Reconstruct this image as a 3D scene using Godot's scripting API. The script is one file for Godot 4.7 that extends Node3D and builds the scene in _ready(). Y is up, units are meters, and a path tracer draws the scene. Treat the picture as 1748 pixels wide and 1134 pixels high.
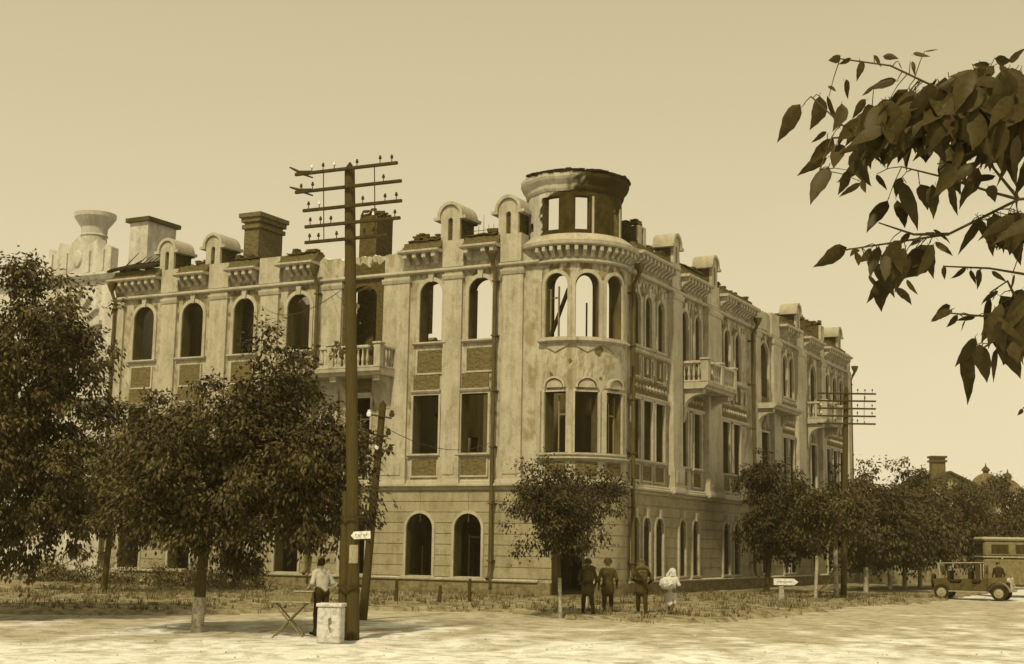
extends Node3D
# Corner of two streets: a burnt-out three-storey house with a round corner tower, street trees, telegraph poles, a few people.
# World: metres, y up, camera near the origin looking along -z. L and R run along the two fronts away from the corner.

const UP := Vector3.UP
const L := Vector3(-0.88505, 0, -0.46549)
const R := Vector3(0.46549, 0, -0.88505)
const NL := Vector3(-0.46549, 0, 0.88505)
const NR := Vector3(0.88505, 0, 0.46549)
const TOWER := Vector3(2.8, 0, -59.3)
const TOWER_R := 2.2

const LEAVES := [
	[0.700, 3.175, -3.244, 0.633, 3.103, -3.259], [0.755, 3.223, -3.306, 0.730, 3.143, -3.333], [0.775, 3.217, -3.286, 0.776, 3.137, -3.312], [0.742, 3.112, -3.030, 0.716, 3.046, -3.028],
	[0.831, 3.284, -3.360, 0.850, 3.239, -3.369], [0.787, 3.262, -3.344, 0.801, 3.236, -3.321], [0.828, 3.275, -3.189, 0.829, 3.219, -3.174], [0.869, 3.297, -3.216, 0.887, 3.266, -3.220],
	[0.838, 3.224, -3.025, 0.869, 3.212, -3.008], [0.901, 3.248, -3.121, 0.920, 3.239, -3.146], [0.982, 3.312, -3.296, 0.993, 3.282, -3.275], [0.991, 3.333, -3.307, 1.028, 3.332, -3.285],
	[1.002, 3.320, -3.242, 1.029, 3.317, -3.220], [0.764, 3.217, -3.021, 0.741, 3.212, -3.043], [0.758, 3.249, -3.095, 0.725, 3.233, -3.078], [0.891, 3.237, -3.374, 0.853, 3.197, -3.396],
	[0.842, 3.183, -3.124, 0.816, 3.179, -3.152], [0.923, 3.231, -3.214, 0.853, 3.222, -3.225], [0.724, 3.060, -3.094, 0.695, 3.059, -3.120], [0.775, 3.106, -3.269, 0.722, 3.042, -3.297],
	[0.780, 3.074, -3.342, 0.707, 3.022, -3.330], [0.739, 2.997, -3.150, 0.692, 2.902, -3.130], [0.740, 3.029, -3.072, 0.733, 2.947, -3.046], [0.777, 2.983, -3.128, 0.753, 2.925, -3.135],
	[0.774, 2.928, -3.021, 0.742, 2.886, -3.032], [0.809, 2.961, -3.142, 0.828, 2.927, -3.130], [0.847, 3.094, -3.315, 0.887, 2.996, -3.314], [0.848, 2.977, -3.134, 0.872, 2.939, -3.133],
	[0.910, 2.950, -3.274, 0.852, 2.864, -3.247], [0.959, 2.976, -3.371, 0.969, 2.899, -3.342], [0.951, 3.013, -3.290, 0.942, 2.965, -3.311], [0.882, 2.932, -3.027, 0.932, 2.827, -3.044],
	[0.952, 2.958, -3.152, 0.968, 2.896, -3.157], [0.948, 2.924, -3.023, 0.926, 2.856, -2.996], [1.004, 2.941, -3.085, 1.031, 2.874, -3.112], [1.055, 2.952, -3.091, 1.033, 2.885, -3.106],
	[0.831, 3.151, -3.355, 0.819, 3.113, -3.381], [0.813, 3.116, -3.144, 0.755, 3.039, -3.135], [1.148, 3.279, -3.209, 1.111, 3.276, -3.225], [1.053, 3.207, -3.059, 1.001, 3.198, -3.074],
	[1.050, 3.272, -3.307, 1.029, 3.242, -3.329], [1.071, 2.924, -3.033, 1.095, 2.891, -3.060], [1.137, 2.922, -3.053, 1.152, 2.887, -3.043], [1.203, 3.300, -3.240, 1.247, 3.324, -3.265],
	[1.137, 3.268, -3.142, 1.184, 3.274, -3.168], [0.796, 2.812, -3.216, 0.725, 2.770, -3.205], [0.802, 2.794, -3.134, 0.775, 2.771, -3.115], [0.772, 2.771, -3.048, 0.770, 2.728, -3.027],
	[0.865, 2.829, -3.268, 0.834, 2.801, -3.298], [0.833, 2.792, -3.078, 0.806, 2.718, -3.051], [0.933, 2.849, -3.375, 0.913, 2.799, -3.377], [0.837, 2.741, -3.166, 0.840, 2.678, -3.150],
	[0.873, 2.741, -3.234, 0.844, 2.691, -3.253], [0.878, 2.741, -3.184, 0.866, 2.655, -3.179], [0.860, 2.690, -3.040, 0.899, 2.659, -3.065], [0.880, 2.706, -3.032, 0.908, 2.673, -3.031],
	[0.956, 2.813, -3.322, 0.938, 2.745, -3.300], [0.984, 2.830, -3.283, 0.956, 2.772, -3.310], [0.997, 2.832, -3.247, 1.014, 2.754, -3.264], [0.961, 2.803, -3.058, 0.988, 2.760, -3.054],
	[0.958, 2.825, -3.074, 1.023, 2.831, -3.094], [0.920, 2.832, -3.126, 0.886, 2.807, -3.123], [1.023, 2.881, -3.380, 0.999, 2.856, -3.401], [1.073, 2.810, -3.371, 1.075, 2.775, -3.369],
	[1.072, 2.765, -3.196, 1.036, 2.743, -3.210], [1.080, 2.764, -3.192, 1.086, 2.729, -3.180], [1.094, 2.759, -3.165, 1.080, 2.713, -3.144], [1.118, 2.758, -3.156, 1.150, 2.731, -3.185],
	[1.200, 2.752, -3.366, 1.160, 2.725, -3.373], [1.033, 2.671, -3.200, 0.958, 2.642, -3.190], [0.985, 2.642, -3.052, 0.936, 2.615, -3.038], [1.080, 2.675, -3.302, 1.057, 2.649, -3.324],
	[1.048, 2.635, -3.150, 1.044, 2.610, -3.167], [1.122, 2.670, -3.299, 1.077, 2.662, -3.311], [1.152, 2.707, -3.259, 1.112, 2.628, -3.275], [1.122, 2.655, -3.151, 1.092, 2.601, -3.163],
	[1.059, 2.594, -3.121, 1.003, 2.521, -3.120], [1.114, 2.598, -3.297, 1.079, 2.456, -3.309], [1.078, 2.577, -3.126, 1.084, 2.485, -3.153], [1.155, 2.588, -3.254, 1.153, 2.504, -3.259],
	[1.096, 2.576, -3.024, 1.119, 2.484, -3.027], [1.146, 2.603, -3.110, 1.165, 2.541, -3.121], [1.185, 2.436, -3.187, 1.178, 2.422, -3.206], [1.119, 2.908, -3.253, 1.094, 2.814, -3.271],
	[1.105, 2.872, -3.145, 1.128, 2.790, -3.154], [1.202, 2.912, -3.286, 1.201, 2.828, -3.305], [1.129, 2.887, -3.146, 1.115, 2.816, -3.167], [1.242, 2.885, -3.333, 1.258, 2.808, -3.344],
	[1.243, 2.788, -3.371, 1.271, 2.749, -3.399], [1.204, 2.722, -3.207, 1.184, 2.666, -3.208], [0.818, 3.097, -3.009, 0.770, 3.007, -2.978], [0.925, 3.145, -3.258, 0.952, 3.067, -3.264],
	[0.892, 3.167, -3.159, 0.936, 3.081, -3.132], [0.951, 3.163, -3.369, 0.891, 3.102, -3.402], [0.942, 3.149, -3.218, 0.966, 3.060, -3.214], [1.019, 3.236, -3.402, 1.032, 3.158, -3.421],
	[0.979, 3.233, -3.298, 0.926, 3.097, -3.251], [0.840, 3.114, -3.125, 0.865, 2.983, -3.080], [0.924, 3.180, -3.204, 0.954, 3.082, -3.245], [0.886, 3.043, -3.041, 0.823, 2.987, -3.028],
	[0.961, 3.206, -3.301, 0.947, 3.110, -3.260], [1.003, 3.144, -3.335, 1.007, 3.053, -3.290], [0.811, 3.079, -3.066, 0.767, 2.989, -3.033], [0.850, 3.031, -2.971, 0.747, 2.983, -2.988],
	[0.787, 3.079, -3.098, 0.841, 3.004, -3.049], [0.910, 3.162, -3.361, 0.869, 3.080, -3.404], [0.848, 3.081, -3.049, 0.843, 3.005, -3.097], [1.036, 3.241, -3.418, 0.999, 3.127, -3.430],
	[0.948, 3.128, -3.207, 0.969, 3.058, -3.216], [0.832, 3.082, -3.139, 0.809, 2.986, -3.188], [0.852, 3.058, -2.943, 0.799, 2.974, -2.969], [1.039, 3.244, -3.438, 1.022, 3.114, -3.405],
	[0.921, 3.190, -3.443, 0.993, 3.106, -3.423], [1.038, 3.229, -3.404, 0.927, 3.176, -3.402], [0.897, 3.125, -3.197, 0.903, 3.023, -3.244], [0.911, 3.120, -2.970, 0.888, 3.034, -2.968],
	[0.861, 3.159, -3.245, 0.927, 3.058, -3.225], [0.882, 3.068, -3.360, 0.812, 3.021, -3.346], [0.900, 3.074, -3.136, 0.876, 3.011, -3.163], [0.862, 3.137, -3.175, 0.846, 3.040, -3.132],
	[1.026, 3.261, -3.352, 0.983, 3.168, -3.340], [1.025, 3.275, -3.485, 0.955, 3.193, -3.505], [0.818, 3.077, -2.936, 0.757, 2.985, -2.895], [0.980, 3.186, -3.237, 0.929, 3.055, -3.188],
	[0.984, 3.229, -3.267, 0.991, 3.112, -3.278], [0.885, 3.040, -3.030, 0.828, 2.970, -3.006], [0.879, 3.065, -3.061, 0.938, 3.016, -3.060], [0.846, 3.040, -2.965, 0.805, 2.954, -2.941],
	[0.979, 3.102, -3.282, 0.888, 3.108, -3.304], [0.867, 3.173, -3.239, 0.876, 3.090, -3.218], [0.881, 3.191, -3.280, 0.977, 3.155, -3.322], [0.934, 3.222, -3.317, 0.876, 3.165, -3.340],
	[0.994, 3.232, -3.363, 0.982, 3.115, -3.397], [0.924, 3.176, -3.249, 0.909, 3.069, -3.273], [0.963, 3.162, -3.312, 1.003, 3.063, -3.268], [0.842, 3.121, -3.133, 0.789, 3.003, -3.100],
	[0.857, 3.108, -3.173, 0.875, 3.041, -3.200], [0.841, 3.119, -3.038, 0.871, 3.003, -3.017], [0.901, 3.141, -3.032, 0.861, 3.053, -3.048], [0.990, 3.270, -3.450, 0.996, 3.152, -3.463],
	[0.847, 3.076, -2.954, 0.782, 3.007, -2.935], [0.901, 3.066, -2.953, 0.828, 2.960, -2.937], [0.925, 3.157, -3.071, 0.852, 3.096, -3.048], [0.911, 3.129, -3.269, 0.832, 3.037, -3.260],
	[0.826, 3.084, -2.927, 0.855, 2.970, -2.927], [0.861, 3.069, -2.919, 0.822, 2.968, -2.882], [0.957, 3.207, -3.413, 0.985, 3.098, -3.442], [0.847, 3.102, -3.023, 0.800, 3.038, -3.040],
	[0.847, 3.090, -3.024, 0.834, 2.992, -3.066], [0.936, 3.137, -3.213, 0.911, 3.048, -3.247], [0.846, 3.129, -3.287, 0.868, 3.011, -3.250], [0.860, 3.150, -3.191, 0.792, 3.054, -3.156],
	[0.982, 3.214, -3.359, 1.034, 3.105, -3.356], [0.941, 3.142, -3.219, 0.866, 3.055, -3.236], [0.923, 3.057, -3.055, 0.845, 3.003, -3.042], [0.941, 3.092, -3.076, 0.897, 3.021, -3.089],
	[0.991, 3.244, -3.360, 0.977, 3.140, -3.364], [0.896, 3.096, -2.950, 0.828, 3.037, -2.942], [0.803, 3.036, -2.918, 0.786, 2.949, -2.880], [0.887, 3.162, -3.411, 0.908, 3.072, -3.410],
	[0.851, 2.756, -2.938, 0.822, 2.681, -2.940], [0.825, 2.764, -2.968, 0.827, 2.678, -2.921], [0.902, 2.764, -3.081, 0.873, 2.684, -3.092], [0.918, 2.847, -3.312, 0.958, 2.783, -3.295],
	[0.977, 2.832, -3.286, 0.914, 2.733, -3.265], [0.975, 2.845, -3.473, 0.954, 2.760, -3.476], [0.859, 2.779, -2.977, 0.806, 2.723, -3.009], [0.829, 2.760, -3.002, 0.827, 2.687, -2.988],
	[1.032, 2.860, -3.353, 0.961, 2.772, -3.337], [0.922, 2.772, -2.964, 0.870, 2.695, -2.945], [0.986, 2.865, -3.467, 0.964, 2.744, -3.510], [0.983, 2.833, -3.272, 0.933, 2.750, -3.235],
	[0.834, 2.764, -3.135, 0.882, 2.688, -3.176], [0.931, 2.804, -3.205, 0.890, 2.709, -3.171], [1.011, 3.200, -3.166, 1.055, 3.133, -3.199], [1.076, 3.103, -3.276, 1.086, 3.013, -3.314],
	[1.108, 3.226, -3.309, 1.080, 3.132, -3.285], [0.929, 3.053, -3.006, 0.862, 3.053, -3.051], [1.112, 3.272, -3.323, 1.080, 3.156, -3.289], [1.004, 3.039, -2.945, 1.046, 2.954, -2.909],
	[1.060, 3.090, -3.095, 1.090, 2.998, -3.092], [1.305, 3.204, -3.429, 1.276, 3.127, -3.464], [0.862, 3.143, -3.138, 0.859, 3.046, -3.100], [1.010, 3.216, -3.471, 0.982, 3.145, -3.494],
	[1.049, 3.161, -3.021, 1.082, 3.045, -2.985], [0.838, 3.045, -2.978, 0.771, 2.961, -3.022], [1.091, 3.284, -3.455, 1.142, 3.199, -3.457], [1.048, 3.157, -3.060, 1.076, 3.058, -3.030],
	[1.093, 3.098, -2.915, 1.030, 3.011, -2.882], [1.054, 3.230, -3.238, 1.093, 3.117, -3.245], [1.019, 3.196, -3.391, 0.936, 3.195, -3.405], [1.055, 3.189, -3.074, 1.065, 3.081, -3.031],
	[0.936, 3.155, -3.099, 0.919, 3.059, -3.061], [1.249, 3.307, -3.468, 1.218, 3.194, -3.450], [1.185, 3.055, -3.188, 1.191, 2.966, -3.171], [1.169, 3.129, -3.302, 1.153, 3.033, -3.279],
	[0.939, 3.224, -3.477, 0.933, 3.119, -3.478], [0.985, 3.128, -2.976, 1.012, 3.063, -2.972], [1.052, 3.134, -2.983, 1.025, 3.067, -3.024], [1.032, 3.091, -3.209, 1.069, 2.996, -3.239],
	[1.183, 3.258, -3.182, 1.144, 3.168, -3.140], [1.043, 3.236, -3.453, 1.005, 3.111, -3.422], [0.848, 3.129, -3.053, 0.836, 3.050, -3.037], [1.135, 3.136, -3.083, 1.130, 3.045, -3.123],
	[0.941, 3.087, -2.937, 0.895, 3.002, -2.927], [1.123, 3.123, -3.150, 1.131, 3.006, -3.139], [1.149, 3.199, -3.285, 1.134, 3.126, -3.309], [0.850, 3.061, -2.949, 0.855, 3.001, -2.990],
	[1.133, 3.187, -3.081, 1.043, 3.172, -3.054], [1.208, 3.338, -3.443, 1.231, 3.219, -3.480], [0.930, 3.133, -2.942, 0.915, 3.035, -2.969], [0.819, 3.034, -2.993, 0.740, 2.988, -2.998],
	[0.948, 3.126, -3.015, 0.858, 3.040, -2.994], [1.151, 3.147, -3.139, 1.153, 3.071, -3.174], [1.027, 3.219, -3.207, 1.085, 3.103, -3.175], [1.217, 3.239, -3.442, 1.280, 3.163, -3.418],
	[1.068, 3.040, -2.923, 1.034, 2.944, -2.963], [1.241, 3.266, -3.406, 1.272, 3.170, -3.384], [1.217, 3.220, -3.477, 1.203, 3.118, -3.442], [1.131, 3.129, -3.028, 1.080, 3.006, -2.979],
	[0.800, 3.058, -3.013, 0.793, 2.958, -3.019], [1.172, 3.287, -3.418, 1.167, 3.187, -3.399], [1.099, 3.251, -3.181, 1.041, 3.146, -3.206], [1.256, 3.219, -3.354, 1.211, 3.152, -3.401],
	[1.266, 3.290, -3.313, 1.255, 3.150, -3.301], [1.295, 3.347, -3.430, 1.231, 3.251, -3.391], [1.206, 3.368, -3.487, 1.218, 3.237, -3.478], [1.029, 3.158, -3.202, 0.990, 3.083, -3.196],
	[1.035, 3.209, -3.221, 1.038, 3.075, -3.210], [1.101, 3.252, -3.172, 1.007, 3.193, -3.126], [1.200, 3.103, -3.176, 1.101, 3.022, -3.177], [1.254, 3.274, -3.299, 1.264, 3.207, -3.347],
	[1.125, 3.173, -3.337, 1.207, 3.114, -3.367], [1.139, 3.186, -3.180, 1.087, 3.091, -3.189], [1.226, 3.226, -3.244, 1.217, 3.129, -3.253], [1.153, 3.101, -3.051, 1.146, 3.016, -3.095],
	[1.177, 3.256, -3.240, 1.084, 3.190, -3.235], [1.149, 3.271, -3.308, 1.174, 3.188, -3.347], [1.162, 3.127, -3.044, 1.097, 3.036, -3.005], [0.938, 3.252, -3.485, 0.895, 3.159, -3.478],
	[1.242, 3.231, -3.346, 1.188, 3.149, -3.353], [0.807, 3.029, -2.998, 0.770, 2.957, -3.042], [1.078, 3.077, -3.327, 1.106, 2.979, -3.315], [0.875, 3.177, -3.296, 0.856, 3.084, -3.339],
	[1.306, 3.322, -3.490, 1.232, 3.244, -3.460], [1.135, 3.242, -3.375, 1.161, 3.168, -3.414], [1.147, 3.168, -3.336, 1.113, 3.075, -3.289], [1.149, 3.184, -3.221, 1.184, 3.077, -3.194],
	[0.955, 3.118, -3.013, 0.904, 2.993, -2.964], [1.178, 3.273, -3.441, 1.099, 3.159, -3.438], [0.796, 3.024, -2.907, 0.736, 2.960, -2.911], [0.913, 3.150, -3.254, 0.948, 3.082, -3.270],
	[1.188, 3.186, -3.108, 1.099, 3.091, -3.086], [1.116, 3.293, -3.349, 1.120, 3.162, -3.354], [1.189, 3.293, -3.388, 1.130, 3.202, -3.384], [1.051, 3.225, -3.283, 1.077, 3.107, -3.268],
	[1.055, 3.212, -3.123, 1.096, 3.141, -3.125], [1.104, 3.009, -2.917, 1.100, 2.914, -2.939], [1.131, 3.140, -3.157, 1.127, 3.010, -3.153], [1.257, 3.373, -3.481, 1.145, 3.293, -3.434],
	[0.995, 3.086, -3.029, 0.930, 2.977, -3.026], [1.186, 3.260, -3.262, 1.152, 3.193, -3.274], [1.056, 3.261, -3.497, 1.045, 3.106, -3.459], [1.214, 3.311, -3.377, 1.158, 3.214, -3.426],
	[1.155, 3.235, -3.340, 1.231, 3.142, -3.302], [0.881, 3.009, -2.946, 0.824, 2.989, -2.981], [1.006, 3.137, -3.063, 0.960, 3.011, -3.019], [1.155, 3.178, -3.239, 1.117, 3.093, -3.226],
	[1.194, 3.195, -3.177, 1.182, 3.093, -3.172], [1.223, 3.124, -3.290, 1.245, 3.008, -3.309], [1.114, 3.208, -3.266, 1.176, 3.099, -3.266], [0.944, 3.132, -3.015, 0.921, 3.056, -3.039],
	[1.132, 3.190, -3.054, 1.115, 3.080, -3.091], [1.183, 3.192, -3.280, 1.190, 3.094, -3.237], [0.985, 3.119, -3.060, 0.978, 3.010, -3.068], [1.142, 3.261, -3.329, 1.149, 3.168, -3.347],
	[1.176, 3.266, -3.200, 1.191, 3.135, -3.182], [1.168, 3.270, -3.372, 1.192, 3.152, -3.404], [1.131, 3.236, -3.308, 1.143, 3.141, -3.320], [1.152, 3.122, -3.200, 1.068, 3.082, -3.190],
	[1.035, 3.203, -3.086, 1.025, 3.124, -3.090], [1.125, 3.143, -3.198, 1.087, 3.039, -3.244], [0.997, 3.247, -3.470, 0.921, 3.154, -3.469], [1.027, 3.128, -2.944, 0.918, 3.052, -2.913],
	[1.023, 3.155, -3.070, 0.944, 3.046, -3.022], [0.922, 3.134, -3.032, 0.904, 3.034, -3.018], [0.895, 3.096, -2.976, 0.939, 3.031, -2.996], [1.153, 3.106, -3.440, 1.098, 3.057, -3.471],
	[0.875, 3.140, -3.359, 0.869, 3.056, -3.368], [1.188, 3.234, -3.378, 1.246, 3.137, -3.391], [0.955, 3.216, -3.248, 0.888, 3.119, -3.289], [1.092, 3.064, -3.391, 1.071, 2.980, -3.391],
	[1.089, 3.252, -3.480, 1.099, 3.136, -3.503], [1.119, 3.100, -2.993, 1.084, 3.055, -3.027], [1.014, 3.093, -3.050, 1.087, 3.008, -3.055], [1.104, 3.188, -3.354, 1.038, 3.119, -3.343],
	[0.897, 3.098, -2.906, 0.877, 3.029, -2.951], [1.119, 3.128, -3.084, 1.038, 3.083, -3.104], [1.092, 3.131, -2.999, 1.057, 3.074, -3.017], [1.163, 3.316, -3.457, 1.258, 3.312, -3.506],
	[1.141, 3.211, -3.081, 1.130, 3.125, -3.102], [1.071, 3.109, -3.049, 1.075, 3.049, -3.090], [1.014, 3.161, -2.925, 0.938, 3.064, -2.883], [1.166, 3.279, -3.306, 1.136, 3.159, -3.299],
	[1.115, 3.115, -3.212, 1.132, 3.036, -3.188], [1.268, 3.253, -3.429, 1.190, 3.283, -3.478], [1.054, 3.188, -3.103, 1.052, 3.116, -3.109], [1.034, 3.287, -3.450, 0.958, 3.169, -3.448],
	[1.163, 3.247, -3.371, 1.087, 3.137, -3.335], [0.961, 3.194, -3.313, 1.002, 3.062, -3.299], [0.904, 3.185, -3.280, 0.833, 3.102, -3.242], [1.174, 3.329, -3.345, 1.209, 3.251, -3.370],
	[0.950, 3.113, -3.134, 0.905, 3.045, -3.121], [0.988, 2.980, -3.059, 1.011, 2.897, -3.041], [0.911, 3.041, -2.934, 0.940, 2.977, -2.983], [1.007, 2.963, -2.952, 0.918, 2.873, -2.915],
	[1.124, 3.158, -3.302, 1.200, 3.056, -3.300], [1.075, 3.094, -3.014, 1.091, 2.967, -2.993], [0.981, 3.143, -3.187, 0.992, 3.052, -3.152], [0.933, 3.124, -3.198, 0.855, 3.055, -3.227],
	[1.202, 3.222, -3.282, 1.230, 3.118, -3.251], [0.842, 3.086, -2.958, 0.779, 3.035, -2.972], [1.059, 3.093, -3.263, 1.071, 3.022, -3.293], [1.111, 3.016, -3.206, 1.043, 2.923, -3.185],
	[0.964, 3.191, -3.258, 0.965, 3.100, -3.283], [0.896, 3.139, -3.224, 0.824, 3.074, -3.261], [0.961, 3.173, -3.305, 0.945, 3.073, -3.289], [0.956, 2.946, -2.915, 0.901, 2.859, -2.909],
	[0.911, 3.098, -2.935, 0.944, 2.986, -2.920], [1.222, 3.299, -3.300, 1.241, 3.216, -3.321], [1.044, 3.068, -3.210, 1.038, 2.952, -3.181], [1.160, 3.120, -3.105, 1.092, 3.034, -3.067],
	[0.977, 3.251, -3.355, 0.886, 3.158, -3.359], [1.132, 3.160, -3.085, 1.049, 3.044, -3.041], [0.807, 3.079, -2.973, 0.732, 3.012, -2.935], [1.118, 3.319, -3.423, 1.121, 3.189, -3.443],
	[0.994, 3.137, -2.947, 0.952, 3.076, -2.942], [0.992, 3.122, -3.032, 0.946, 3.056, -3.032], [1.031, 3.030, -2.990, 1.069, 2.970, -2.994], [1.207, 3.189, -3.256, 1.188, 3.072, -3.244],
	[1.184, 3.240, -3.189, 1.126, 3.151, -3.226], [1.099, 3.124, -3.063, 1.111, 3.015, -3.025], [1.139, 3.127, -3.225, 1.140, 3.020, -3.179], [1.153, 3.201, -3.338, 1.158, 3.125, -3.355],
	[1.233, 3.071, -3.445, 1.144, 3.049, -3.432], [1.184, 3.268, -3.312, 1.164, 3.188, -3.323], [1.170, 3.305, -3.411, 1.173, 3.199, -3.442], [1.217, 3.234, -3.205, 1.183, 3.165, -3.213],
	[1.055, 3.054, -3.184, 1.075, 2.972, -3.233], [0.890, 3.085, -2.956, 0.827, 2.964, -2.912], [1.108, 3.253, -3.200, 1.055, 3.172, -3.209], [1.187, 3.212, -3.335, 1.092, 3.197, -3.384],
	[1.201, 3.224, -3.484, 1.252, 3.137, -3.517], [1.017, 3.071, -2.932, 0.992, 2.971, -2.901], [0.949, 3.071, -2.936, 0.921, 3.022, -2.972], [1.097, 3.172, -3.015, 1.093, 3.092, -3.014],
	[0.973, 3.098, -3.122, 1.045, 3.008, -3.154], [1.274, 3.314, -3.348, 1.233, 3.202, -3.330], [0.990, 3.006, -2.960, 0.944, 2.915, -2.928], [1.067, 3.058, -2.940, 1.088, 2.990, -2.989],
	[0.877, 3.108, -3.164, 0.890, 3.038, -3.211], [0.934, 3.112, -3.089, 0.868, 3.008, -3.050], [1.205, 3.198, -3.244, 1.100, 3.150, -3.203], [0.953, 3.066, -2.923, 0.894, 2.972, -2.906],
	[1.246, 2.914, -3.271, 1.173, 2.911, -3.308], [1.169, 2.854, -3.093, 1.134, 2.800, -3.137], [1.304, 2.949, -3.452, 1.233, 2.866, -3.419], [1.095, 2.849, -2.967, 1.048, 2.783, -2.952],
	[1.191, 2.830, -3.130, 1.123, 2.835, -3.178], [1.258, 2.939, -3.410, 1.278, 2.869, -3.453], [1.097, 2.860, -3.049, 1.077, 2.802, -3.079], [1.120, 2.887, -3.171, 1.132, 2.799, -3.124],
	[1.127, 2.826, -2.915, 1.040, 2.770, -2.939], [1.165, 2.891, -3.136, 1.127, 2.804, -3.107], [1.082, 2.880, -3.139, 1.127, 2.805, -3.119], [1.271, 2.960, -3.479, 1.306, 2.887, -3.450],
	[1.245, 2.916, -3.261, 1.222, 2.846, -3.303], [1.292, 2.975, -3.470, 1.335, 2.879, -3.453], [1.241, 2.959, -3.433, 1.243, 2.888, -3.472], [1.176, 2.861, -3.049, 1.122, 2.786, -3.059],
	[1.282, 2.930, -3.320, 1.208, 2.852, -3.272], [1.166, 2.881, -3.094, 1.171, 2.802, -3.045], [1.148, 2.910, -3.219, 1.167, 2.833, -3.215], [1.208, 2.916, -3.231, 1.150, 2.819, -3.202],
	[1.266, 2.904, -3.266, 1.180, 2.840, -3.251], [1.220, 2.897, -3.195, 1.202, 2.833, -3.243], [1.156, 2.847, -2.996, 1.066, 2.804, -2.965], [1.244, 2.892, -3.230, 1.162, 2.860, -3.248],
	[1.071, 2.852, -3.053, 1.137, 2.805, -3.061], [1.209, 2.935, -3.444, 1.254, 2.864, -3.414], [1.252, 2.917, -3.312, 1.175, 2.856, -3.283], [1.272, 2.951, -3.389, 1.239, 2.860, -3.390],
	[1.145, 2.890, -3.179, 1.161, 2.814, -3.204], [1.134, 2.870, -3.050, 1.168, 2.809, -3.093], [1.247, 2.693, -3.440, 1.239, 2.597, -3.445], [1.092, 2.641, -3.006, 1.128, 2.549, -3.038],
	[1.045, 2.597, -2.930, 1.074, 2.528, -2.977], [1.184, 2.700, -3.306, 1.198, 2.611, -3.335], [1.141, 2.651, -3.152, 1.190, 2.594, -3.124], [1.159, 2.676, -3.123, 1.170, 2.586, -3.092],
	[1.248, 2.708, -3.344, 1.247, 2.620, -3.390], [1.256, 2.727, -3.378, 1.252, 2.652, -3.416], [1.139, 2.685, -3.023, 1.080, 2.616, -3.028], [1.255, 2.659, -3.268, 1.224, 2.577, -3.227],
	[1.309, 2.682, -3.451, 1.240, 2.620, -3.492], [1.179, 2.607, -3.068, 1.081, 2.604, -3.073], [1.243, 2.673, -3.360, 1.263, 2.602, -3.404], [1.274, 2.676, -3.418, 1.215, 2.606, -3.401],
	[1.149, 2.644, -3.082, 1.109, 2.535, -3.072], [1.116, 2.651, -3.109, 1.072, 2.573, -3.089], [1.108, 2.630, -2.900, 1.087, 2.546, -2.943], [1.207, 2.691, -3.250, 1.176, 2.593, -3.210],
	[1.103, 2.621, -2.974, 1.109, 2.520, -2.986], [1.203, 2.700, -3.358, 1.205, 2.622, -3.342], [1.089, 2.601, -3.013, 1.148, 2.548, -3.049], [1.264, 2.684, -3.457, 1.246, 2.601, -3.483],
	[1.166, 2.676, -3.136, 1.120, 2.610, -3.182], [1.270, 2.744, -3.304, 1.209, 2.631, -3.277], [1.113, 2.625, -3.031, 1.115, 2.521, -3.050], [1.071, 2.646, -2.978, 1.039, 2.544, -2.976],
	[1.216, 2.623, -3.199, 1.178, 2.548, -3.207], [1.297, 2.738, -3.461, 1.226, 2.677, -3.489], [1.289, 2.707, -3.360, 1.274, 2.614, -3.370], [1.267, 2.697, -3.329, 1.230, 2.609, -3.361],
	[1.247, 2.705, -3.252, 1.159, 2.656, -3.250], [1.310, 2.719, -3.459, 1.236, 2.631, -3.468], [1.319, 2.773, -3.487, 1.344, 2.692, -3.511], [1.152, 2.660, -3.166, 1.152, 2.553, -3.126],
	[1.159, 2.631, -3.040, 1.088, 2.586, -3.060], [1.171, 2.644, -3.081, 1.167, 2.543, -3.095], [1.204, 2.623, -3.180, 1.217, 2.550, -3.228], [1.214, 2.668, -3.154, 1.171, 2.578, -3.105],
	[1.179, 2.720, -3.287, 1.224, 2.648, -3.253], [1.112, 2.594, -3.087, 1.134, 2.523, -3.065], [1.185, 2.637, -3.287, 1.196, 2.552, -3.273], [1.180, 2.638, -3.168, 1.163, 2.558, -3.213],
	[1.256, 2.744, -3.369, 1.203, 2.658, -3.405], [1.132, 2.664, -2.980, 1.057, 2.571, -2.968], [1.319, 2.761, -3.464, 1.288, 2.654, -3.485], [1.204, 2.681, -3.131, 1.212, 2.566, -3.170],
	[1.198, 2.670, -3.147, 1.164, 2.567, -3.159], [1.046, 2.614, -2.946, 1.111, 2.555, -2.925], [1.215, 2.722, -3.206, 1.189, 2.604, -3.208], [1.277, 2.734, -3.380, 1.281, 2.623, -3.348],
	[1.191, 2.659, -3.334, 1.178, 2.552, -3.285], [1.112, 2.609, -3.002, 1.086, 2.511, -2.965], [1.254, 2.728, -3.442, 1.237, 2.622, -3.412], [1.314, 2.683, -3.499, 1.299, 2.593, -3.473],
	[1.211, 2.708, -3.411, 1.246, 2.604, -3.421], [1.424, 3.197, -3.446, 1.365, 3.066, -3.404], [1.334, 3.140, -3.332, 1.385, 3.078, -3.367], [1.213, 2.997, -2.955, 1.207, 2.897, -2.946],
	[1.354, 3.104, -3.296, 1.343, 3.028, -3.318], [1.366, 3.270, -3.304, 1.348, 3.143, -3.260], [1.307, 3.236, -3.196, 1.305, 3.164, -3.225], [1.470, 3.292, -3.493, 1.392, 3.203, -3.465],
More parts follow.
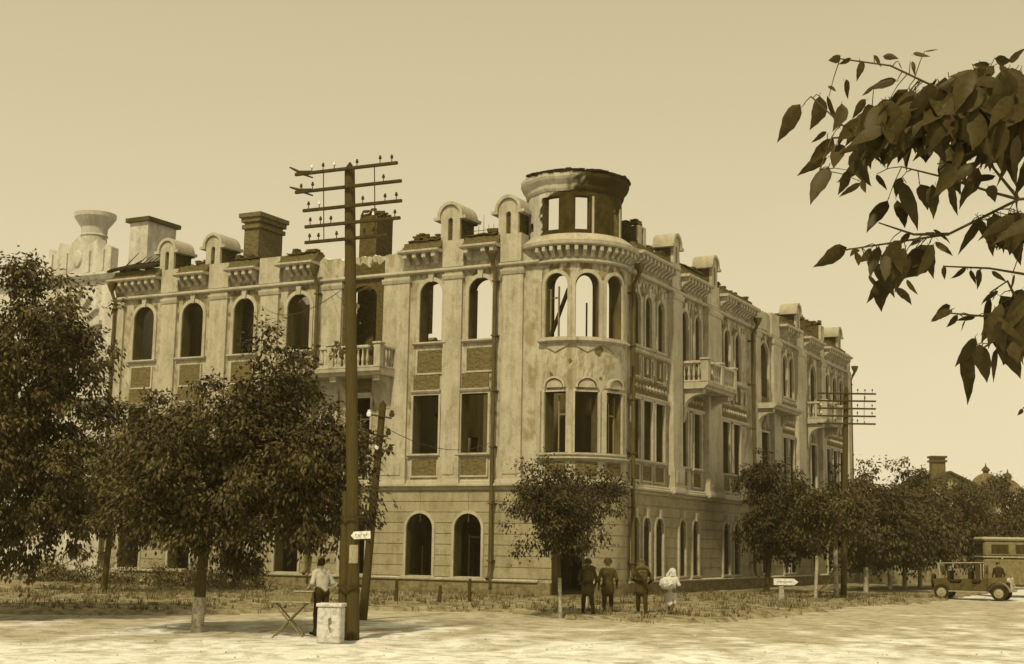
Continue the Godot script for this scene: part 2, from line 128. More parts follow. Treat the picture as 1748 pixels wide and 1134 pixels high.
	[1.349, 3.288, -3.230, 1.336, 3.201, -3.265], [1.152, 3.059, -2.990, 1.156, 2.940, -3.008], [1.281, 3.241, -3.258, 1.383, 3.161, -3.278], [1.250, 3.080, -3.234, 1.242, 2.976, -3.188],
	[1.175, 3.031, -2.900, 1.123, 2.996, -2.918], [1.321, 3.036, -3.145, 1.260, 2.962, -3.104], [1.399, 3.188, -3.497, 1.381, 3.061, -3.522], [1.209, 3.177, -2.941, 1.146, 3.098, -2.980],
	[1.242, 3.057, -3.216, 1.251, 2.981, -3.238], [1.314, 3.051, -3.136, 1.272, 2.994, -3.147], [1.347, 3.361, -3.453, 1.356, 3.221, -3.451], [1.404, 3.348, -3.389, 1.351, 3.236, -3.343],
	[1.277, 2.989, -3.087, 1.174, 2.962, -3.071], [1.271, 3.149, -3.113, 1.282, 3.064, -3.145], [1.279, 3.121, -3.244, 1.325, 3.037, -3.270], [1.168, 3.102, -2.954, 1.164, 3.038, -3.000],
	[1.359, 3.212, -3.358, 1.398, 3.112, -3.329], [1.163, 3.000, -2.919, 1.127, 2.889, -2.901], [1.385, 3.190, -3.496, 1.401, 3.085, -3.519], [1.372, 3.310, -3.365, 1.301, 3.186, -3.335],
	[1.345, 3.220, -3.426, 1.324, 3.101, -3.467], [1.364, 3.243, -3.470, 1.372, 3.137, -3.442], [1.184, 3.052, -2.970, 1.119, 2.950, -2.928], [1.371, 3.141, -3.315, 1.348, 3.049, -3.284],
	[1.372, 3.262, -3.426, 1.303, 3.158, -3.384], [1.373, 3.136, -3.431, 1.425, 3.018, -3.424], [1.186, 3.068, -3.074, 1.205, 2.960, -3.077], [1.338, 3.188, -3.207, 1.276, 3.084, -3.198],
	[1.323, 3.175, -3.232, 1.362, 3.102, -3.279], [1.398, 3.334, -3.381, 1.337, 3.207, -3.359], [1.201, 3.026, -3.064, 1.213, 2.935, -3.095], [1.211, 3.064, -3.032, 1.213, 2.967, -3.011],
	[1.338, 3.226, -3.412, 1.305, 3.085, -3.382], [1.384, 3.244, -3.395, 1.324, 3.145, -3.402], [1.256, 3.188, -3.228, 1.276, 3.092, -3.209], [1.211, 3.017, -3.077, 1.202, 2.930, -3.098],
	[1.358, 3.093, -3.306, 1.354, 2.989, -3.269], [1.272, 3.145, -3.188, 1.262, 3.064, -3.233], [1.316, 3.135, -3.199, 1.269, 3.048, -3.170], [1.305, 3.074, -3.231, 1.254, 2.976, -3.245],
	[1.427, 3.298, -3.478, 1.369, 3.193, -3.454], [1.155, 3.110, -2.935, 1.143, 3.051, -2.964], [1.311, 3.206, -3.396, 1.281, 3.079, -3.359], [1.431, 3.239, -3.482, 1.429, 3.133, -3.528],
	[1.316, 3.135, -3.319, 1.298, 3.007, -3.329], [1.398, 3.108, -3.320, 1.328, 2.992, -3.290], [1.314, 3.240, -3.190, 1.233, 3.185, -3.164], [1.352, 3.299, -3.359, 1.323, 3.193, -3.367],
	[1.304, 3.109, -3.258, 1.291, 3.040, -3.304], [1.267, 3.182, -3.178, 1.280, 3.065, -3.184], [1.374, 3.282, -3.306, 1.312, 3.171, -3.327], [1.244, 3.148, -3.128, 1.231, 3.034, -3.124],
	[1.207, 3.054, -3.037, 1.184, 2.990, -3.060],
]
const TWIGS := [
	[Vector3(1.375, 3.057, -3.200), Vector3(1.155, 3.156, -3.200), Vector3(1.016, 3.212, -3.200), Vector3(0.904, 3.266, -3.200), Vector3(0.777, 3.282, -3.200)],
	[Vector3(1.373, 3.000, -3.200), Vector3(1.154, 3.126, -3.200), Vector3(0.957, 3.152, -3.200), Vector3(0.787, 3.113, -3.200), Vector3(0.711, 3.185, -3.200)],
	[Vector3(1.154, 3.126, -3.200), Vector3(0.927, 3.086, -3.200), Vector3(0.759, 3.083, -3.200), Vector3(0.729, 3.003, -3.200)],
	[Vector3(1.371, 2.956, -3.200), Vector3(1.202, 2.939, -3.200), Vector3(1.032, 2.851, -3.200), Vector3(0.893, 2.827, -3.200), Vector3(0.781, 2.808, -3.200)],
	[Vector3(1.202, 2.939, -3.200), Vector3(1.147, 2.953, -3.200), Vector3(1.009, 2.994, -3.200), Vector3(0.925, 3.014, -3.200)],
	[Vector3(1.032, 2.851, -3.200), Vector3(0.949, 2.849, -3.200), Vector3(0.866, 2.876, -3.200)],
	[Vector3(1.361, 2.757, -3.200), Vector3(1.223, 2.755, -3.200), Vector3(1.126, 2.770, -3.200), Vector3(1.016, 2.773, -3.200)],
	[Vector3(1.356, 2.659, -3.200), Vector3(1.192, 2.684, -3.200), Vector3(1.108, 2.655, -3.200), Vector3(1.026, 2.661, -3.200)],
	[Vector3(1.192, 2.684, -3.200), Vector3(1.134, 2.600, -3.200), Vector3(1.092, 2.571, -3.200)],
	[Vector3(1.351, 2.548, -3.200), Vector3(1.253, 2.491, -3.200), Vector3(1.193, 2.440, -3.200)],
	[Vector3(1.154, 3.126, -3.200), Vector3(1.095, 3.053, -3.200), Vector3(1.010, 3.022, -3.200)],
	[Vector3(1.202, 2.939, -3.200), Vector3(1.136, 3.025, -3.200), Vector3(1.068, 3.096, -3.200)],
	[Vector3(1.192, 2.684, -3.200), Vector3(1.167, 2.740, -3.200), Vector3(1.124, 2.711, -3.200)],
]
var M := {}
var taken := {}

# ---------------------------------------------------------------- colour: the print is toned, so dark things are warmer
func tone(v: float) -> Color:
	var q := v / 0.6
	return Color(v, v * clampf(0.7 + 0.3 * pow(q, 0.6), 0.0, 1.02), v * clampf(0.18 + 0.84 * q, 0.0, 1.05))

# ---------------------------------------------------------------- mesh building
class MB:
	var v := PackedVector3Array()
	var n := PackedVector3Array()
	var c := PackedColorArray()
	var col := Color.WHITE
	func tri(a: Vector3, b: Vector3, d: Vector3, hint: Vector3) -> void:
		var g := (d - a).cross(b - a)
		if g.length_squared() < 1e-14: return
		g = g.normalized()
		if g.dot(hint) < 0.0:
			v.append(a); v.append(d); v.append(b)
			g = -g
		else:
			v.append(a); v.append(b); v.append(d)
		for i in 3:
			n.append(g); c.append(col)
	func quad(a: Vector3, b: Vector3, d: Vector3, e: Vector3, hint: Vector3) -> void:
		tri(a, b, d, hint); tri(a, d, e, hint)
	func tris(p: Array, nn: Array, cc: Array) -> void:
		var g: Vector3 = (p[2] - p[0]).cross(p[1] - p[0])
		var o := [0, 1, 2]
		if g.dot(nn[0] + nn[1] + nn[2]) < 0.0: o = [0, 2, 1]
		for i in o:
			v.append(p[i]); n.append(nn[i]); c.append(cc[i])
	func quads(a: Vector3, b: Vector3, d: Vector3, e: Vector3, na: Vector3, nb: Vector3, nd: Vector3, ne: Vector3, cc = null) -> void:
		var k: Array = [col, col, col, col] if cc == null else cc
		tris([a, b, d], [na, nb, nd], [k[0], k[1], k[2]])
		tris([a, d, e], [na, nd, ne], [k[0], k[2], k[3]])
	func box(ctr: Vector3, size: Vector3, bs := Basis.IDENTITY, chamfer := 0.0) -> void:
		var h := size * 0.5
		if chamfer <= 0.0:
			for ax in 3:
				for sg in [-1.0, 1.0]:
					var u := Vector3.ZERO; u[ax] = sg * h[ax]
					var p := Vector3.ZERO; p[(ax + 1) % 3] = h[(ax + 1) % 3]
					var q := Vector3.ZERO; q[(ax + 2) % 3] = h[(ax + 2) % 3]
					quad(ctr + bs * (u - p - q), ctr + bs * (u + p - q), ctr + bs * (u + p + q), ctr + bs * (u - p + q), bs * u)
			return
		var r := minf(chamfer, minf(h.x, minf(h.y, h.z)) * 0.9)
		for ax in 3:
			var a1 := (ax + 1) % 3
			var a2 := (ax + 2) % 3
			for sg in [-1.0, 1.0]:
				var u := Vector3.ZERO; u[ax] = sg * h[ax]
				var p := Vector3.ZERO; p[a1] = h[a1] - r
				var q := Vector3.ZERO; q[a2] = h[a2] - r
				quad(ctr + bs * (u - p - q), ctr + bs * (u + p - q), ctr + bs * (u + p + q), ctr + bs * (u - p + q), bs * u)
				for s2 in [-1.0, 1.0]:
					var w := Vector3.ZERO; w[ax] = sg * (h[ax] - r); w[a1] = s2 * h[a1]
					var u2 := Vector3.ZERO; u2[ax] = sg * h[ax]; u2[a1] = s2 * (h[a1] - r)
					quad(ctr + bs * (u2 - q), ctr + bs * (u2 + q), ctr + bs * (w + q), ctr + bs * (w - q), bs * (u2 + w))
		for sx in [-1.0, 1.0]:
			for sy in [-1.0, 1.0]:
				for sz in [-1.0, 1.0]:
					tri(ctr + bs * Vector3(sx * h.x, sy * (h.y - r), sz * (h.z - r)), ctr + bs * Vector3(sx * (h.x - r), sy * h.y, sz * (h.z - r)), ctr + bs * Vector3(sx * (h.x - r), sy * (h.y - r), sz * h.z), bs * Vector3(sx, sy, sz))
	func tube(pts: Array, rad: Array, sides := 8, caps := true) -> void:
		var rings := []
		var nrm := []
		var prev := Vector3.ZERO
		for i in pts.size():
			var d: Vector3 = (pts[mini(i + 1, pts.size() - 1)] - pts[maxi(i - 1, 0)]).normalized()
			var e := prev - d * prev.dot(d)
			if e.length() < 0.01: e = d.cross(Vector3.RIGHT if absf(d.x) < 0.9 else Vector3.UP)
			e = e.normalized(); prev = e
			var f := d.cross(e)
			var ring := []
			var rn := []
			for k in sides:
				var a := TAU * k / sides
				var o := e * cos(a) + f * sin(a)
				ring.append(pts[i] + o * rad[i]); rn.append(o)
			rings.append(ring); nrm.append(rn)
		for i in pts.size() - 1:
			for k in sides:
				var m := (k + 1) % sides
				quads(rings[i][k], rings[i][m], rings[i + 1][m], rings[i + 1][k], nrm[i][k], nrm[i][m], nrm[i + 1][m], nrm[i + 1][k])
		if caps:
			for e2 in [0, pts.size() - 1]:
				var out: Vector3 = (pts[0] - pts[1]) if e2 == 0 else (pts[-1] - pts[-2])
				for k in sides: tri(pts[e2], rings[e2][k], rings[e2][(k + 1) % sides], out)
	func lathe(base: Vector3, prof: Array, sides := 16, bs := Basis.IDENTITY, a0 := 0.0, a1 := TAU, smooth := true) -> void:
		for i in prof.size() - 1:
			var p: Vector2 = prof[i]
			var q: Vector2 = prof[i + 1]
			var sl := Vector2(q.y - p.y, p.x - q.x).normalized()
			for k in sides:
				var t0 := a0 + (a1 - a0) * k / sides
				var t1 := a0 + (a1 - a0) * (k + 1) / sides
				var e0 := Vector3(sin(t0), 0, cos(t0)); var e1 := Vector3(sin(t1), 0, cos(t1))
				var n0 := bs * (e0 * sl.x + Vector3.UP * sl.y); var n1 := bs * (e1 * sl.x + Vector3.UP * sl.y)
				if not smooth: n0 = (n0 + n1).normalized(); n1 = n0
				quads(base + bs * (e0 * p.x + Vector3.UP * p.y), base + bs * (e1 * p.x + Vector3.UP * p.y), base + bs * (e1 * q.x + Vector3.UP * q.y), base + bs * (e0 * q.x + Vector3.UP * q.y), n0, n1, n1, n0)
	func prism(poly: Array, o: Vector3, x: Vector3, y: Vector3, z: Vector3, depth: float) -> void:
		var pk := PackedVector2Array(poly)
		var idx := Geometry2D.triangulate_polygon(pk)
		for i in range(0, idx.size(), 3):
			var a: Vector2 = pk[idx[i]]; var b: Vector2 = pk[idx[i + 1]]; var d: Vector2 = pk[idx[i + 2]]
			tri(o + x * a.x + y * a.y, o + x * b.x + y * b.y, o + x * d.x + y * d.y, -z)
			tri(o + x * a.x + y * a.y + z * depth, o + x * b.x + y * b.y + z * depth, o + x * d.x + y * d.y + z * depth, z)
		var area := 0.0
		for i in pk.size():
			var a := pk[i]; var b := pk[(i + 1) % pk.size()]
			area += a.x * b.y - b.x * a.y
		for i in pk.size():
			var a := pk[i]; var b := pk[(i + 1) % pk.size()]
			var nn := Vector2(b.y - a.y, a.x - b.x) * signf(area)
			quad(o + x * a.x + y * a.y, o + x * b.x + y * b.y, o + x * b.x + y * b.y + z * depth, o + x * a.x + y * a.y + z * depth, x * nn.x + y * nn.y)
	func mesh(mat: Material, off := Vector3.ZERO) -> ArrayMesh:
		if off != Vector3.ZERO:
			for i in v.size(): v[i] -= off
		var a := []
		a.resize(Mesh.ARRAY_MAX)
		a[Mesh.ARRAY_VERTEX] = v; a[Mesh.ARRAY_NORMAL] = n; a[Mesh.ARRAY_COLOR] = c
		var m := ArrayMesh.new()
		m.add_surface_from_arrays(Mesh.PRIMITIVE_TRIANGLES, a)
		m.surface_set_material(0, mat)
		return m

# a front: flat (origin, direction, normal) or round (centre, radius); s runs along it, d out of it
class Fac:
	var o: Vector3
	var sd: Vector3
	var nd: Vector3
	var r := 0.0
	func p(s: float, y: float, d: float) -> Vector3:
		if r > 0.0:
			var a := s / r
			return Vector3(o.x + sin(a) * (r + d), y, o.z + cos(a) * (r + d))
		return o + sd * s + nd * d + Vector3.UP * y
	func nn(s: float) -> Vector3:
		return Vector3(sin(s / r), 0, cos(s / r)) if r > 0.0 else nd
	func tt(s: float) -> Vector3:
		return Vector3(cos(s / r), 0, -sin(s / r)) if r > 0.0 else sd
	func bs(s: float) -> Basis:
		return Basis(Vector3.UP.cross(nn(s)), Vector3.UP, nn(s))

func flat_front(o: Vector3, s: Vector3, n: Vector3) -> Fac:
	var f := Fac.new(); f.o = o; f.sd = s; f.nd = n; return f
func round_front(o: Vector3, r: float) -> Fac:
	var f := Fac.new(); f.o = o; f.r = r; return f

func arch_y(o: Array, s: float) -> float:
	if o[4] <= 0.0: return o[3]
	var u: float = clampf(2.0 * (s - o[0]) / o[1], -1.0, 1.0)
	return o[3] - o[4] + o[4] * sqrt(maxf(0.0, 1.0 - u * u))

# wall with real openings [centre, width, sill, top, rise]; top may be a number or a Callable(s); colour may be a Callable(s, y)
func wall(mb: MB, f: Fac, s0: float, s1: float, yb: float, top, th: float, ops: Array, d0 := 0.0, step := 99.0, tint = null, rows := 99.0, inner: MB = null) -> void:
	var rv := mb if inner == null else inner
	var br := [s0, s1]
	for o in ops:
		var k := 12 if o[4] > 0.0 else 1
		for i in k + 1: br.append(clampf(o[0] - cos(PI * i / k) * o[1] * 0.5, s0, s1))
	if step < 50.0:
		var m := int(ceil((s1 - s0) / step))
		for i in range(1, m): br.append(s0 + (s1 - s0) * i / m)
	br.sort()
	var ty := func(s): return top.call(s) if top is Callable else top
	for i in br.size() - 1:
		var a: float = br[i]; var b: float = br[i + 1]
		if b - a < 0.0005: continue
		var m := (a + b) * 0.5
		var here := []
		for o in ops:
			if absf(m - o[0]) < o[1] * 0.5: here.append(o)
		here.sort_custom(func(x, y): return x[2] < y[2])
		var ta: float = ty.call(a); var tb: float = ty.call(b)
		var ca := yb; var cb := yb
		for o in here:
			var za := clampf(o[2], yb, ta); var zb := clampf(o[2], yb, tb)
			if o[3] <= yb or o[2] >= maxf(ta, tb): continue
			if za > ca or zb > cb: _solid(mb, f, a, b, ca, cb, za, zb, d0, th, tint, rows, rv)
			ca = clampf(arch_y(o, a), yb, ta); cb = clampf(arch_y(o, b), yb, tb)
			if o[2] > yb: rv.quad(f.p(a, za, d0), f.p(b, zb, d0), f.p(b, zb, d0 - th), f.p(a, za, d0 - th), UP)
			if ca < ta or cb < tb: rv.quad(f.p(a, ca, d0), f.p(b, cb, d0), f.p(b, cb, d0 - th), f.p(a, ca, d0 - th), -UP)
		if ta > ca + 0.0005 or tb > cb + 0.0005:
			_solid(mb, f, a, b, ca, cb, ta, tb, d0, th, tint, rows, rv)
			mb.quad(f.p(a, ta, d0), f.p(b, tb, d0), f.p(b, tb, d0 - th), f.p(a, ta, d0 - th), UP)
		if here.is_empty() or here[0][2] > yb: mb.quad(f.p(a, yb, d0), f.p(b, yb, d0), f.p(b, yb, d0 - th), f.p(a, yb, d0 - th), -UP)
	for o in ops:
		for sg in [-1.0, 1.0]:
			var s: float = o[0] + sg * o[1] * 0.5
			if s <= s0 + 0.001 or s >= s1 - 0.001: continue
			var y0 := maxf(o[2], yb); var y1 := minf(o[3] - o[4], ty.call(s))
			if y1 > y0: rv.quad(f.p(s, y0, d0), f.p(s, y1, d0), f.p(s, y1, d0 - th), f.p(s, y0, d0 - th), f.tt(s) * -sg)
	for e in [[s0, -1.0], [s1, 1.0]]:
		mb.quad(f.p(e[0], yb, d0), f.p(e[0], ty.call(e[0]), d0), f.p(e[0], ty.call(e[0]), d0 - th), f.p(e[0], yb, d0 - th), f.tt(e[0]) * e[1])

func _solid(mb: MB, f: Fac, a: float, b: float, a0: float, b0: float, a1: float, b1: float, d0: float, th: float, tint, rows: float, rv: MB) -> void:
	var k := 1 if rows > 50.0 else int(ceil(maxf(a1 - a0, b1 - b0) / rows))
	var na := f.nn(a); var nb := f.nn(b)
	for i in k:
		var u := float(i) / k; var w := float(i + 1) / k
		var p := [lerpf(a0, a1, u), lerpf(b0, b1, u), lerpf(b0, b1, w), lerpf(a0, a1, w)]
		var cc = null
		if tint != null: cc = [tint.call(a, p[0]), tint.call(b, p[1]), tint.call(b, p[2]), tint.call(a, p[3])]
		mb.quads(f.p(a, p[0], d0), f.p(b, p[1], d0), f.p(b, p[2], d0), f.p(a, p[3], d0), na, nb, nb, na, cc)
		rv.quads(f.p(a, p[0], d0 - th), f.p(b, p[1], d0 - th), f.p(b, p[2], d0 - th), f.p(a, p[3], d0 - th), -na, -nb, -nb, -na, cc)

# a profile [(d, y), ...] drawn along a front, ends closed
func sweep(mb: MB, f: Fac, s0: float, s1: float, prof: Array, k := 1, wob := 0.0, rng: RandomNumberGenerator = null, tint = null) -> void:
	var jig := []
	for i in k + 1: jig.append(0.0 if rng == null else rng.randf_range(-wob, wob))
	for i in k:
		var a := lerpf(s0, s1, float(i) / k); var b := lerpf(s0, s1, float(i + 1) / k)
		for j in prof.size():
			var p: Vector2 = prof[j]; var q: Vector2 = prof[(j + 1) % prof.size()]
			var e := q - p
			var o2 := Vector2(e.y, -e.x)
			var na := f.nn(a) * o2.x + UP * o2.y; var nb := f.nn(b) * o2.x + UP * o2.y
			mb.quads(f.p(a, p.y + jig[i], p.x), f.p(b, p.y + jig[i + 1], p.x), f.p(b, q.y + jig[i + 1], q.x), f.p(a, q.y + jig[i], q.x), na.normalized(), nb.normalized(), nb.normalized(), na.normalized(), null if tint == null else [tint.call(a, p.y), tint.call(b, p.y), tint.call(b, q.y), tint.call(a, q.y)])
	var pk := PackedVector2Array(prof)
	var idx := Geometry2D.triangulate_polygon(pk)
	for t in range(0, idx.size(), 3):
		for e3 in [[s0, -1.0, 0], [s1, 1.0, k]]:
			mb.tri(f.p(e3[0], pk[idx[t]].y + jig[e3[2]], pk[idx[t]].x), f.p(e3[0], pk[idx[t + 1]].y + jig[e3[2]], pk[idx[t + 1]].x), f.p(e3[0], pk[idx[t + 2]].y + jig[e3[2]], pk[idx[t + 2]].x), f.tt(e3[0]) * e3[1])

# profile must run so that its outside lies to the right of each edge (d first, y second): bottom-in, bottom-out, top-out, top-in
func fbox(mb: MB, f: Fac, s0: float, s1: float, y0: float, y1: float, d0: float, d1: float, k := 1) -> void:
	sweep(mb, f, s0, s1, [Vector2(d0, y0), Vector2(d1, y0), Vector2(d1, y1), Vector2(d0, y1)], k)

# moulded band round an opening
func trim(mb: MB, f: Fac, o: Array, band: float, d0: float, d1: float, from_y: float) -> void:
	var inner := [Vector2(o[0] - o[1] * 0.5, from_y)]
	var outer := [Vector2(o[0] - o[1] * 0.5 - band, from_y)]
	if o[4] > 0.0:
		for i in 13:
			var a := PI * i / 12.0
			inner.append(Vector2(o[0] - cos(a) * o[1] * 0.5, o[3] - o[4] + sin(a) * o[4]))
			outer.append(Vector2(o[0] - cos(a) * (o[1] * 0.5 + band), o[3] - o[4] + sin(a) * (o[4] + band)))
	else:
		inner.append(Vector2(o[0] - o[1] * 0.5, o[3])); outer.append(Vector2(o[0] - o[1] * 0.5 - band, o[3] + band))
		inner.append(Vector2(o[0] + o[1] * 0.5, o[3])); outer.append(Vector2(o[0] + o[1] * 0.5 + band, o[3] + band))
	inner.append(Vector2(o[0] + o[1] * 0.5, from_y)); outer.append(Vector2(o[0] + o[1] * 0.5 + band, from_y))
	for i in inner.size() - 1:
		var a: Vector2 = inner[i]; var b: Vector2 = inner[i + 1]; var d: Vector2 = outer[i + 1]; var e: Vector2 = outer[i]
		var out := (e - a).normalized()
		mb.quad(f.p(a.x, a.y, d1), f.p(b.x, b.y, d1), f.p(d.x, d.y, d1), f.p(e.x, e.y, d1), f.nn(a.x))
		mb.quad(f.p(a.x, a.y, d0), f.p(b.x, b.y, d0), f.p(b.x, b.y, d1), f.p(a.x, a.y, d1), -(f.tt(a.x) * out.x + UP * out.y))
		mb.quad(f.p(e.x, e.y, d0), f.p(d.x, d.y, d0), f.p(d.x, d.y, d1), f.p(e.x, e.y, d1), f.tt(a.x) * out.x + UP * out.y)

# ---------------------------------------------------------------- naming
func numbered(called: String) -> String:
	var k: int = taken.get(called, 0)
	taken[called] = k + 1
	return called if k == 0 else "%s_%03d" % [called, k]
func tag(o: Node, label: String, category: String, group := "") -> Node:
	o.set_meta("label", label); o.set_meta("category", category)
	if group != "": o.set_meta("group", group)
	return o
func thing(called: String, label: String, category: String, at := Vector3.ZERO, turn := 0.0, group := "") -> Node3D:
	var o := Node3D.new()
	o.name = numbered(called); add_child(o)
	o.position = at; o.rotation.y = turn
	tag(o, label, category, group)
	return o
func base_of(o: Node) -> Vector3:
	var p := Vector3.ZERO
	while o != self and o != null:
		p += (o as Node3D).position
		o = o.get_parent()
	return p
# commits world-space geometry under a parent that is not turned
func part(mb: MB, called: String, m: Material, parent: Node) -> MeshInstance3D:
	var o := MeshInstance3D.new()
	o.name = called
	o.mesh = mb.mesh(m, base_of(parent))
	parent.add_child(o, true)
	return o
# commits geometry given in the parent's own frame
func own(mb: MB, called: String, m: Material, parent: Node) -> MeshInstance3D:
	var o := MeshInstance3D.new()
	o.name = called
	o.mesh = mb.mesh(m)
	parent.add_child(o, true)
	return o
func inst(mesh: Mesh, called: String, parent: Node, tr: Transform3D) -> MeshInstance3D:
	var o := MeshInstance3D.new()
	o.name = called; o.mesh = mesh
	tr.origin -= base_of(parent)
	o.transform = tr
	parent.add_child(o, true)
	return o
func structure(mb: MB, called: String, m: Material) -> MeshInstance3D:
	var o := MeshInstance3D.new()
	o.name = called; o.mesh = mb.mesh(m)
	o.set_meta("kind", "structure")
	add_child(o, true)
	return o
func rnd(s: int) -> RandomNumberGenerator:
	var r := RandomNumberGenerator.new(); r.seed = s; return r

# ---------------------------------------------------------------- materials
func noise(sd: int, freq: float, oct := 4, w := 512, h := 512, kind := FastNoiseLite.TYPE_SIMPLEX_SMOOTH) -> Image:
	var f := FastNoiseLite.new()
	f.seed = sd; f.frequency = freq; f.fractal_octaves = oct; f.noise_type = kind
	var i := f.get_seamless_image(w, h)
	i.convert(Image.FORMAT_L8)
	if w != 512 or h != 512: i.resize(512, 512, Image.INTERPOLATE_CUBIC)
	return i
# layers: [image, weight]; cut: [image, threshold, softness, factor] patches of another tone with an edge of their own
func blend(layers: Array, cuts: Array, mean: float) -> ImageTexture:
	var data := []
	for l in layers: data.append((l[0] as Image).get_data())
	var cd := []
	for q in cuts: cd.append((q[0] as Image).get_data())
	var out := PackedByteArray(); out.resize(512 * 512 * 3)
	for i in 512 * 512:
		var x := mean
		for k in layers.size(): x += (data[k][i] / 255.0 - 0.5) * layers[k][1]
		for k in cuts.size(): x *= lerpf(1.0, cuts[k][3], smoothstep(cuts[k][1] - cuts[k][2], cuts[k][1] + cuts[k][2], cd[k][i] / 255.0))
		x = clampf(x, 0.03, 1.0)
		var g := Color(x, pow(x, 1.06), pow(x, 1.3)).linear_to_srgb()
		out[i * 3] = int(g.r * 255.0); out[i * 3 + 1] = int(g.g * 255.0); out[i * 3 + 2] = int(g.b * 255.0)
	var im := Image.create_from_data(512, 512, false, Image.FORMAT_RGB8, out)
	im.generate_mipmaps()
	return ImageTexture.create_from_image(im)
func mat(called: String, v: float, tex: Texture2D = null, scale := Vector3.ONE, rough := 0.92, bump: Texture2D = null, bump_cm := 0.0, vc := false) -> StandardMaterial3D:
	var m := StandardMaterial3D.new()
	m.resource_name = called
	m.albedo_color = tone(v).linear_to_srgb() if not vc else Color.WHITE
	m.roughness = rough
	m.metallic_specular = 0.25
	if tex != null:
		m.albedo_texture = tex
		m.uv1_triplanar = true; m.uv1_world_triplanar = true; m.uv1_scale = scale
	if bump != null:
		m.heightmap_enabled = true; m.heightmap_texture = bump; m.heightmap_scale = bump_cm
	m.vertex_color_use_as_albedo = vc
	M[called] = m
	return m

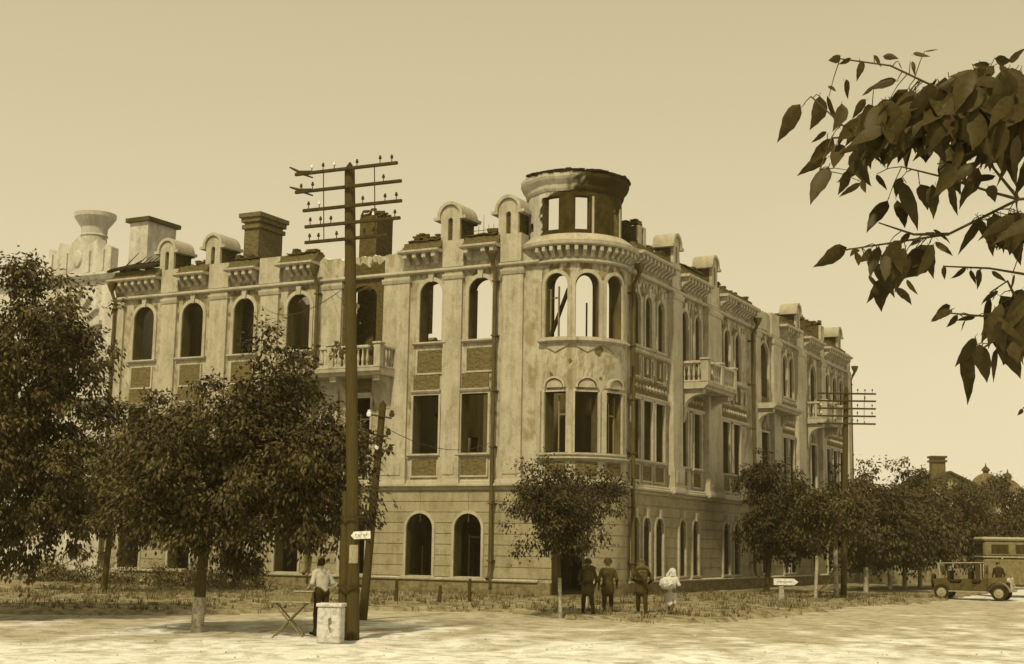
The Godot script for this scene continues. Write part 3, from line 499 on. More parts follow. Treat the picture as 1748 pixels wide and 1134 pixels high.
func make_materials() -> void:
	var coarse := noise(11, 0.008, 4); var mid := noise(12, 0.03, 4); var fine := noise(13, 0.16, 3)
	var blot := noise(14, 0.014, 5); var streak := noise(15, 0.05, 3, 512, 24); var cell := noise(16, 0.05, 2, 512, 512, FastNoiseLite.TYPE_CELLULAR)
	var bark := noise(17, 0.09, 3, 512, 48)
	var rough_tex := ImageTexture.create_from_image(fine)
	var mid_tex := ImageTexture.create_from_image(mid)
	var t_plaster := blend([[coarse, 0.28], [streak, 0.26], [mid, 0.22], [fine, 0.3]], [[blot, 0.62, 0.06, 0.80], [mid, 0.70, 0.03, 0.78]], 0.88)
	var t_dark := blend([[coarse, 0.3], [mid, 0.4], [fine, 0.35]], [[blot, 0.60, 0.03, 0.62]], 0.74)
	var t_soot := blend([[coarse, 0.5], [streak, 0.5], [fine, 0.3]], [], 0.6)
	var t_dirt := blend([[coarse, 0.32], [mid, 0.30], [fine, 0.4]], [[blot, 0.58, 0.08, 0.76], [cell, 0.80, 0.05, 0.86]], 0.9)
	var t_verge := blend([[coarse, 0.5], [mid, 0.45], [fine, 0.45]], [[blot, 0.58, 0.05, 0.6]], 0.72)
	var t_wood := blend([[bark, 0.6], [mid, 0.2], [fine, 0.2]], [], 0.72)
	mat("plaster", 0.42, t_plaster, Vector3(0.16, 0.06, 0.16), 0.95, rough_tex, 0.8)
	mat("ground_floor_render", 0.34, t_plaster, Vector3(0.19, 0.12, 0.19), 0.95, rough_tex, 0.9)
	mat("plaster_light", 0.44, t_plaster, Vector3(0.21, 0.09, 0.21), 0.95, rough_tex, 0.6)
	mat("plinth_stone", 0.27, t_dark, Vector3(0.33, 0.33, 0.33), 0.95, rough_tex, 1.2)
	mat("brick", 0.19, t_dark, Vector3(0.6, 1.3, 0.6), 0.95, mid_tex, 1.5)
	mat("brick_burnt", 0.12, t_dark, Vector3(0.5, 0.9, 0.5), 0.97, mid_tex, 2.0)
	mat("inside", 0.19, t_soot, Vector3(0.12, 0.05, 0.12), 0.97, rough_tex, 1.0)
	mat("reveal_soot_shade", 0.15, t_soot, Vector3(0.3, 0.2, 0.3), 0.97, rough_tex, 1.0)  # soot tone, darkened further so jamb shade is put into the colour
	mat("char", 0.03, t_soot, Vector3(0.5, 0.5, 0.5), 0.97)
	var st := mat("stained", 1.0, t_plaster, Vector3(0.3, 0.12, 0.3), 0.96, rough_tex, 1.0, true)
	st.albedo_color = Color.WHITE
	mat("iron", 0.07, t_soot, Vector3(1.5, 0.4, 1.5), 0.6)
	mat("pipe", 0.13, t_soot, Vector3(1.0, 0.3, 1.0), 0.75)
	mat("pole_wood", 0.085, t_wood, Vector3(1.1, 0.25, 1.1), 0.9, mid_tex, 0.6)
	mat("old_wood", 0.26, t_wood, Vector3(0.9, 0.9, 0.9), 0.9)
	mat("bark", 0.10, t_wood, Vector3(1.6, 0.6, 1.6), 0.95, mid_tex, 1.5)
	mat("whitewash", 0.46, t_dark, Vector3(1.4, 0.9, 1.4), 0.9)
	mat("white_block", 0.6, t_dirt, Vector3(0.9, 0.9, 0.9), 0.9, rough_tex, 0.8)
	mat("porcelain", 0.72, null, Vector3.ONE, 0.25)
	mat("sign_paint", 0.74, t_dirt, Vector3(1.2, 1.2, 1.2), 0.6)
	mat("sign_ink", 0.05)
	mat("paper", 0.36, t_dirt, Vector3(2.3, 2.3, 2.3), 0.85)
	var dm := mat("dirt", 0.66, t_dirt, Vector3(0.17, 0.17, 0.17), 0.98, rough_tex, 1.5, true)
	dm.albedo_color = Color.WHITE
	mat("pebble", 0.5, t_dirt)
	mat("verge_dirt", 0.33, t_verge, Vector3(0.23, 0.23, 0.23), 0.98, mid_tex, 3.0)
	mat("rubble", 0.38, t_dark, Vector3(0.8, 0.8, 0.8), 0.97, mid_tex, 2.0)
	mat("roof_iron", 0.10, t_soot, Vector3(0.4, 0.4, 0.4), 0.8)
	mat("pale_stone", 0.54, t_plaster, Vector3(0.1, 0.05, 0.1), 0.95, rough_tex, 0.8)
	mat("far_wall", 0.3, t_dark, Vector3(0.2, 0.2, 0.2), 0.95)
	mat("car_paint", 0.10, t_dirt, Vector3(0.8, 0.8, 0.8), 0.4)
	mat("car_dust", 0.36, t_dirt, Vector3(0.9, 0.9, 0.9), 0.6)
	mat("canvas", 0.36, t_dirt, Vector3(1.3, 1.3, 1.3), 0.9)
	mat("bus_paint", 0.2, t_dirt, Vector3(0.5, 0.5, 0.5), 0.45)
	mat("tyre", 0.03, null, Vector3.ONE, 0.9)
	mat("steel", 0.45, null, Vector3.ONE, 0.35)
	var gl := mat("glass", 0.05, null, Vector3.ONE, 0.08)
	gl.transparency = BaseMaterial3D.TRANSPARENCY_ALPHA; gl.albedo_color.a = 0.35; gl.metallic_specular = 0.6
	mat("cloth", 1.0, rough_grain(), Vector3(2.5, 2.5, 2.5), 0.95, null, 0.0, true)
	mat("linen", 0.6, t_dirt, Vector3(1.2, 1.2, 1.2), 0.95)
	mat("field_cloth", 0.13, t_verge, Vector3(1.9, 1.9, 1.9), 0.95)
	mat("helmet_steel", 0.075, t_soot, Vector3(2.0, 2.0, 2.0), 0.55)
	mat("gun_wood", 0.06, t_wood, Vector3(3.0, 3.0, 3.0), 0.5)
	for q in [["leaf", 0.35], ["leaf_far", 0.35], ["grass", 0.4]]:
		var lm := mat(q[0], 1.0, null, Vector3.ONE, 0.55, null, 0.0, true)
		lm.backlight_enabled = true; lm.backlight = Color(q[1], q[1], q[1])
		lm.cull_mode = BaseMaterial3D.CULL_DISABLED; lm.metallic_specular = 0.35
	var bl := mat("big_leaf", 0.06, t_dirt, Vector3(6.0, 6.0, 6.0), 0.5)
	bl.backlight_enabled = true; bl.backlight = Color(0.35, 0.35, 0.35); bl.cull_mode = BaseMaterial3D.CULL_DISABLED
	mat("twig", 0.09, null, Vector3.ONE, 0.9)
func rough_grain() -> Texture2D:
	return blend([[noise(31, 0.05, 3), 0.35], [noise(32, 0.3, 2), 0.3]], [], 0.84)

# ---------------------------------------------------------------- the burnt-out corner building
const DR := 2.06
var FL: Fac
var FR: Fac
var FT: Fac
var house: Node3D
var bracket_mesh: ArrayMesh
var baluster_mesh: ArrayMesh
var short_baluster_mesh: ArrayMesh

func window(f: Fac, o: Array, band: float, proud: float, keystone: bool, sill_y: float, panel: Array, m: Material) -> void:
	var mb := MB.new()
	trim(mb, f, o, band, -0.02, proud, o[2])
	var w := part(mb, "window", m, house)
	var s := MB.new()
	var k := 6 if f.r > 0.0 else 1
	sweep(s, f, o[0] - o[1] * 0.5 - band - 0.1, o[0] + o[1] * 0.5 + band + 0.1, [Vector2(-0.25, sill_y - 0.16), Vector2(0.1, sill_y - 0.16), Vector2(0.18, sill_y - 0.09), Vector2(0.18, sill_y - 0.02), Vector2(-0.25, sill_y + 0.012)], k)
	part(s, "sill", M.plaster_light, w)
	if keystone:
		var q := MB.new()
		var t: float = o[3]
		q.prism([Vector2(-0.09, 0), Vector2(0.09, 0), Vector2(0.15, 0.42), Vector2(-0.15, 0.42)], f.p(o[0], t - 0.04, -0.05), f.tt(o[0]), UP, f.nn(o[0]), proud + 0.12)
		part(q, "keystone", m, w)
	if panel.size() > 0:
		var pm := MB.new()
		fbox(pm, f, o[0] - panel[0] * 0.5, o[0] + panel[0] * 0.5, panel[1], panel[2], -0.04, 0.025, k)
		part(pm, "apron_panel", M.brick, w)
		var fr := MB.new()
		for e in [-1.0, 1.0]: fbox(fr, f, o[0] + e * (panel[0] * 0.5 + 0.045) - 0.04, o[0] + e * (panel[0] * 0.5 + 0.045) + 0.04, panel[1], panel[2], -0.03, 0.065)
		fbox(fr, f, o[0] - panel[0] * 0.5 - 0.085, o[0] + panel[0] * 0.5 + 0.085, panel[1] - 0.08, panel[1] - 0.002, -0.03, 0.068, k)
		part(fr, "panel_frame", M.plaster_light, w)

func pilaster(f: Fac, s0: float, s1: float, y0: float, y1: float, d := 0.14, cap := true) -> void:
	var mb := MB.new()
	fbox(mb, f, s0, s1, y0, y1, -0.05, d)
	var p := part(mb, "pilaster", M.plaster_light, house)
	if cap:
		var c := MB.new()
		sweep(c, f, s0 - 0.07, s1 + 0.07, [Vector2(-0.04, y1 - 0.34), Vector2(d + 0.04, y1 - 0.34), Vector2(d + 0.09, y1 - 0.2), Vector2(d + 0.09, y1 - 0.12), Vector2(-0.04, y1 - 0.12)])
		part(c, "capital", M.plaster_light, p)
	if y0 < 5.2 and s1 - s0 > 0.6:
		var c3 := MB.new()
		sweep(c3, f, s0 - 0.1, s1 + 0.1, [Vector2(-0.05, 4.48), Vector2(d * 0.4, 4.48), Vector2(d + 0.02, 4.64), Vector2(d + 0.13, 4.68), Vector2(d + 0.13, 4.77), Vector2(d + 0.1, 4.948), Vector2(-0.05, 4.948)])
		part(c3, "pedestal_corbel", M.plaster_light, p)
		var c2 := MB.new()
		fbox(c2, f, s0 - 0.06, s1 + 0.06, y0, y0 + 0.95, -0.04, d + 0.07)
		fbox(c2, f, s0 + 0.18, s1 - 0.18, y0 + 0.2, y0 + 0.75, d + 0.02, d + 0.1)
		part(c2, "pedestal", M.plaster, p)

func finial(f: Fac, s: float, y: float, h: float, w: float, m: Material, dark: Material, rng: RandomNumberGenerator, dp := 1.15, ruined := false) -> void:
	# a small gabled pier on the parapet: deep body, front slot, round head with a heavy hood
	var b := MB.new()
	fbox(b, f, s - w * 0.5, s + w * 0.5, y - 0.5, y + h * 0.62, -dp, 0.0)
	var p := part(b, "parapet_pier", dark, house)
	var fr := MB.new()
	wall(fr, f, s - w * 0.5 - 0.01, s + w * 0.5 + 0.01, y - 0.5, y + h * 0.62 + 0.01, 0.14, [[s, 0.24, y - 0.05, y + h * 0.58, 0.12]], 0.145)
	part(fr, "front_panel", m, p)
	if ruined:
		var rb := MB.new()
		for i in 34:
			var l := i / 9
			rb.box(f.p(s + rng.randf_range(-0.4, 0.4) * w * (1.0 - l * 0.2), y + h * 0.62 + 0.05 + l * 0.09, rng.randf_range(-dp, 0.0)), Vector3(0.26, 0.085, 0.16), f.bs(s) * Basis(UP, rng.randf_range(-0.4, 0.4)))
		part(rb, "broken_brickwork", dark, p).set_meta("kind", "stuff")
		return
	var hd := MB.new()
	var r := w * 0.5 + 0.02
	var poly := []
	for i in 11: poly.append(Vector2(cos(PI * i / 10.0) * r, sin(PI * i / 10.0) * r))
	hd.prism(poly, f.p(s, y + h * 0.62 + 0.012, 0.05 - dp), f.tt(s), UP, f.nn(s), dp + 0.09)
	part(hd, "round_head", m, p)
	var hood := MB.new()
	var o := [s, r * 2.0 + 0.012, 0.0, y + h * 0.62 + r + 0.03, r + 0.01]
	trim(hood, f, o, 0.14, -dp - 0.05, 0.24, y + h * 0.62 - 0.02)
	for e in [-1.0, 1.0]:
		fbox(hood, f, s + e * (r + 0.16) - 0.16, s + e * (r + 0.16) + 0.16, y + h * 0.62 - 0.16, y + h * 0.62 - 0.022, -dp - 0.05, 0.25)
	part(hood, "hood_moulding", m, p)
	if rng.randf() < 0.7:
		var c := MB.new()
		fbox(c, f, s - w * 0.5 - 0.12, s + w * 0.5 + 0.12, y + h * 0.5, y + h * 0.5 + 0.12, -dp - 0.12, -dp * 0.6)
		part(c, "side_cap", dark, p)

func entablature(f: Fac, s0: float, s1: float, spans: Array, seg: int, sd: int) -> void:
	var rng := rnd(sd)
	var a := MB.new()
	sweep(a, f, s0, s1, [Vector2(-0.1, 14.06), Vector2(0.19, 14.06), Vector2(0.25, 14.12), Vector2(0.25, 14.19), Vector2(0.16, 14.24), Vector2(-0.1, 14.24)], maxi(1, seg / 4))
	part(a, "architrave", M.plaster_light, house)
	for sp in spans:
		var fz := MB.new()
		fbox(fz, f, sp[0], sp[1], 14.45, 14.93, -0.05, 0.05, maxi(1, seg / 4))
		part(fz, "frieze", M.plaster, house)
		var n := int(round((sp[1] - sp[0]) / 0.44))
		for i in n:
			if rng.randf() < 0.04: continue
			var s: float = lerpf(sp[0], sp[1], (i + 0.5) / n)
			inst(bracket_mesh, "bracket", house, Transform3D(f.bs(s), f.p(s, 14.48, 0.04)))
		var c := MB.new()
		sweep(c, f, sp[0] - 0.06, sp[1] + 0.06, [Vector2(-0.3, 14.94), Vector2(0.6, 14.94), Vector2(0.66, 15.0), Vector2(0.66, 15.08), Vector2(-0.3, 15.08)], maxi(2, seg))
		part(c, "cornice", M.plaster_light, house)
		var br := MB.new()
		sweep(br, f, sp[0] - 0.02, sp[1] + 0.02, [Vector2(-0.45, 15.083), Vector2(0.44, 15.083), Vector2(0.44, 15.18), Vector2(0.3, 15.19), Vector2(0.3, 15.31), Vector2(0.17, 15.32), Vector2(0.17, 15.5), Vector2(-0.1, 15.52), Vector2(-0.45, 15.5)], 9, 0.025, rng)
		part(br, "brick_parapet", M.brick, house)
		var rag := MB.new()
		var hn := FastNoiseLite.new(); hn.seed = sd; hn.frequency = 0.9
		var rs: float = sp[0]
		while rs < sp[1] - 0.2:
			var lv := int(clampf(2.0 + hn.get_noise_1d(rs + sp[1]) * 5.0, 0.0, 5.0))
			for l in lv: rag.box(f.p(rs + rng.randf_range(0.0, 0.08), 15.55 + l * 0.085, -0.12 + rng.randf_range(-0.05, 0.05)), Vector3(0.25, 0.075, 0.34), f.bs(rs) * Basis(UP, rng.randf_range(-0.12, 0.12)))
			rs += 0.27
		part(rag, "broken_brickwork", M.brick_burnt, house).set_meta("kind", "stuff")
		if rng.randf() < 0.5: continue
		var lid := MB.new()
		sweep(lid, f, sp[0] + 0.05, lerpf(sp[0], sp[1], rng.randf_range(0.75, 1.0)), [Vector2(-0.5, 15.53), Vector2(0.24, 15.55), Vector2(0.24, 15.59), Vector2(-0.5, 15.58)], 7, 0.03, rng)
		part(lid, "flashing", M.roof_iron, house)

func drainpipe(f: Fac, s: float, y0: float, y1: float) -> void:
	var mb := MB.new()
	mb.tube([f.p(s, y0 - 0.12, 0.5), f.p(s, y0 + 0.05, 0.3), f.p(s, y0 + 0.3, 0.26), f.p(s, y1 - 0.5, 0.26), f.p(s, y1 - 0.1, 0.5), f.p(s, y1 + 0.2, 0.56)], [0.085, 0.085, 0.085, 0.085, 0.085, 0.1], 8)
	var p := part(mb, "drainpipe", M.pipe, house)
	var h := MB.new()
	h.lathe(f.p(s, y1 - 0.02, 0.55), [Vector2(0.1, 0), Vector2(0.22, 0.3), Vector2(0.24, 0.4), Vector2(0.2, 0.4)], 10)
	part(h, "hopper", M.pipe, p)
	for i in 6:
		var y := lerpf(y0 + 0.6, y1 - 0.9, i / 5.0)
		var c := MB.new()
		fbox(c, f, s - 0.12, s + 0.12, y, y + 0.07, -0.02, 0.36)
		part(c, "clamp", M.pipe, p)

func balcony(f: Fac, s0: float, s1: float, y: float, out: float, gaps: Array, rail: bool) -> void:
	var d := MB.new()
	sweep(d, f, s0, s1, [Vector2(-0.05, y - 0.3), Vector2(out - 0.22, y - 0.3), Vector2(out - 0.14, y - 0.2), Vector2(out - 0.02, y - 0.14), Vector2(out, y), Vector2(-0.05, y)])
	var p := part(d, "balcony", M.plaster_light, house)
	var n := 3 if s1 - s0 > 5.0 else 2
	for i in n:
		var s := lerpf(s0 + 0.35, s1 - 0.35, float(i) / (n - 1))
		var c := MB.new()
		var poly := [Vector2(0, 0), Vector2(0, -1.5), Vector2(0.1, -1.55), Vector2(0.2, -1.4), Vector2(0.26, -1.0)]
		for k in 6:
			var a := PI * 0.5 * k / 5.0
			poly.append(Vector2(0.26 + (out - 0.55) * (1.0 - cos(a)), -0.85 + 0.62 * sin(a)))
		poly.append(Vector2(out - 0.25, 0))
		c.prism(poly, f.p(s - 0.17, y - 0.302, -0.03), f.nn(s), UP, f.tt(s), 0.34)
		part(c, "console", M.plaster, p)
	if not rail: return
	var sides := [[f.p(s0 + 0.12, y, 0.1), f.p(s0 + 0.12, y, out - 0.14)], [f.p(s0 + 0.12, y, out - 0.14), f.p(s1 - 0.12, y, out - 0.14)], [f.p(s1 - 0.12, y, out - 0.14), f.p(s1 - 0.12, y, 0.1)]]
	for e in 3:
		var a: Vector3 = sides[e][0]; var b: Vector3 = sides[e][1]
		var dir := (b - a).normalized()
		var len := a.distance_to(b)
		var bs := Basis(dir, UP, dir.cross(UP))
		var cnt := int(len / 0.24)
		var whole := []
		for i in cnt:
			var t := (i + 0.5) / cnt
			var skip := false
			if e == 1:
				for g in gaps: if t > g[0] and t < g[1]: skip = true
			if skip: continue
			inst(baluster_mesh, "baluster", p, Transform3D(bs, a.lerp(b, t) + UP * 0.1))
		var r := MB.new()
		var last := 0.0
		var cuts: Array = (gaps if e == 1 else []) + [[1.0, 1.0]]
		for g in cuts:
			if g[0] - last > 0.02:
				var m0 := a.lerp(b, last); var m1 := a.lerp(b, g[0])
				r.box((m0 + m1) * 0.5 + UP * 0.95, Vector3(m0.distance_to(m1), 0.14, 0.24), bs, 0.03)
			last = g[1]
		part(r, "handrail", M.plaster_light, p)
		var q := MB.new()
		q.box((a + b) * 0.5 + UP * 0.055, Vector3(len, 0.09, 0.22), bs, 0.02)
		part(q, "bottom_rail", M.plaster_light, p)
	for c3 in [f.p(s0 + 0.16, y, out - 0.18), f.p(s1 - 0.16, y, out - 0.18), f.p((s0 + s1) * 0.5, y, out - 0.17)]:
		var k := MB.new()
		k.box(c3 + UP * 0.53, Vector3(0.34, 1.04, 0.34), f.bs(s0), 0.03)
		k.box(c3 + UP * 1.09, Vector3(0.44, 0.1, 0.44), f.bs(s0), 0.02)
		part(k, "corner_post", M.plaster_light, p)

func courses(f: Fac, s0: float, s1: float, ops: Array, step: float) -> void:
	var cut := [s0]
	for o in ops:
		if o[0] > s0 and o[0] < s1: cut.append(o[0])
	cut.append(s1); cut.sort()
	for i in 8:
		var y0 := 0.84 + i * 0.455
		for j in cut.size() - 1:
			var mb := MB.new()
			var a: float = cut[j] + 0.008; var b: float = cut[j + 1] - 0.008
			for o in ops:
				# below the spring of the arch the opening takes the end of the block
				if y0 < o[3] - o[4]:
					if absf(o[0] - cut[j]) < 0.01: a = o[0] + o[1] * 0.5
					if absf(o[0] - cut[j + 1]) < 0.01: b = o[0] - o[1] * 0.5
			if b - a < 0.05: continue
			wall(mb, f, a, b, y0, y0 + 0.425, 0.06, ops, 0.035, step)
			part(mb, "stone_block", M.ground_floor_render, house)

func chimney(f: Fac, s0: float, s1: float, y0: float, y1: float, d0: float, d1: float, m: Material, cap: bool) -> void:
	var mb := MB.new()
	fbox(mb, f, s0, s1, y0, y1, d0, d1)
	var p := part(mb, "chimney", m, house)
	var cr := rnd(int(s0 * 100.0))
	if not cap:
		var rb := MB.new()
		for i in 60:
			var l := i / 14
			rb.box(f.p(lerpf(s0, s1, cr.randf()), y1 + 0.03 + l * 0.085, lerpf(d0, d1, cr.randf())), Vector3(0.26, 0.08, 0.14), f.bs(s0) * Basis(UP, cr.randf_range(-0.5, 0.5)))
		part(rb, "broken_brickwork", m, p).set_meta("kind", "stuff")
		return
	for q in [[0.1, y1 - 0.75, y1 - 0.55], [0.13, y1 - 0.42, y1 - 0.2], [0.22, y1 - 0.2 + 0.004, y1 + 0.02]]:
		var c := MB.new()
		fbox(c, f, s0 - q[0], s1 + q[0], q[1], q[2], d0 - q[0], d1 + q[0])
		part(c, "chimney_cap", m, p)

func make_building() -> void:
	FL = flat_front(TOWER + NL * 2.1, L, NL)
	FR = flat_front(TOWER + NR * 2.0, R, NR)
	FT = round_front(TOWER, TOWER_R)
	house = thing("corner_building", "burnt-out roofless three-storey building with round corner tower and empty windows", "building", TOWER)
	var rng := rnd(7)
	var bm := MB.new()
	bm.prism([Vector2(0, 0), Vector2(0.12, 0), Vector2(0.22, 0.12), Vector2(0.5, 0.26), Vector2(0.5, 0.46), Vector2(0, 0.46)], Vector3(-0.095, 0, 0), Vector3(0, 0, 1), UP, Vector3(1, 0, 0), 0.19)
	bracket_mesh = bm.mesh(M.plaster_light)
	var bl := MB.new()
	bl.lathe(Vector3.ZERO, [Vector2(0.06, 0), Vector2(0.06, 0.06), Vector2(0.04, 0.1), Vector2(0.075, 0.26), Vector2(0.06, 0.4), Vector2(0.035, 0.58), Vector2(0.035, 0.68), Vector2(0.06, 0.72), Vector2(0.06, 0.79)], 8)
	baluster_mesh = bl.mesh(M.plaster_light)

	# openings [centre, width, sill, top, rise]
	var l2 := [[22.75, 1.3, 11.0, 13.68, 0.62], [19.65, 1.32, 11.0, 13.68, 0.62], [16.5, 1.22, 11.0, 13.68, 0.6], [13.3, 1.3, 11.0, 13.65, 0.62], [6.1, 1.15, 11.0, 13.72, 0.57], [3.6, 1.17, 11.0, 13.7, 0.57]]
	var l1 := []
	for s in [22.8, 19.7, 16.5, 13.4, 9.8, 6.25, 3.8]: l1.append([s, 1.3, 6.08, 8.63, 0.0])
	var l0 := []
	for s in [22.9, 19.75, 16.55, 13.45, 9.85, 6.4, 4.0]: l0.append([s, 1.32, 0.8, 3.5, 0.64])
	var hole := [[9.75, 1.75, 9.8, 13.9, 0.5]]
	var r2 := [[1.75, 0.74, 11.0, 13.3, 0.37], [3.1, 0.76, 11.0, 13.3, 0.38], [4.6, 0.8, 11.0, 13.3, 0.4], [7.7, 0.9, 10.9, 13.4, 0.45], [9.5, 0.86, 10.9, 13.4, 0.43], [13.85, 0.92, 10.9, 13.4, 0.46], [15.6, 0.95, 10.9, 13.4, 0.46], [20.15, 1.7, 10.2, 13.6, 0.85], [24.1, 0.9, 11.0, 13.4, 0.45], [25.4, 0.9, 11.0, 13.4, 0.45], [30.1, 1.3, 10.4, 13.5, 0.65], [33.5, 0.95, 11.0, 13.4, 0.45], [35.2, 0.95, 11.0, 13.4, 0.45], [36.9, 0.95, 11.0, 13.4, 0.45]]
	var r1 := []
	for q in [[1.7, 1.0], [3.1, 1.05], [4.55, 1.05], [7.6, 1.0], [9.45, 1.0], [13.65, 1.1], [15.4, 1.1], [20.15, 1.6], [24.1, 0.9], [25.4, 0.9], [30.1, 1.2], [33.5, 0.95], [35.2, 0.95], [36.9, 0.95]]: r1.append([q[0], q[1], 6.0 if q[1] < 1.5 else 5.2, 8.6, 0.0])
	var r0 := []
	for q in [[1.62, 0.8], [2.95, 0.8], [4.45, 0.9], [7.35, 0.78], [9.1, 0.8], [13.6, 0.95], [15.2, 0.95], [20.1, 1.3], [24.1, 0.9], [25.4, 0.9], [30.0, 1.1], [33.5, 0.95], [35.2, 0.95], [36.9, 0.95]]: r0.append([q[0], q[1], 0.9, 3.5, q[1] * 0.5])
	var tw := []
	for a in [-25.7, 8.9, 44.0]:
		var s: float = deg_to_rad(a) * TOWER_R
		tw.append([s, 1.0, 10.86, 13.58, 0.5])
		tw.append([s, 0.96, 6.02, 8.55, 0.0])
	var door := [[-0.36, 1.4, 0.2, 3.35, 0.0]]

	# walls
	var nz := FastNoiseLite.new(); nz.seed = 4; nz.frequency = 0.6
	var topl := func(s: float) -> float:
		if s > 7.55 and s < 12.25: return 15.15 + nz.get_noise_1d(s * 3.0) * 0.25
		return 14.93
	var stain := func(ops: Array, sd: float, heavy := 0.26) -> Callable:
		return func(s: float, y: float) -> Color:
			var m := -1.0
			for o in ops:
				var dx: float = (s - o[0]) / (o[1] * 0.62)
				if absf(dx) > 1.6: continue
				var dy: float = y - o[3]
				if dy < -0.9 or dy > 2.0: continue
				var str: float = 0.55 * nz.get_noise_2d(o[0] * 13.0 + sd, o[3] * 7.0) + heavy
				m = maxf(m, str + 0.75 * nz.get_noise_2d(s * 3.5 + sd, y * 2.2) - maxf(0.0, dy) * 0.55 - dx * dx * 0.25)
			var damp := nz.get_noise_2d(s * 2.6 + sd * 3.0, y * 0.9) + 0.6 * nz.get_noise_2d(s * 9.0, y * 9.0 + sd)
			var c := tone(0.44).lerp(tone(0.31), smoothstep(0.12, 0.26, damp))
			return c.lerp(tone(0.15), smoothstep(0.02, 0.16, m))
	var w1 := MB.new(); var w1i := MB.new()
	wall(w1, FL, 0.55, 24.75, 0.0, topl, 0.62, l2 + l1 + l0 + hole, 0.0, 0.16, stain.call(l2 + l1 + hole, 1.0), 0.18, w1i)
	part(w1i, "wall_inner_face", M.reveal_soot_shade, part(w1, "wall", M.stained, house))
	var w2 := MB.new(); var w2i := MB.new()
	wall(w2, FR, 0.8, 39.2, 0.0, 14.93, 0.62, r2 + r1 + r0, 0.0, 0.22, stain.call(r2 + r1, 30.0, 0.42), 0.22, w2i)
	part(w2i, "wall_inner_face", M.reveal_soot_shade, part(w2, "wall", M.stained, house))
	var w3 := MB.new(); var w3i := MB.new()
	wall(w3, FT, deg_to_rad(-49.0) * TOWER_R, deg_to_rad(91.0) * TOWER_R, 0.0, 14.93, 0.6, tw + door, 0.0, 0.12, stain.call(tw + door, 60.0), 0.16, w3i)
	part(w3i, "wall_inner_face", M.reveal_soot_shade, part(w3, "tower_wall", M.stained, house))
	var ec := flat_front(FL.p(24.75, 0, 0), -NL, L)
	var w4 := MB.new()
	wall(w4, ec, 0.0, 11.6, 0.0, 14.9, 0.6, [], 0.0)
	part(w4, "end_wall", M.plaster, house)
	var ed := flat_front(FR.p(39.2, 0, 0), -NR, R)
	var w5 := MB.new()
	wall(w5, ed, 0.0, 11.6, 0.0, 14.9, 0.6, [], 0.0)
	part(w5, "end_wall", M.plaster, house)

	# plinth, rusticated ground floor, string course, sill band
	for q in [[FL, 0.6, 24.85, l0, 1], [FR, 0.85, 39.3, r0, 1], [FT, deg_to_rad(-48.0) * TOWER_R, deg_to_rad(90.0) * TOWER_R, door, 24]]:
		var mb := MB.new()
		wall(mb, q[0], q[1], q[2], -0.3, 0.68, 0.3, door if q[0] == FT else [], 0.13, 0.15 if q[0] == FT else 99.0)
		part(mb, "plinth", M.plinth_stone, house)
		if q[0] != FT:
			var lg := MB.new()
			sweep(lg, q[0], q[1], q[2], [Vector2(-0.1, 0.683), Vector2(0.2, 0.683), Vector2(0.22, 0.74), Vector2(0.03, 0.8), Vector2(-0.1, 0.8)])
			part(lg, "plinth_ledge", M.plaster_light, house)
		courses(q[0], q[1] + 0.02, q[2] - 0.1, q[3], 0.15 if q[0] == FT else 99.0)
		var sc := MB.new()
		sweep(sc, q[0], q[1], q[2], [Vector2(-0.1, 4.5), Vector2(0.08, 4.5), Vector2(0.13, 4.6), Vector2(0.26, 4.66), Vector2(0.26, 4.74), Vector2(0.15, 4.78), Vector2(0.15, 4.86), Vector2(0.04, 4.92), Vector2(-0.1, 4.92)], q[4])
		part(sc, "string_course", M.plaster_light, house)

	# windows of the left front
	for o in l2: window(FL, o, 0.17, 0.07, true, 11.0, [1.25, 9.62, 10.62], M.plaster_light)
	for o in l1:
		window(FL, o, 0.1, 0.05, false, 6.08, [1.25, 5.12, 5.8], M.plaster_light)
		var pn := MB.new()
		fbox(pn, FL, o[0] - 0.66, o[0] + 0.66, 8.86, 9.52, -0.03, 0.045)
		part(pn, "lintel_panel", M.brick, house)
		var hd := MB.new()
		sweep(hd, FL, o[0] - 0.74, o[0] + 0.74, [Vector2(-0.03, 8.72), Vector2(0.1, 8.72), Vector2(0.15, 8.8), Vector2(0.15, 8.85), Vector2(-0.03, 8.86)])
		part(hd, "window_hood", M.plaster_light, house)
	for o in l0: window(FL, o, 0.12, 0.09, false, 0.84, [], M.plaster_light)
	for q in [[24.05, 24.7], [20.65, 21.55], [17.5, 18.55], [14.45, 15.5], [10.85, 11.9], [7.2, 8.55], [4.5, 5.4], [1.5, 2.5]]: pilaster(FL, q[0], q[1], 4.95, 14.05)
	for o in r2: window(FR, o, 0.15, 0.14, true, o[2], [o[1] + 0.1, 9.65, 10.6], M.plaster_light)
	for o in r1: window(FR, o, 0.11, 0.12, false, o[2], [o[1], 5.1, 5.75] if o[2] > 5.5 else [], M.plaster_light)
	for o in r0: window(FR, o, 0.12, 0.13, true, 0.93, [], M.plaster_light)
	for q in [[5.75, 6.95], [10.55, 12.5], [18.15, 19.05], [21.4, 22.9], [26.3, 27.85], [31.5, 32.5], [38.2, 39.15]]: pilaster(FR, q[0], q[1], 4.95, 14.05, 0.28)
	for q in [2.42, 3.85, 8.6, 14.7]:
		pilaster(FR, q - 0.1, q + 0.1, 10.95, 13.2, 0.1, false)
		pilaster(FR, q - 0.1, q + 0.1, 5.95, 8.6, 0.1, false)
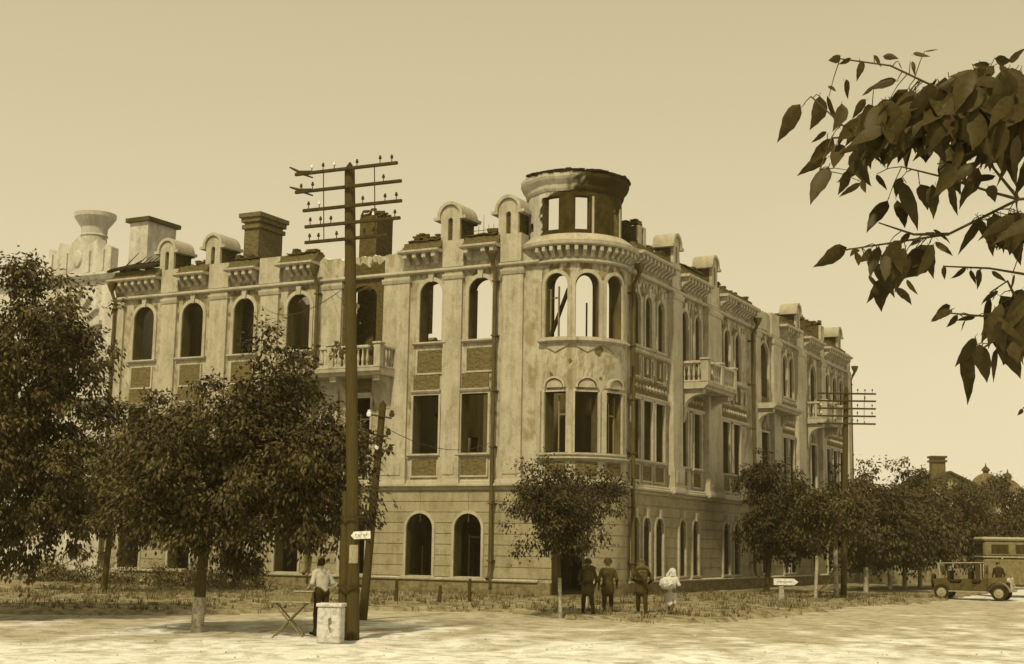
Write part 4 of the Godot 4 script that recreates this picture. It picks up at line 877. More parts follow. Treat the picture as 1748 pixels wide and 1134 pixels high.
	for q in [[1.2, 5.6], [7.0, 10.4], [12.7, 17.2], [23.0, 26.2], [32.6, 38.1]]:
		var pm := MB.new()
		fbox(pm, FR, q[0], q[1], 8.85, 9.5, -0.03, 0.03)
		part(pm, "ornament_band", M.brick, house)
		var ln := MB.new()
		sweep(ln, FR, q[0], q[1], [Vector2(-0.03, 8.68), Vector2(0.12, 8.68), Vector2(0.16, 8.76), Vector2(0.16, 8.82), Vector2(-0.03, 8.84)])
		part(ln, "window_hood", M.plaster_light, house)
		var ln2 := MB.new()
		sweep(ln2, FR, q[0], q[1], [Vector2(-0.03, 10.64), Vector2(0.12, 10.64), Vector2(0.2, 10.72), Vector2(0.2, 10.79), Vector2(-0.03, 10.81)])
		part(ln2, "sill_band", M.plaster_light, house)

	# small relief ornament on the bands of the right front
	var orn := MB.new()
	for q in [[1.3, 5.5], [7.1, 10.3], [12.8, 17.1], [23.1, 26.1], [32.7, 38.0]]:
		var n := int((q[1] - q[0]) / 0.36)
		for i in n:
			var s: float = lerpf(q[0], q[1], (i + 0.5) / n)
			orn.box(FR.p(s, 9.18, 0.05), Vector3(0.2, 0.2, 0.09), FR.bs(s) * Basis(Vector3(0, 0, 1), PI / 4), 0.02)
			orn.box(FR.p(s, 9.18, 0.08), Vector3(0.09, 0.09, 0.1), FR.bs(s), 0.02)
			if i % 2 == 0: orn.box(FR.p(s, 10.12, 0.07), Vector3(0.1, 0.7, 0.12), FR.bs(s), 0.03)
			orn.box(FR.p(s, 13.75, 0.04), Vector3(0.14, 0.26, 0.1), FR.bs(s), 0.03)
	var on := part(orn, "relief_ornament", M.plaster, house)
	on.set_meta("kind", "stuff")
	# places where the plaster has come off, ragged and shallow
	var loss := MB.new()
	var lr := rnd(19)
	for i in 150:
		var fc: Fac = [FL, FL, FR, FR, FT][i % 5]
		var s: float = lr.randf_range(1.4, 24.0) if fc == FL else (lr.randf_range(1.5, 38.5) if fc == FR else lr.randf_range(-1.9, 3.4))
		var y: float = lr.randf_range(5.0, 14.0)
		var bad := false
		for o in (l2 + l1 if fc == FL else (r2 + r1 if fc == FR else tw)):
			if absf(s - o[0]) < o[1] * 0.5 + 0.5 and y > o[2] - 0.5 and y < o[3] + 0.45: bad = true
		for q in [[FL, 24.0, 24.75], [FL, 20.6, 21.6], [FL, 17.45, 18.6], [FL, 14.4, 15.55], [FL, 10.8, 11.95], [FL, 7.1, 8.6], [FL, 4.4, 5.5], [FL, 1.4, 2.6]]:
			if fc == q[0] and s > q[1] - 0.3 and s < q[2] + 0.3: bad = true
		if bad: continue
		var r := lr.randf_range(0.05, 0.22) * (1.6 if lr.randf() < 0.15 else 1.0)
		var pts := []
		for k in 11:
			var a := TAU * k / 11.0
			pts.append(Vector2(s + cos(a) * r * lr.randf_range(0.5, 1.2), y + sin(a) * r * lr.randf_range(0.5, 1.4)))
		for k in 11: loss.tri(fc.p(s, y, 0.012), fc.p(pts[k].x, pts[k].y, 0.004), fc.p(pts[(k + 1) % 11].x, pts[(k + 1) % 11].y, 0.004), fc.nn(s))
	var lo := part(loss, "plaster_loss", M.brick, house)
	lo.set_meta("kind", "stuff")

	# tower trim
	for i in tw.size():
		var o: Array = tw[i]
		window(FT, o, 0.15 if i % 2 == 0 else 0.1, 0.09, false, o[2], [], M.plaster_light)
		if i % 2 == 0:
			var ap := MB.new()
			var pts := []
			for k in 9: pts.append(Vector2(o[0] - 0.68 + k * 0.17, 10.62))
			for k in 8:
				var a := Vector2(o[0] - 0.68 + k * 0.17, 10.62); var b := a + Vector2(0.17, 0)
				var ya := 10.22 + absf(k - 4.0) * 0.09; var yb := 10.22 + absf(k - 3.0) * 0.09
				ap.quad(FT.p(a.x, 10.62, 0.06), FT.p(b.x, 10.62, 0.06), FT.p(b.x, yb, 0.06), FT.p(a.x, ya, 0.06), FT.nn(a.x))
				ap.quad(FT.p(a.x, ya, 0.06), FT.p(b.x, yb, 0.06), FT.p(b.x, yb, -0.02), FT.p(a.x, ya, -0.02), -UP)
			part(ap, "apron_pendant", M.plaster, house)
		else:
			var hd := MB.new()
			var poly := []
			for k in 9: poly.append(Vector2(cos(PI * k / 8.0) * 0.36, sin(PI * k / 8.0) * 0.34))
			hd.prism(poly, FT.p(o[0], 8.72, -0.02), FT.tt(o[0]), UP, FT.nn(o[0]), 0.14)
			part(hd, "hood_shell", M.plaster, house)
			var hh := MB.new()
			trim(hh, FT, [o[0], 0.76, 8.7, 9.1, 0.37], 0.08, -0.02, 0.2, 8.72)
			part(hh, "hood_moulding", M.plaster_light, house)
			var pn := MB.new()
			fbox(pn, FT, o[0] - 0.45, o[0] + 0.45, 5.1, 5.65, -0.03, 0.03, 6)
			part(pn, "apron_panel", M.brick, house)
	var sb := MB.new()
	sweep(sb, FT, -1.75, 2.6, [Vector2(-0.03, 10.6), Vector2(0.1, 10.6), Vector2(0.24, 10.68), Vector2(0.24, 10.76), Vector2(0.05, 10.83), Vector2(-0.03, 10.83)], 24)
	part(sb, "tower_sill_band", M.plaster_light, house)
	var sb1 := MB.new()
	sweep(sb1, FT, -1.8, 2.7, [Vector2(-0.03, 5.72), Vector2(0.1, 5.72), Vector2(0.2, 5.78), Vector2(0.2, 5.84), Vector2(0.02, 5.86), Vector2(-0.03, 5.86)], 24)
	part(sb1, "tower_sill_band", M.plaster_light, house)
	for q in [-1.78, -0.34, 1.09, 2.5]:
		pilaster(FT, q - 0.09, q + 0.09, 10.84, 13.3, 0.07, false)
		pilaster(FT, q - 0.09, q + 0.09, 5.87, 8.6, 0.07, false)

	# entablatures
	entablature(FL, 0.7, 24.9, [[21.7, 24.75], [18.7, 20.5], [15.65, 17.35], [12.3, 14.3], [5.55, 7.5], [2.65, 4.35]], 6, 21)
	entablature(FR, 0.9, 39.2, [[1.3, 5.7], [7.0, 10.5], [12.6, 17.9], [23.0, 26.2], [28.0, 31.4], [32.6, 38.1]], 8, 22)
	for q in [[FL, 20.5, 21.7], [FL, 17.35, 18.7], [FL, 14.3, 15.65], [FL, 4.35, 5.55], [FL, 1.5, 2.65], [FR, 5.75, 6.95], [FR, 10.55, 12.5], [FR, 18.15, 19.2], [FR, 21.3, 22.9], [FR, 26.3, 27.9], [FR, 31.5, 32.5], [FR, 38.2, 39.2]]:
		var mb := MB.new()
		fbox(mb, q[0], q[1] + 0.07, q[2] - 0.07, 14.25, 15.42 + rng.randf_range(-0.1, 0.1), -0.5, 0.2)
		part(mb, "pier_block", M.plaster_light, house)
	var cr := MB.new()
	sweep(cr, FR, 19.2, 21.3, [Vector2(-0.5, 14.3), Vector2(0.1, 14.3), Vector2(0.12, 15.3), Vector2(-0.5, 15.2)], 8, 0.12, rng)
	part(cr, "broken_parapet", M.plaster, house)
	for q in [21.4, 18.5]: finial(FL, q, 15.45, 1.55, 0.86, M.plaster_light, M.brick_burnt, rng)
	for q in [5.15, 2.25]: finial(FL, q, 15.5, 1.7, 0.95, M.plaster_light, M.brick_burnt, rng)
	for q in [2.3, 6.5, 11.9, 26.9, 32.4, 36.6]: finial(FR, q, 15.4, 1.55, 0.78, M.plaster, M.brick_burnt, rng, 0.8, q == 2.3 or q == 32.4)
	chimney(FL, 16.9, 17.8, 12.0, 18.2, -3.2, -1.3, M.brick, true)
	chimney(FL, 10.2, 11.15, 9.0, 17.5, -3.0, -1.6, M.brick_burnt, false)
	chimney(FL, 8.2, 8.9, 12.0, 16.3, -3.6, -2.8, M.brick_burnt, false)
	chimney(FR, 34.6, 35.6, 12.0, 17.2, -3.0, -1.6, M.brick_burnt, false)
	# exposed brick where the plaster fell off round the broken window over the balcony
	var ex := MB.new()
	wall(ex, FL, 8.62, 10.8, 10.0, func(s: float) -> float: return 14.75 + nz.get_noise_1d(s * 5.0) * 0.4, 0.1, [[9.72, 1.5, 9.9, 13.75 , 0.5]], 0.05, 0.2)
	part(ex, "exposed_brick", M.brick_burnt, house)

	# tower cornice and lantern
	var s0 := deg_to_rad(-48.0) * TOWER_R; var s1 := deg_to_rad(90.0) * TOWER_R
	var ar := MB.new()
	sweep(ar, FT, s0, s1, [Vector2(-0.1, 14.0), Vector2(0.14, 14.0), Vector2(0.22, 14.06), Vector2(0.22, 14.12), Vector2(0.1, 14.17), Vector2(-0.1, 14.17)], 28)
	part(ar, "architrave", M.plaster_light, house)
	var fz := MB.new()
	fbox(fz, FT, s0, s1, 14.18, 14.7, -0.05, 0.04, 28)
	part(fz, "frieze", M.plaster, house)
	for i in 17:
		var s := lerpf(s0 + 0.15, s1 - 0.15, i / 16.0)
		inst(bracket_mesh, "bracket", house, Transform3D(FT.bs(s) * Basis.from_scale(Vector3(0.8, 0.95, 0.78)), FT.p(s, 14.25, 0.03)))
	var tc := MB.new()
	sweep(tc, FT, deg_to_rad(-75.0) * TOWER_R, deg_to_rad(112.0) * TOWER_R, [Vector2(-0.5, 14.71), Vector2(0.44, 14.71), Vector2(0.5, 14.77), Vector2(0.52, 14.92), Vector2(0.4, 14.98), Vector2(0.0, 15.3), Vector2(-0.5, 15.34)], 36)
	part(tc, "tower_cornice", M.plaster_light, house)
	var fd := round_front(TOWER + Vector3(-0.12, 0, 0), DR)
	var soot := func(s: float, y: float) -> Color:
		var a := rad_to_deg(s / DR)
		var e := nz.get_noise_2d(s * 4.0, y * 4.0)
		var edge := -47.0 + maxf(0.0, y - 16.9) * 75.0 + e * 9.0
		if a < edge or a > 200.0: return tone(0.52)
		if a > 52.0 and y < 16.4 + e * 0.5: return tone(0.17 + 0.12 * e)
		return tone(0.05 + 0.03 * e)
	var dw := MB.new(); var dwi := MB.new()
	wall(dw, fd, deg_to_rad(-115.0) * DR, deg_to_rad(128.0) * DR, 15.2, 17.2, 0.4, [[deg_to_rad(-33.5) * DR, 0.82, 15.5, 16.97, 0.0], [deg_to_rad(7.0) * DR, 0.64, 15.5, 16.97, 0.0], [deg_to_rad(-67.0) * DR, 0.36, 15.6, 16.0, 0.18]], 0.0, 0.09, soot, 0.1, dwi)
	var dp := part(dw, "lantern_wall", M.stained, house)
	part(dwi, "lantern_inner_face", M.brick_burnt, dp)
	var low := MB.new()
	wall(low, fd, deg_to_rad(128.0) * DR, deg_to_rad(245.0) * DR, 15.2, func(s: float) -> float: return 16.0 + nz.get_noise_1d(s * 4.0) * 0.4, 0.4, [], 0.0, 0.2)
	part(low, "broken_lantern_wall", M.brick_burnt, house)
	var prof := [Vector2(-0.3, 17.19), Vector2(0.04, 17.19), Vector2(0.1, 17.3), Vector2(0.12, 17.45), Vector2(0.28, 17.66), Vector2(0.33, 17.78), Vector2(0.33, 17.94), Vector2(-0.3, 18.0)]
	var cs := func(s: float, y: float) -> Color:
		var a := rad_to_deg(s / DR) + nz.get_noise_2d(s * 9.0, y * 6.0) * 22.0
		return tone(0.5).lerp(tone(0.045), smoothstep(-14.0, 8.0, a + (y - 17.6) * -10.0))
	var c1 := MB.new()
	sweep(c1, fd, deg_to_rad(-115.0) * DR, deg_to_rad(126.0) * DR, prof, 64, 0.03, rng, cs)
	part(c1, "lantern_cornice", M.stained, house)
	var c4 := MB.new()
	for i in 26:
		var a := deg_to_rad(-60.0 + i * 6.4) * DR
		c4.box(fd.p(a, 17.99 + rng.randf_range(-0.03, 0.05), 0.12), Vector3(rng.randf_range(0.2, 0.34), rng.randf_range(0.06, 0.16), 0.5), fd.bs(a) * Basis(UP, rng.randf_range(-0.2, 0.2)))
	part(c4, "charred_roof_edge", M.char, house)
	var jb := MB.new()
	fbox(jb, fd, deg_to_rad(18.0) * DR, deg_to_rad(20.5) * DR, 15.32, 16.95, -0.02, 0.05)
	fbox(jb, fd, deg_to_rad(66.0) * DR, deg_to_rad(69.0) * DR, 15.32, 16.7, -0.02, 0.05)
	part(jb, "window_jamb", M.plaster, dp)

	# balconies
	balcony(FL, 7.85, 13.15, 9.8, 1.4, [[0.05, 0.1], [0.62, 0.86]], true)
	balcony(FR, 7.15, 11.4, 9.9, 1.45, [[0.1, 0.16]], true)
	balcony(FR, 18.3, 23.2, 10.05, 1.4, [], false)
	balcony(FR, 28.4, 32.6, 10.1, 1.4, [], true)
	# drainpipes
	for q in [[FL, 24.55, 14.5], [FL, 12.12, 14.4], [FL, 2.78, 14.3], [FR, 1.0, 14.0], [FR, 17.65, 14.2], [FR, 39.0, 14.2]]: drainpipe(q[0], q[1], 0.9, q[2])

	# gutted inside: cross walls, rear walls, floors, fallen beams
	var rearl := func(s: float) -> float: return (11.9 if s < 13.5 else 14.6 + 0.3 * sin(s)) + nz.get_noise_1d(s * 2.0) * 0.5
	var iw := MB.new()
	var io := []
	for i in 4: io.append([11.5 + i * 3.6, 1.2, 6.3, 8.8, 0.3])
	for i in 3: io.append([15.6 + i * 3.4, 1.1, 11.4, 13.5, 0.5])
	wall(iw, FL, 8.9, 24.1, 0.0, rearl, 0.5, io, -11.0, 0.3)
	part(iw, "rear_wall", M.inside, house)
	var ir := MB.new()
	var io2 := []
	for i in 8: io2.append([11.0 + i * 3.5, 1.2, 6.3, 8.8, 0.3])
	wall(ir, FR, 8.9, 38.6, 0.0, func(s: float) -> float: return 11.4 + nz.get_noise_1d(s * 2.0 + 40.0) * 1.0, 0.5, io2, -11.0, 0.4)
	part(ir, "rear_wall", M.inside, house)
	for q in [[FL, 21.2, 14.2], [FL, 18.1, 14.4], [FL, 15.0, 13.8], [FL, 11.6, 12.6], [FL, 8.1, 9.9], [FR, 6.3, 10.4], [FR, 11.6, 11.0], [FR, 17.8, 11.5], [FR, 22.2, 11.4], [FR, 27.2, 12.6], [FR, 32.0, 12.9]]:
		var fc: Fac = q[0]
		var cw := flat_front(fc.p(q[1], 0, -0.6), -fc.nd, fc.sd)
		var mb := MB.new()
		var tp: float = q[2]
		wall(mb, cw, 0.02, 10.3, 0.0, func(s: float) -> float: return tp + nz.get_noise_1d(s * 2.0 + tp * 7.0) * 0.6, 0.4, [[4.0, 1.2, 0.2, 2.6, 0.0], [6.5, 1.3, 5.0, 7.4, 0.0], [5.2, 1.3, 10.1, 12.2, 0.3]], 0.2, 0.4)
		part(mb, "cross_wall", M.inside, house)
	for q in [[FL, 2.6, 24.1, 4.5, 0.62, 10.9], [FR, 2.6, 38.6, 4.5, 0.62, 10.9], [FL, 9.0, 24.1, 9.5, 0.62, 10.9], [FR, 8.6, 38.6, 9.5, 0.62, 10.9], [FL, 2.6, 8.0, 9.5, 0.62, 2.4], [FR, 2.6, 8.5, 9.5, 0.62, 3.0]]:
		if q[0] == FR and q[3] < 5.0:
			var mb2 := MB.new(); fbox(mb2, FR, 9.0, 38.6, 4.5, 4.7, -10.9, -0.62); part(mb2, "floor_slab", M.inside, house)
			continue
		var mb := MB.new()
		fbox(mb, q[0], q[1], q[2], q[3], q[3] + 0.2, -q[5], -q[4])
		part(mb, "floor_slab", M.inside, house)
	for q in [[FT.p(-1.35, 10.95, -0.2), FT.p(-0.55, 13.0, -0.5), 0.09], [FL.p(6.6, 8.0, -1.5), FL.p(5.9, 6.0, -2.6), 0.1], [FL.p(3.2, 6.0, -0.9), FL.p(4.2, 8.6, -2.4), 0.12]]:
		var mb := MB.new()
		mb.tube([q[0], q[1]], [q[2], q[2]], 4)
		part(mb, "fallen_beam", M.char, house)
	for q in [[FT, -1.3, 10.9, 13.3], [FL, 6.45, 11.02, 13.2], [FL, 3.98, 11.02, 13.2]]:
		var mb := MB.new()
		fbox(mb, q[0], q[1] - 0.035, q[1] + 0.035, q[2], q[3], -0.32, -0.24)
		part(mb, "window_post", M.char, house)
	var wf := rnd(52)
	for q in [[FL, l1 + l0], [FR, r1 + r2 + r0], [FT, tw]]:
		for o in q[1]:
			if wf.randf() < 0.45: continue
			var fr := MB.new()
			var f: Fac = q[0]
			var x: float = o[0] + wf.randf_range(-0.12, 0.12)
			var y1: float = o[2] + (o[3] - o[2] - o[4]) * wf.randf_range(0.55, 1.0)
			fbox(fr, f, x - 0.035, x + 0.035, o[2] + 0.02, y1, -0.34, -0.26)
			var side: float = o[0] - o[1] * 0.5 + 0.05 if wf.randf() < 0.6 else o[0] + o[1] * 0.5 - 0.05
			fbox(fr, f, side - 0.04, side + 0.04, o[2] + 0.02, o[3] - o[4] - 0.1, -0.36, -0.27)
			var ty: float = o[2] + (o[3] - o[2]) * 0.62
			if ty < y1: fbox(fr, f, minf(side, x) + 0.03, maxf(side, x) - 0.03, ty, ty + 0.07, -0.335, -0.265)
			part(fr, "burnt_window_frame", M.char if wf.randf() < 0.6 else M.old_wood, house)
	# burnt remains of the roof at the far end, ragged sheet edge and rafters
	var rr := rnd(3)
	var ro := MB.new()
	sweep(ro, FL, 21.9, 24.95, [Vector2(0.3, 15.56), Vector2(0.55, 15.52), Vector2(0.55, 15.62), Vector2(-1.4, 16.3), Vector2(-1.4, 16.2)], 10, 0.05, rr)
	var rp := part(ro, "roof_remnant", M.char, house)
	for i in 12:
		var s := 22.0 + i * 0.25
		var mb := MB.new()
		mb.tube([FL.p(s, 15.75, -0.3), FL.p(s + rr.randf_range(-0.15, 0.25), 16.3 + rr.randf_range(0.0, 0.55) * (0.5 + i * 0.05), -1.3)], [0.05, 0.02], 4)
		part(mb, "rafter", M.char, rp)
	for i in 7:
		var s := 2.9 + i * 0.25
		var mb := MB.new()
		mb.tube([FL.p(s, 15.5, -0.2), FL.p(s, 16.1 + (0.45 if i == 3 else 0.0), -0.2)], [0.014, 0.008], 4)
		part(mb, "railing_spike", M.iron, house)
	var rl := MB.new()
	rl.tube([FL.p(2.8, 15.85, -0.2), FL.p(4.6, 15.85, -0.2)], [0.013, 0.013], 4)
	part(rl, "roof_railing", M.iron, house)

# ---------------------------------------------------------------- ground
const VERGE := [Vector2(-60, -30.5), Vector2(-30, -36.2), Vector2(-17.8, -38.4), Vector2(-14.2, -39.6), Vector2(-9.7, -41.1), Vector2(-7.0, -43.5), Vector2(-3.2, -46.3), Vector2(0.3, -45.6), Vector2(2.0, -41.9), Vector2(5.6, -40.9), Vector2(7.9, -44.1), Vector2(10.5, -49.3), Vector2(14.1, -56.0), Vector2(17.9, -61.1), Vector2(21.0, -66.9), Vector2(30.0, -84.0), Vector2(46.0, -116.0), Vector2(30.0, -130.0), Vector2(-60.0, -110.0)]
var gn: FastNoiseLite
func ground_y(x: float, z: float) -> float:
	var y := gn.get_noise_2d(x * 3.0, z * 3.0) * 0.05 + gn.get_noise_2d(x * 14.0, z * 14.0) * 0.018
	# wheel ruts along both streets
	for q in [[-8.0, 2.2], [-6.4, 2.2], [-12.6, 2.0], [-11.1, 2.0]]:
		var t: float = (x * 0.46549 + z * -0.88505) - 34.0 - q[0]
		y -= 0.05 * exp(-t * t * 9.0)
	return y
func verge_depth(p: Vector2) -> float:
	var best := 99.0
	for i in VERGE.size():
		var a: Vector2 = VERGE[i]; var b: Vector2 = VERGE[(i + 1) % VERGE.size()]
		best = minf(best, p.distance_to(Geometry2D.get_closest_point_to_segment(p, a, b)))
	return best if Geometry2D.is_point_in_polygon(p, PackedVector2Array(VERGE)) else -best
func verge_y(x: float, z: float) -> float:
	var d := verge_depth(Vector2(x, z)) + gn.get_noise_2d(x * 9.0, z * 9.0) * 0.7
	var y := -0.08 + 0.19 * smoothstep(-0.1, 0.25, d) + 0.05 * smoothstep(0.5, 2.5, d)
	y += gn.get_noise_2d(x * 7.0 + 50.0, z * 7.0) * 0.05 * smoothstep(0.0, 0.8, d)
	return y
func grid(xs: Array, zs: Array, fy: Callable, keep: Callable, tint = null) -> MB:
	var mb := MB.new()
	var hs := []; var cs := []
	for x in xs:
		var row := []; var cr := []
		for z in zs:
			row.append(fy.call(x, z))
			if tint != null: cr.append(tint.call(x, z))
		hs.append(row); cs.append(cr)
	var nrm := func(i: int, j: int) -> Vector3:
		var i0 := maxi(i - 1, 0); var i1 := mini(i + 1, xs.size() - 1); var j0 := maxi(j - 1, 0); var j1 := mini(j + 1, zs.size() - 1)
		return Vector3(-(hs[i1][j] - hs[i0][j]) / (xs[i1] - xs[i0]), 1.0, -(hs[i][j1] - hs[i][j0]) / (zs[j1] - zs[j0])).normalized()
	for i in xs.size() - 1:
		for j in zs.size() - 1:
			if not keep.call(xs[i], zs[j]): continue
			mb.quads(Vector3(xs[i], hs[i][j], zs[j]), Vector3(xs[i + 1], hs[i + 1][j], zs[j]), Vector3(xs[i + 1], hs[i + 1][j + 1], zs[j + 1]), Vector3(xs[i], hs[i][j + 1], zs[j + 1]), nrm.call(i, j), nrm.call(i + 1, j), nrm.call(i + 1, j + 1), nrm.call(i, j + 1), null if tint == null else [cs[i][j], cs[i + 1][j], cs[i + 1][j + 1], cs[i][j + 1]])
	return mb
func make_ground() -> void:
	gn = FastNoiseLite.new(); gn.seed = 9; gn.frequency = 0.08; gn.fractal_octaves = 3
	var xs := [-500.0, -300.0, -180.0, -110.0, -70.0, -45.0]
	var x := -30.0
	while x <= 34.0:
		xs.append(x); x += 0.45 if x > -11.0 and x < 14.0 else 0.9
	xs += [40.0, 55.0, 80.0, 130.0, 220.0, 400.0]
	var zs := [60.0, 30.0, 10.0, 0.0, -8.0]
	var z := -12.0
	while z >= -64.0:
		zs.append(z); z -= 0.4 if z > -48.0 else 0.9
	zs += [-70.0, -80.0, -95.0, -120.0, -160.0, -230.0, -340.0, -520.0, -800.0]
	var far := func(px: float, pz: float) -> float:
		var near := 1.0 if absf(px) < 46.0 and pz < 5.0 and pz > -90.0 else 0.0
		return ground_y(px, pz) * near
	# trampled, half-grown earth in ragged patches towards the verge, bare dust in the street
	var worn := func(px: float, pz: float) -> Color:
		var e := gn.get_noise_2d(px * 6.0 + 200.0, pz * 2.6) * 0.9 + gn.get_noise_2d(px * 22.0, pz * 12.0) * 0.45
		var q := 0.75 - absf(verge_depth(Vector2(px, pz))) / 12.0 if pz > -70.0 and absf(px) < 34.0 else -1.0
		return tone(0.73).lerp(tone(0.42), smoothstep(-0.25, 0.25, q + e))
	structure(grid(xs, zs, far, func(_a, _b): return true, worn), "ground", M.dirt)
	var vx := []; var vz := []
	x = -34.0
	while x <= 32.0:
		vx.append(x); x += 0.4
	z = -36.0
	while z >= -90.0:
		vz.append(z); z -= 0.4 if z > -58.0 else 0.8
	structure(grid(vx, vz, verge_y, func(a, b): return verge_depth(Vector2(a, b)) > -1.2), "verge", M.verge_dirt)

func make_grass() -> void:
	var rng := rnd(88)
	var mb := MB.new()
	var made := 0
	while made < 5200:
		var x := rng.randf_range(-20.0, 22.0); var z := rng.randf_range(-68.0, -38.0)
		var d := verge_depth(Vector2(x, z))
		if d < -0.4: continue
		var clump := gn.get_noise_2d(x * 6.0, z * 6.0)
		if clump < rng.randf_range(-0.25, 0.45): continue
		var inside := (Vector3(x, 0, z) - FL.o).dot(NL) < 0.3 and (Vector3(x, 0, z) - FR.o).dot(NR) < 0.3
		if inside: continue
		made += 1
		var h := rng.randf_range(0.05, 0.2) * (1.4 if clump > 0.3 else 1.0)
		var p := Vector3(x, verge_y(x, z) - 0.02, z)
		mb.col = tone(rng.randf_range(0.07, 0.2))
		for k in 5:
			var a := rng.randf() * TAU
			var o := Vector3(cos(a), 0, sin(a))
			var w := UP.cross(o) * 0.016
			var q := p + o * rng.randf() * 0.1
			mb.tri(q - w, q + w, q + o * h * 0.5 + UP * h, UP + w)
	var g := MeshInstance3D.new()
	g.name = "grass"; g.mesh = mb.mesh(M.grass); add_child(g)
	g.set_meta("kind", "stuff"); g.set_meta("label", "thin dusty weeds growing on the verge round the building"); g.set_meta("category", "grass")
	var pb := MB.new()
	for i in 700:
		var x := rng.randf_range(-14.0, 16.0); var z := rng.randf_range(-46.0, -15.0)
		var r := rng.randf_range(0.01, 0.028) * (1.0 if rng.randf() < 0.93 else 1.8)
		pb.col = Color.WHITE
		pb.box(Vector3(x, ground_y(x, z) + r * 0.3, z), Vector3(r * rng.randf_range(1.0, 2.0), r, r * rng.randf_range(1.0, 2.0)), Basis(Vector3(rng.randf(), 1, rng.randf()).normalized(), rng.randf() * TAU), r * 0.3)
	var s := MeshInstance3D.new()
	s.name = "pebbles"; s.mesh = pb.mesh(M.pebble); add_child(s)
	s.set_meta("kind", "stuff"); s.set_meta("label", "small stones scattered over the dusty street"); s.set_meta("category", "gravel")

const ORD := ["first", "second", "third", "fourth", "fifth", "sixth", "seventh", "eighth", "ninth"]
# ---------------------------------------------------------------- trees
func leaf_into(mb: MB, p: Vector3, dir: Vector3, nrm: Vector3, len: float, wid: float) -> void:
	var side := dir.cross(nrm).normalized()
	var n2 := side.cross(dir).normalized()
	var tip := p + dir * len - n2 * len * 0.08
	var m := p + dir * len * 0.45
	var a := m + side * wid - n2 * wid * 0.25
	var b := m - side * wid - n2 * wid * 0.25
	var c := mb.col
	var fa := (n2 + side * 0.25).normalized(); var fb := (n2 - side * 0.25).normalized()
	mb.v.append(p); mb.v.append(tip); mb.v.append(a); mb.v.append(p); mb.v.append(b); mb.v.append(tip)
	for i in 3: mb.n.append(fa)
	for i in 3: mb.n.append(fb)
	for i in 6: mb.c.append(c)
func crown(rng: RandomNumberGenerator, blobs: Array, clumps: int, per: int, len: float, lo: float, hi: float, tips: Array) -> MB:
	var mb := MB.new()
	var wsum := 0.0
	for b in blobs: wsum += b[1].x * b[1].y * b[1].z
	var boughs := []
	for i in maxi(6, clumps / 8):
		var t := rng.randf() * wsum
		var bl: Array = blobs[0]
		for b in blobs:
			t -= b[1].x * b[1].y * b[1].z
			if t <= 0.0: bl = b; break
		var o := Vector3(rng.randfn(), rng.randfn(), rng.randfn()).normalized()
		var q := pow(rng.randf(), 0.42)
		if rng.randf() < 0.22: q *= rng.randf_range(1.0, 1.28)
		boughs.append([bl[0] + o * q * bl[1], o, rng.randf_range(0.24, 0.46) * (1.0 if len < 0.24 else 1.5)])
	for i in clumps:
		var bg: Array = boughs[rng.randi() % boughs.size()]
		var o: Vector3 = bg[1]
		var e0 := Vector3(rng.randfn(), rng.randfn() * 0.75, rng.randfn())
		var ctr: Vector3 = bg[0] + e0 * bg[2]
		tips.append(ctr)
		var shade := rng.randf_range(lo, hi)
		var axis := (o + Vector3(rng.randfn(), rng.randfn() - 0.5, rng.randfn()) * 0.5).normalized()
		var rad := rng.randf_range(0.2, 0.46) * (1.0 if len < 0.24 else 1.4)
		for k in per:
			var e := Vector3(rng.randfn(), rng.randfn() * 0.7, rng.randfn()).normalized()
			var p := ctr + (e * Vector3(1, 0.8, 1) + axis * rng.randf_range(-0.9, 0.9)) * rad * pow(rng.randf(), 0.5)
			var dir := (e * 0.7 + axis * 0.5 + Vector3(0, -0.75, 0) + Vector3(rng.randfn(), rng.randfn(), rng.randfn()) * 0.3).normalized()
			var nrm := (UP + e * 0.6 + Vector3(rng.randfn(), 0, rng.randfn()) * 0.45).normalized()
			mb.col = tone(clampf(shade + rng.randfn() * 0.012, 0.02, 0.2))
			leaf_into(mb, p, dir, nrm, len * rng.randf_range(0.7, 1.25), len * rng.randf_range(0.2, 0.28))
	return mb
func make_tree(called: String, label: String, at: Vector3, sd: int, trunk: Array, radii: Array, white: float, blobs: Array, clumps: int, per: int, len: float, lo: float, hi: float, group := "", limbs := 12, far := false) -> Node3D:
	var rng := rnd(sd)
	var t := thing(called, label, "tree", at, 0.0, group)
	var mb := MB.new()
	mb.tube(trunk, radii, 10)
	var tr := own(mb, "trunk", M.bark, t)
	if white > 0.0:
		var w := MB.new()
		var top: Vector3 = trunk[0].lerp(trunk[1], minf(1.0, white / maxf(0.1, trunk[1].y - trunk[0].y)))
		w.tube([trunk[0], top], [radii[0] * 1.05, lerpf(radii[0], radii[1], 0.6) * 1.08], 10)
		own(w, "whitewash", M.whitewash, t)
	var tips := []
	var cm := crown(rng, blobs, clumps, per, len, lo, hi, tips)
	var br := MB.new()
	var fork: Vector3 = trunk[-1]
	for i in limbs:
		var q: Vector3 = tips[(i * 7) % tips.size()]
		var s: Vector3 = trunk[-2].lerp(fork, rng.randf_range(0.4, 1.0))
		var m := s.lerp(q, 0.5) + UP * rng.randf_range(0.0, 0.35)
		var r0: float = radii[-1] * rng.randf_range(0.5, 0.8)
		br.tube([s, m, q], [r0, r0 * 0.6, r0 * 0.2], 5)
	own(br, "branches", M.bark, tr)
	own(cm, "crown", M.leaf_far if far else M.leaf, t)
	return t
